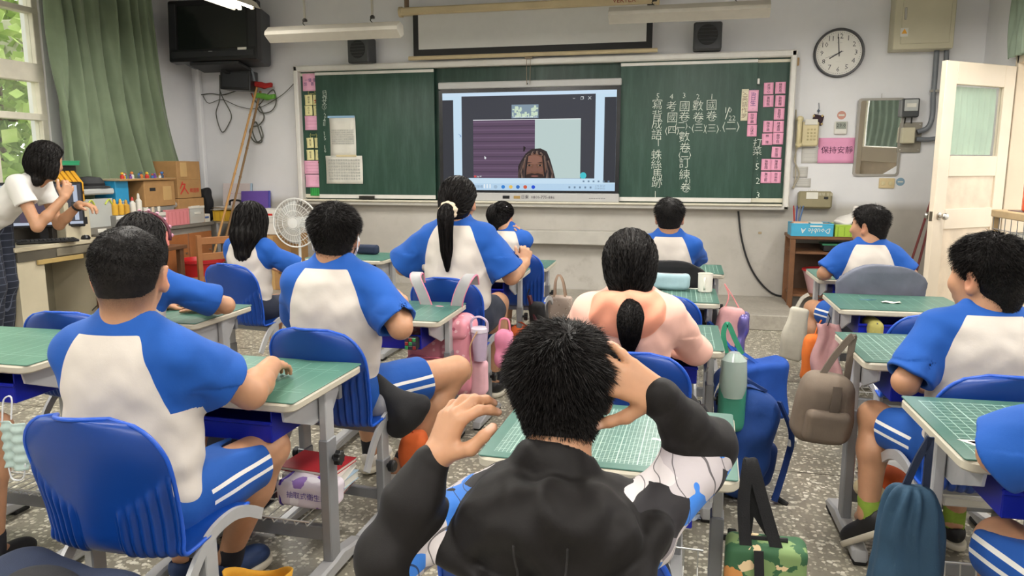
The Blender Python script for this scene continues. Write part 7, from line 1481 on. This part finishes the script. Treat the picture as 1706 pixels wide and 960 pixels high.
for i in range(4): t = thing('magazine_file', 'yellow magazine file by the black organiser, %s from the left' % ('first', 'second', 'third', 'last')[i], 'file', (-4.92, 5.10 + .055 * i, 1.07), 0, 'yellow magazine files by the monitor'); MB().prism([(-.05, 0), (.05, 0), (.05, .15), (-.05, .27)], -.02, .02, Matrix(((1, 0, 0, 0), (0, 0, 1, 0), (0, 1, 0, 0), (0, 0, 0, 1))), bev=.002).build('case', mat('amber plastic', '#d99f2b', .4, .05), t); MB().lathe([(.012, 0), (.012, .003)], (.052, 0, .06), 12, (1, 0, 0), False).build('finger_hole', M_spk2, t)
box_thing('shelf_stand', 'steel stand holding the yellow magazine files', 'stand', (-4.92, 5.18, ZT - .02), (.12, .26, .305), M_cream, 0, parts=(('slot', (.061, 0, .15), (.002, .2, .06), M_spk2),))
pk_ = box_thing('basket', 'pink plastic basket on the front of the left cabinet', 'basket', (-4.93, 6.38, ZT + .005), (.20, .34, .15), mat('pink plastic', '#dc8a90', .4, .04), 0, open_=True, parts=tuple(('rib', (.102, -.14 + .056 * k, .07), (.004, .012, .12), mat('deep pink plastic', '#cd747c', .4)) for k in range(6)))
cl_ = box_thing('storage_box', 'clear plastic box next to the pink basket', 'box', (-4.93, 6.68, ZT + .005), (.2, .22, .15), glass('clear box', (.95, .96, .96, 1), .15, .4), 0, open_=True, parts=(('lid', (0, 0, .16), (.21, .24, .02), M_paper), ('handle', (.106, 0, .1), (.006, .1, .02), M_paper)))
wx = box_thing('tissue_box', 'small white box with blue print at the right end of the cabinet', 'box', (-4.90, 6.84, ZT), (.1, .16, .085), M_paper, 0, parts=(('print_band', (.051, .02, .05), (.002, .07, .02), mat('print blue', '#4f6fb0', .6)),))
for k, (y, c, hgt, cp) in enumerate([(5.62, '#d9a93b', .14, '#d9a93b'), (5.69, '#d9a93b', .14, '#d9a93b'), (5.76, '#c99a3a', .13, '#c99a3a'), (5.84, '#e2ded3', .15, '#c5382f'), (5.92, '#e2ded3', .18, '#e2ded3'), (6.0, '#e2ded3', .15, '#c5382f'), (6.08, '#d8c7b0', .16, '#c5382f'), (6.16, '#e2ded3', .2, '#e2ded3'), (6.76, '#3f63a8', .17, '#3f63a8')]):
    t = thing('bottle', ('yellow capped paint bottle, number %d in the row' % (k + 1) if 0 else ['amber glue bottle at the left of the cabinet row', 'amber glue bottle second in the cabinet row', 'darker amber bottle third in the cabinet row', 'white bottle with red cap next to the amber ones', 'white pump bottle between two red capped bottles', 'white red capped bottle right of the shorter pump bottle', 'beige bottle with red cap beside the tall pump bottle', 'tallest white pump bottle in the cabinet row', 'blue bottle next to the clear plastic box'][k]), 'bottle', (-4.88, y, ZT + (.15 if y < 6.5 else 0)), 0, 'bottles on the left cabinet'); MB().lathe([(.026, 0), (.028, .01), (.028, hgt * .62), (.012, hgt * .74), (.012, hgt * .8)], n=14).build('bottle', mat('btl ' + c, c, .35, .03), t); MB().lathe([(.013, hgt * .78), (.011, hgt * .92), (.004, hgt)], n=10).build('cap', mat('btl ' + cp, cp, .35, .03), t)
box_thing('bottle_stand', 'narrow grey stand under the row of glue bottles', 'stand', (-4.88, 5.89, ZT), (.10, .64, .148), mat('grey crate', '#8a8a86', .5), 0, parts=(('front_lip', (.051, 0, .13), (.003, .64, .03), M_paper),))
pbg = thing('plastic_bag', 'crumpled clear plastic bag lying above the pink basket', 'bag', (-4.95, 6.42, ZT + .165)); soft('film', ell((0, 0, .055), (.09, .19, .055)), glass('thin film', (.97, .97, .97, 1), .1, .35), pbg, (-.14, -.25, -.05), (.14, .25, .16), .008, wr=.02, fr=34); soft('contents', ell((0, .03, .04), (.06, .1, .03)), M_paper, pbg, (-.1, -.12, -.02), (.1, .18, .1), .008, wr=.01)
bk_ = thing('black_bag', 'black rucksack standing at the front left wall', 'bag', (-4.99, 7.02, ZT)); soft('body', rbox((.09, .07, .17), .05), M_blk, bk_, (-.13, -.11, -.21), (.13, .11, .21), .008, at=(0, 0, .17), wr=.01); strap('strap', [(.03, -.07, .3), (.09, -.09, .2), (.06, -.08, .05)], .03, M_spk2, bk_)
# cart by the front wall with yellow basket, papers, purple folder
ct = thing('cart', 'pale metal cart at the front wall under the yellow basket', 'cart', (-4.56, 7.14, 0)); MB().box((0, 0, .775), (.52, .36, .03), bev=.004).build('top', M_cream, ct); MB().box((0, 0, .4), (.50, .34, .02)).build('shelf', M_cream, ct)
for sx in (-1, 1):
    for sy in (-1, 1): MB().box((sx * .245, sy * .165, .40), (.022, .022, .74)).build('post', M_metal2, ct); MB().lathe([(.03, -.01), (.03, .01)], (sx * .245, sy * .165, .031), 12, (1, 0, 0)).build('caster', M_rub, ct)
yb_ = box_thing('basket', 'yellow plastic basket with newspapers on the cart', 'basket', (-4.62, 7.04, .79), (.40, .22, .10), mat('yellow plastic', '#c9a32b', .4, .05), 0, open_=True, parts=tuple(('rib', (-.18 + .06 * k, -.112, .05), (.012, .004, .085), mat('deep yellow', '#b08c1f', .4)) for k in range(7)))
nw = thing('newspaper', 'folded newspapers lying over the yellow basket', 'newspaper', (-4.60, 7.02, .905)); 
for k in range(3): MB().grid(lambda u, v, k=k: ((u - .5) * (.46 - .04 * k), (v - .5) * .24, .012 * k + .01 * math.sin(u * 3 + k)), 8, 6).build('sheet', (M_paper, mat('brown paper', '#a58a63', .8), mat('faded paper', '#c9c7c2', .8, .04))[k], nw, smooth=180, solid=.004)
pf = thing('folder', 'large purple folder leaning on the front wall', 'folder', (-4.56, 7.30, .79)); pf.rotation_euler = (R(-8), R(-1), R(4)); MB().box((0, 0, .15), (.33, .018, .30), bev=.003).build('cover', mat('purple card', '#6a4fa6', .5, .05), pf); MB().box((.16, -.0, .15), (.02, .022, .302), bev=.003).build('spine', mat('violet edge', '#4a4aa8', .5), pf)
wbd = thing('document_board', 'pale pinkish board leaning on the wall behind the black handle', 'board', (-4.80, 7.33, .79)); wbd.rotation_euler = (R(-6), 0, 0); MB().box((0, 0, .19), (.36, .012, .38), bev=.004).build('board', mat('pinkish white', '#d9cdcb', .6, .05), wbd); MB().box((.17, -.002, .19), (.02, .014, .38)).build('edge', mat('pale blue edge', '#a9c2d6', .5), wbd); text('~~ ~~~', .05, mat('pink writing', '#c9929a', .8, 0), wbd, (-.03, -.0075, .27), name='writing')
bx_ = thing('tool_case', 'black handled case sitting between board and newspapers', 'case', (-4.73, 7.2, .79)); MB().box((0, 0, .065), (.24, .09, .13), bev=.01).build('case', M_tv, bx_); MB().tube(spline([(-.07, 0, .125), (-.065, 0, .185), (-.04, 0, .2), (.04, 0, .2), (.065, 0, .185), (.07, 0, .125)], 5), .011, 8).build('handle', M_tv, bx_)
# bin, wooden chair, low table, fan, boxes
rbk = thing('waste_bin', 'red plastic waste bin on the floor before the cabinet', 'bin', (-4.52, 6.28, 0)); M_red = mat('red plastic', '#c01f26', .35, .05); MB().lathe([(.15, 0), (.15, .004), (.19, .44), (.205, .46), (.205, .48), (.195, .48), (.18, .44), (.145, .02), (0, .015)], n=28).build('bin', M_red, rbk); MB().lathe([(.206, .445), (.212, .45), (.212, .472), (.206, .476)], n=28, cap=False).build('rim', mat('dark red plastic', '#a0181f', .35), rbk)
wc = thing('wooden_chair', 'small old brown wooden chair facing the cabinets', 'chair', (-3.92, 5.55, 0), R(58)); M_wd = mat('worn brown wood', '#8a5a32', .55, .16, 9.)
MB().box((0, 0, .40), (.34, .34, .025), bev=.005).build('seat', M_wd, wc)
for sx in (-1, 1): MB().bar((sx * .15, -.155, 0), (sx * .15, -.16, .80), .035).build('leg', M_wd, wc); MB().bar((sx * .15, .15, 0), (sx * .15, .15, .39), .035).build('leg', M_wd, wc); MB().bar((sx * .15, -.15, .2), (sx * .15, .15, .2), .022).build('stretcher', M_wd, wc)
for z in (.62, .75): MB().box((0, -.16, z), (.30, .018, .06), bev=.004).build('back_rail', M_wd, wc)
lt = thing('low_table', 'dark brown wooden side table holding the pink wire basket', 'table', (-4.42, 5.32, 0)); M_dw = mat('dark brown wood', '#5d3c24', .5, .15, 9.); MB().box((0, 0, .685), (.62, .42, .03), bev=.004).build('top', M_dw, lt); MB().box((0, -.18, .63), (.52, .02, .08)).build('apron', M_dw, lt)
for sx in (-1, 1):
    for sy in (-1, 1): MB().box((sx * .26, sy * .17, .335), (.045, .045, .67), bev=.003).build('leg', M_dw, lt)
pwb = box_thing('basket', 'pink wire basket with papers on the dark side table', 'basket', (-4.32, 5.36, .70), (.20, .16, .11), mat('coral plastic', '#e08a82', .4), 0, open_=True, parts=(('papers', (0, 0, .05), (.16, .12, .06), M_paper), ('label', (0, -.083, .05), (.1, .002, .05), mat('orange label', '#d97c3c', .5))))
gbt = thing('bottle', 'small lime spray bottle behind the pink wire basket', 'bottle', (-4.45, 5.40, .70)); MB().lathe([(.03, 0), (.032, .08), (.014, .11), (.014, .13)], n=14).build('bottle', mat('lime plastic', '#a8cf3f', .3), gbt); MB().box((.0, -.01, .145), (.025, .06, .03), bev=.006).build('spray_head', mat('violet cap', '#6a62a8', .4), gbt)
fn = thing('fan', 'white standing fan with round wire cage beside the blackboard', 'fan', (-3.70, 6.62, .13)); M_fw = mat('fan white', '#dfe0dd', .4, .02); cz_ = .68
MB().lathe([(.17, 0), (.17, .015), (.05, .04), (.02, .06)], n=28).build('base', M_fw, fn); MB().cyl((0, .05, .03), (0, .05, cz_), .014, 12).build('pole', M_fw, fn); MB().lathe([(.05, .02), (.06, .06), (.05, .12), (.02, .14)], (0, 0, cz_), 20, (0, 1, 0)).build('motor', M_fw, fn)
c_ = MB(); 
for rr in (.06, .12, .18, .235): c_.tube([(rr * math.cos(a), -.06 + .05 * (rr / .235) ** 2, cz_ + rr * math.sin(a)) for a in np.linspace(0, 2 * math.pi, 36, endpoint=False)], .003 if rr < .23 else .008, 5, closed=True)
for k in range(40): a = 2 * math.pi * k / 40; c_.tube([(r_ * math.cos(a), -.06 + .05 * (r_ / .235) ** 2, cz_ + r_ * math.sin(a)) for r_ in (.04, .12, .235)], .0018, 4)
c_.lathe([(.05, 0), (.05, .01), (0, .014)], (0, -.055, cz_), 20, (0, -1, 0)); c_.build('cage', M_fw, fn)
M_bl = glass('fan blade', (.95, .96, .97, 1), .1, .55)
for k in range(3):
    a0 = 2.1 * k; MB().grid(lambda u, v: ((.04 + .17 * v) * math.cos(a0 + (u - .5) * (1.3 - .2 * v)), .015 + .03 * (u - .5), cz_ + (.04 + .17 * v) * math.sin(a0 + (u - .5) * (1.3 - .2 * v))), 8, 6).build('blade', M_bl, fn, smooth=180, solid=.002)
box_thing('cardboard_box', 'cardboard box standing on the platform behind the fan', 'box', (-4.02, 6.86, .13), (.42, .36, .545), M_card, 0, parts=(('tape', (0, -.181, .27), (.05, .002, .54), M_tape), ('print', (.12, -.181, .2), (.1, .002, .08), mat('brown print', '#6d5232', .8))))
box_thing('carton', 'white carton with red print stacked on the cardboard box', 'box', (-4.10, 6.86, .678), (.24, .28, .25), mat('carton white', '#dedbd4', .6, .04), 0, parts=(('red_print', (.03, -.141, .2), (.12, .002, .02), M_redink), ('rule', (0, -.141, .12), (.24, .002, .004), M_grayink), ('rule', (0, -.141, .17), (.24, .002, .004), M_grayink)))
# ------------------------------------------------------------------ teacher's desk and computer
td = thing('teacher_desk', 'cream steel teacher\'s desk with the computer under the left window', 'desk', (-5.01, 4.98, 0)); MB().box((0, 0, .745), (.48, 1.0, .035), bev=.006).build('top', M_cream, td); MB().box((.0, 0, .69), (.46, .96, .075)).build('frame', mat('dark drawer front', '#5a564c', .5, .06), td)
MB().box((.235, .12, .69), (.012, .5, .06), bev=.003).build('drawer', mat('olive drawer', '#7b7566', .5), td); MB().box((.24, -.1, .635), (.02, .44, .035), bev=.003).build('keyboard_tray', mat('wood tray', '#b39a62', .5), td)
for y in (-.36, .36): MB().box((0, y, .33), (.44, .24, .65)).build('pedestal', M_cream, td)
MB().box((-.2, 0, .4), (.02, .6, .5)).build('back_panel', mat('olive panel', '#8c8672', .5), td)
mo = thing('monitor', 'black computer monitor showing the video call on the teacher\'s desk', 'monitor', (-5.0, 4.98, .764), R(47)); MB().lathe([(.12, 0), (.12, .012), (.03, .018), (.025, .02)], n=24).build('stand_base', M_tv, mo); MB().box((0, .03, .07), (.07, .03, .14), bev=.004).build('stand', M_tv, mo); MB().box((0, 0, .285), (.58, .045, .36), bev=.008).build('casing', M_tv, mo)
sc0 = MB().box((0, -.0235, .29), (.55, .002, .32)).build('screen', emis('mon dark', '#55555c', .8), mo); MB().box((.0, -.0250, .14), (.55, .001, .022)).build('task_bar', emis('mon bar', '#c9d3e6', .9), sc0); MB().box((-.255, -.0250, .29), (.03, .001, .30)).build('side_bar', emis('mon bar', '#c9d3e6', .9), sc0); MB().box((.235, -.0250, .30), (.03, .001, .28)).build('side_bar', emis('mon bar', '#c9d3e6', .9), sc0); MB().box((.11, -.0252, .25), (.13, .001, .2)).build('video_window', emis('mon skin', '#c39a80', .85), sc0); MB().box((-.06, -.0252, .24), (.19, .001, .18)).build('video_window', emis('mon violet', '#5d5163', .85), sc0)
kb = thing('keyboard', 'black keyboard in front of the monitor', 'keyboard', (-4.86, 4.86, .764), R(52)); MB().box((0, 0, .012), (.42, .13, .018), bev=.005).build('base', M_tv, kb)
q = MB()
for i in range(14):
    for j in range(4): q.box((-.19 + .0285 * i, -.045 + .03 * j, .025), (.024, .024, .01), bev=.002)
q = q.build('keys', mat('key black', '#26272a', .5, 0), kb); q['kind'] = 'stuff'
ms = thing('mouse', 'dark computer mouse at the right end of the keyboard', 'mouse', (-4.80, 5.18, .764), R(50)); MB().lathe([(.034, 0), (.036, .012), (.026, .03), (0, .036)], n=18).build('shell', M_tv, ms); MB().tube(spline([(0, .03, .01), (.03, .05, .008), (.05, .0, -.06), (.09, -.02, -.3), (.08, 0, -.5), (.0, .02, -.6)], 6), .004, 6).build('cable', M_tv, ms); MB().cyl((-.004, -.015, .034), (.004, -.015, .034), .005, 8).build('wheel', M_grey, ms)
loose('black power cable hanging from the socket below the teacher\'s desk', [(62, 455), (68, 470), (55, 485), (42, 488)], .006, 5.0, M_spk2)
nt_ = thing('paper_sheet', 'white papers under the keyboard on the teacher\'s desk', 'paper', (-4.93, 5.08, .7635)); MB().box((0, 0, .0), (.25, .35, .001), rz=.3).build('sheet', M_paper, nt_)
# ------------------------------------------------------------------ shelf table, brooms and rack on the right
st_ = thing('shelf_table', 'old brown wooden shelf table at the front wall below the olive box', 'table', (1.24, 7.16, 0)); M_bw = mat('brown board', '#6f4a2e', .55, .16, 8.)
MB().box((0, 0, .735), (.72, .40, .03), bev=.004).build('top', M_bw, st_)
for z in (.60, .22): MB().box((0, 0, z), (.66, .36, .02)).build('shelf', M_bw, st_)
for sx in (-1, 1):
    for sy in (-1, 1): MB().box((sx * .33, sy * .175, .36), (.045, .045, .72), bev=.003).build('leg', M_bw, st_)
MB().box((0, .19, .4), (.66, .012, .5)).build('back_panel', mat('dark panel', '#4d3726', .6, .1), st_)
da = box_thing('paper_box', 'light blue copy paper box lid, its lettering upside down, on the shelf table', 'box', (1.06, 7.08, .75), (.34, .24, .105), mat('sky blue card', '#3f9fc4', .5, .04), 0, open_=True, parts=(('inner_tray', (0, 0, .06), (.32, .22, .09), M_card), ('papers', (-.08, -.02, .11), (.14, .12, .015), mat('salmon card', '#d9b49a', .7)), ('papers', (.03, -.03, .112), (.12, .1, .012), M_paper))); text('Double A', .062, M_paper, da, (.03, -.1245, .05), (R(90), R(180), 0), 'lettering', shear=.2); MB().box((.03, -.1245, .088), (.1, .001, .012)).build('lettering_bar', M_paper, da)
for k, (x, c) in enumerate(((-.13, '#a33a33'), (-.115, '#3f4f8a'), (-.1, '#6a6f7a'), (-.09, '#4f6f9a'))): t = thing('pen', ['red pen standing in the blue paper box', 'dark blue pen standing beside the red pen in the blue box', 'grey pen standing in the blue paper box', 'light blue marker standing in the blue paper box'][k], 'pen', (1.06 + x, 7.12, .852), 0, 'pens in the paper box'); MB().cyl((0, 0, 0), (.012 * (k - 1), 0, .13), .007, 8).build('barrel', mat('pen ' + c, c, .4, 0), t); MB().cyl((.012 * (k - 1), 0, .128), (.012 * (k - 1) * 1.2, 0, .155), .0055, 8).build('cap', mat('pen ' + c, c, .4, 0), t)
gbk = box_thing('basket', 'lime green plastic basket with a plastic bag on the shelf table', 'basket', (1.40, 7.08, .75), (.30, .24, .10), mat('lime basket', '#9dbd3f', .4, .04), 0, open_=True, parts=tuple(('rib', (-.13 + .052 * k, -.122, .045), (.01, .004, .08), mat('deep lime', '#86a632', .4)) for k in range(6)))
pbg2 = thing('plastic_bag', 'crumpled white plastic bag with pink print in the lime basket', 'bag', (1.40, 7.08, .84)); soft('film', ell((0, 0, .04), (.14, .10, .065)), mat('milky film', '#dcd8d2', .35, .05), pbg2, (-.19, -.15, -.06), (.19, .15, .15), .008, wr=.02, fr=38); soft('knot', ell((.02, 0, .12), (.03, .03, .045)), mat('milky film', '#dcd8d2', .35, .05), pbg2, (-.04, -.06, .05), (.08, .06, .2), .006, wr=.012, fr=60); MB().box((.02, -.085, .06), (.06, .03, .03), bev=.01).build('pink_print', mat('magenta print', '#c9487a', .5), pbg2)
rs_ = thing('basin', 'pale pink basin with red rim under the shelf table', 'basin', (1.18, 7.10, .232)); MB().lathe([(.10, 0), (.15, .18), (.16, .2), (.15, .2), (.14, .18), (.09, .01), (0, .01)], n=24).build('bowl', mat('pale pink plastic', '#c9a3a6', .4), rs_); MB().lathe([(.155, .195), (.165, .2), (.165, .215), (.155, .218)], n=24, cap=False).build('rim', M_red, rs_)
rg = sack('cloth_bag', 'red cloth bag hanging beside the front right desk', 'bag', (.86, 5.16, .50), (.05, .04, .13), cloth2('red cloth', '#c0342a'), seed=41, h=.008, wr=.008); strap('handle', [(-.02, 0, -.01), (0, 0, .07), (.03, 0, -.01)], .014, cloth2('red cloth', '#c0342a'), rg)
dkb = thing('file_stack', 'dark files lying in the upper shelf of the shelf table', 'file', (1.30, 7.1, .612)); MB().box((0, 0, .03), (.26, .2, .05), bev=.003).build('file', M_tv, dkb); MB().box((-.02, 0, .063), (.24, .19, .015)).build('folder', mat('green folder', '#2f7a55', .5), dkb)
cl2 = thing('cord_coil', 'coil of dark cord hanging left of the front right desk', 'cord', (.78, 5.02, .32)); m_ = MB()
for k in range(3): m_.tube([(.02 * k + .0 * math.cos(a), .05 * math.cos(a), .07 * math.sin(a)) for a in np.linspace(0, 2 * math.pi, 20, endpoint=False)], .008, 6, closed=True)
m_.build('coil', M_spk2, cl2); MB().tube([(.02, 0, .07), (.05, 0, .16)], .004, 5).build('hook', M_steel, cl2)
rcb = thing('bottle', 'bottle with red cap on the desk of the boy turning left', 'bottle', on_desk('D1', .10, .16)); MB().lathe([(.028, 0), (.03, .02), (.03, .10), (.016, .13), (.016, .14)], n=16).build('bottle', mat('dark bottle', '#4a2a22', .2), rcb); MB().lathe([(.019, .135), (.019, .165), (0, .168)], n=16).build('cap', M_red, rcb)
for k, (a, b, lab) in enumerate((((1551, 335, 7.34), (1507, 470, 7.0), 'dark red broom handle leaning left of the open door'), ((1556, 345, 7.34), (1522, 470, 7.05), 'second dark red broom right beside the first, at the door'))):
    A = on(*a[:2], 1, a[2]); B = on(*b[:2], 1, b[2]); d = (B - A) / (B[2] - A[2]) * (.14 - A[2]); E_ = A + d; t = thing('broom', lab, 'broom', (E_[0], E_[1], 0), 0, 'brooms by the door'); E0 = A3(0, 0, .14); MB().tube([E0, E0 + (A - E_)], .011, 8).build('handle', mat('dark red stick', ('#7a3a3a', '#93404a')[k], .45, .08), t); MB().prism([(-.13, 0), (.13, 0), (.06, .14), (-.06, .14)], -.02, .02, Matrix(((1, 0, 0, 0), (0, 0, 1, 0), (0, 1, 0, 0), (0, 0, 0, 1))), bev=.004).build('bristles', mat('bristles', '#5a4a3a', .9, .2, 60.), t)
rk = thing('rack', 'low wooden rack with wire mesh front beside the doorway', 'rack', (2.23, 4.98, 0)); M_rw = mat('pale worn wood', '#b39a74', .5, .12, 8.); L = 1.74
MB().box((0, 0, 1.035), (.36, L, .05), bev=.006).build('top', M_rw, rk)
for y in (-L / 2 + .02, L / 2 - .02): MB().box((-.15, y, .5), (.035, .04, 1.02)).build('post', M_rw, rk); MB().box((.15, y, .5), (.035, .04, 1.02)).build('post', M_rw, rk)
for z in (.08, .55): MB().box((0, 0, z), (.32, L - .04, .025)).build('shelf', M_rw, rk)
for i in range(18): MB().cyl((-.17, -L / 2 + .04 + i * .098, .1), (-.17, -L / 2 + .04 + i * .098, 1.01), .0025, 6).build('wire', M_pipe, rk)
for i in range(9): MB().cyl((-.17, -L / 2 + .02, .13 + i * .1), (-.17, L / 2 - .02, .13 + i * .1), .0025, 6).build('wire', M_pipe, rk)
for k, (y, c) in enumerate(((.55, '#e6e2da'), (.2, '#d4d6d8'), (-.2, '#e2dfd4'))): box_thing('storage_box', ['white box behind the mesh at the far end of the rack', 'grey box behind the mesh, second from the doorway', 'cream box behind the mesh, third from the doorway'][k], 'box', (2.24, 4.98 + y, .563), (.24, .3, .34), mat('bin ' + c, c, .5), 0, parts=(('lid', (0, 0, .345), (.26, .32, .02), M_paper),))
sb = thing('detergent_bottle', 'orange red detergent bottle with grey cap on the rack', 'bottle', (2.19, 5.55, 1.06)); M_det = mat('orange red plastic', '#d2532f', .25, .04); MB().prism(rrect(.13, .085, .035), 0, .20, bev=.012).lathe([(.04, .19), (.022, .235), (.022, .25)], n=16).build('body', M_det, sb); MB().lathe([(.026, .245), (.026, .28), (.012, .285), (.012, .30), (0, .302)], n=16).build('cap', mat('grey cap', '#7d7f80', .4), sb); MB().box((0, -.043, .1), (.09, .003, .11), bev=.001).build('label', mat('pale label', '#e3b79c', .5), sb)
ck2 = thing('board_tray', 'dark tray under the detergent bottle on the rack', 'tray', (2.2, 5.5, 1.0605)); MB().box((0, 0, -.0005), (.2, .4, .004)).build('tray', mat('dark plum tray', '#4a2c38', .4), ck2)
MB().tube([(-.1, -.2, 0), (.1, -.2, 0), (.1, .2, 0), (-.1, .2, 0)], .004, 5, closed=True).build('rim', mat('dark plum tray', '#4a2c38', .4), ck2)
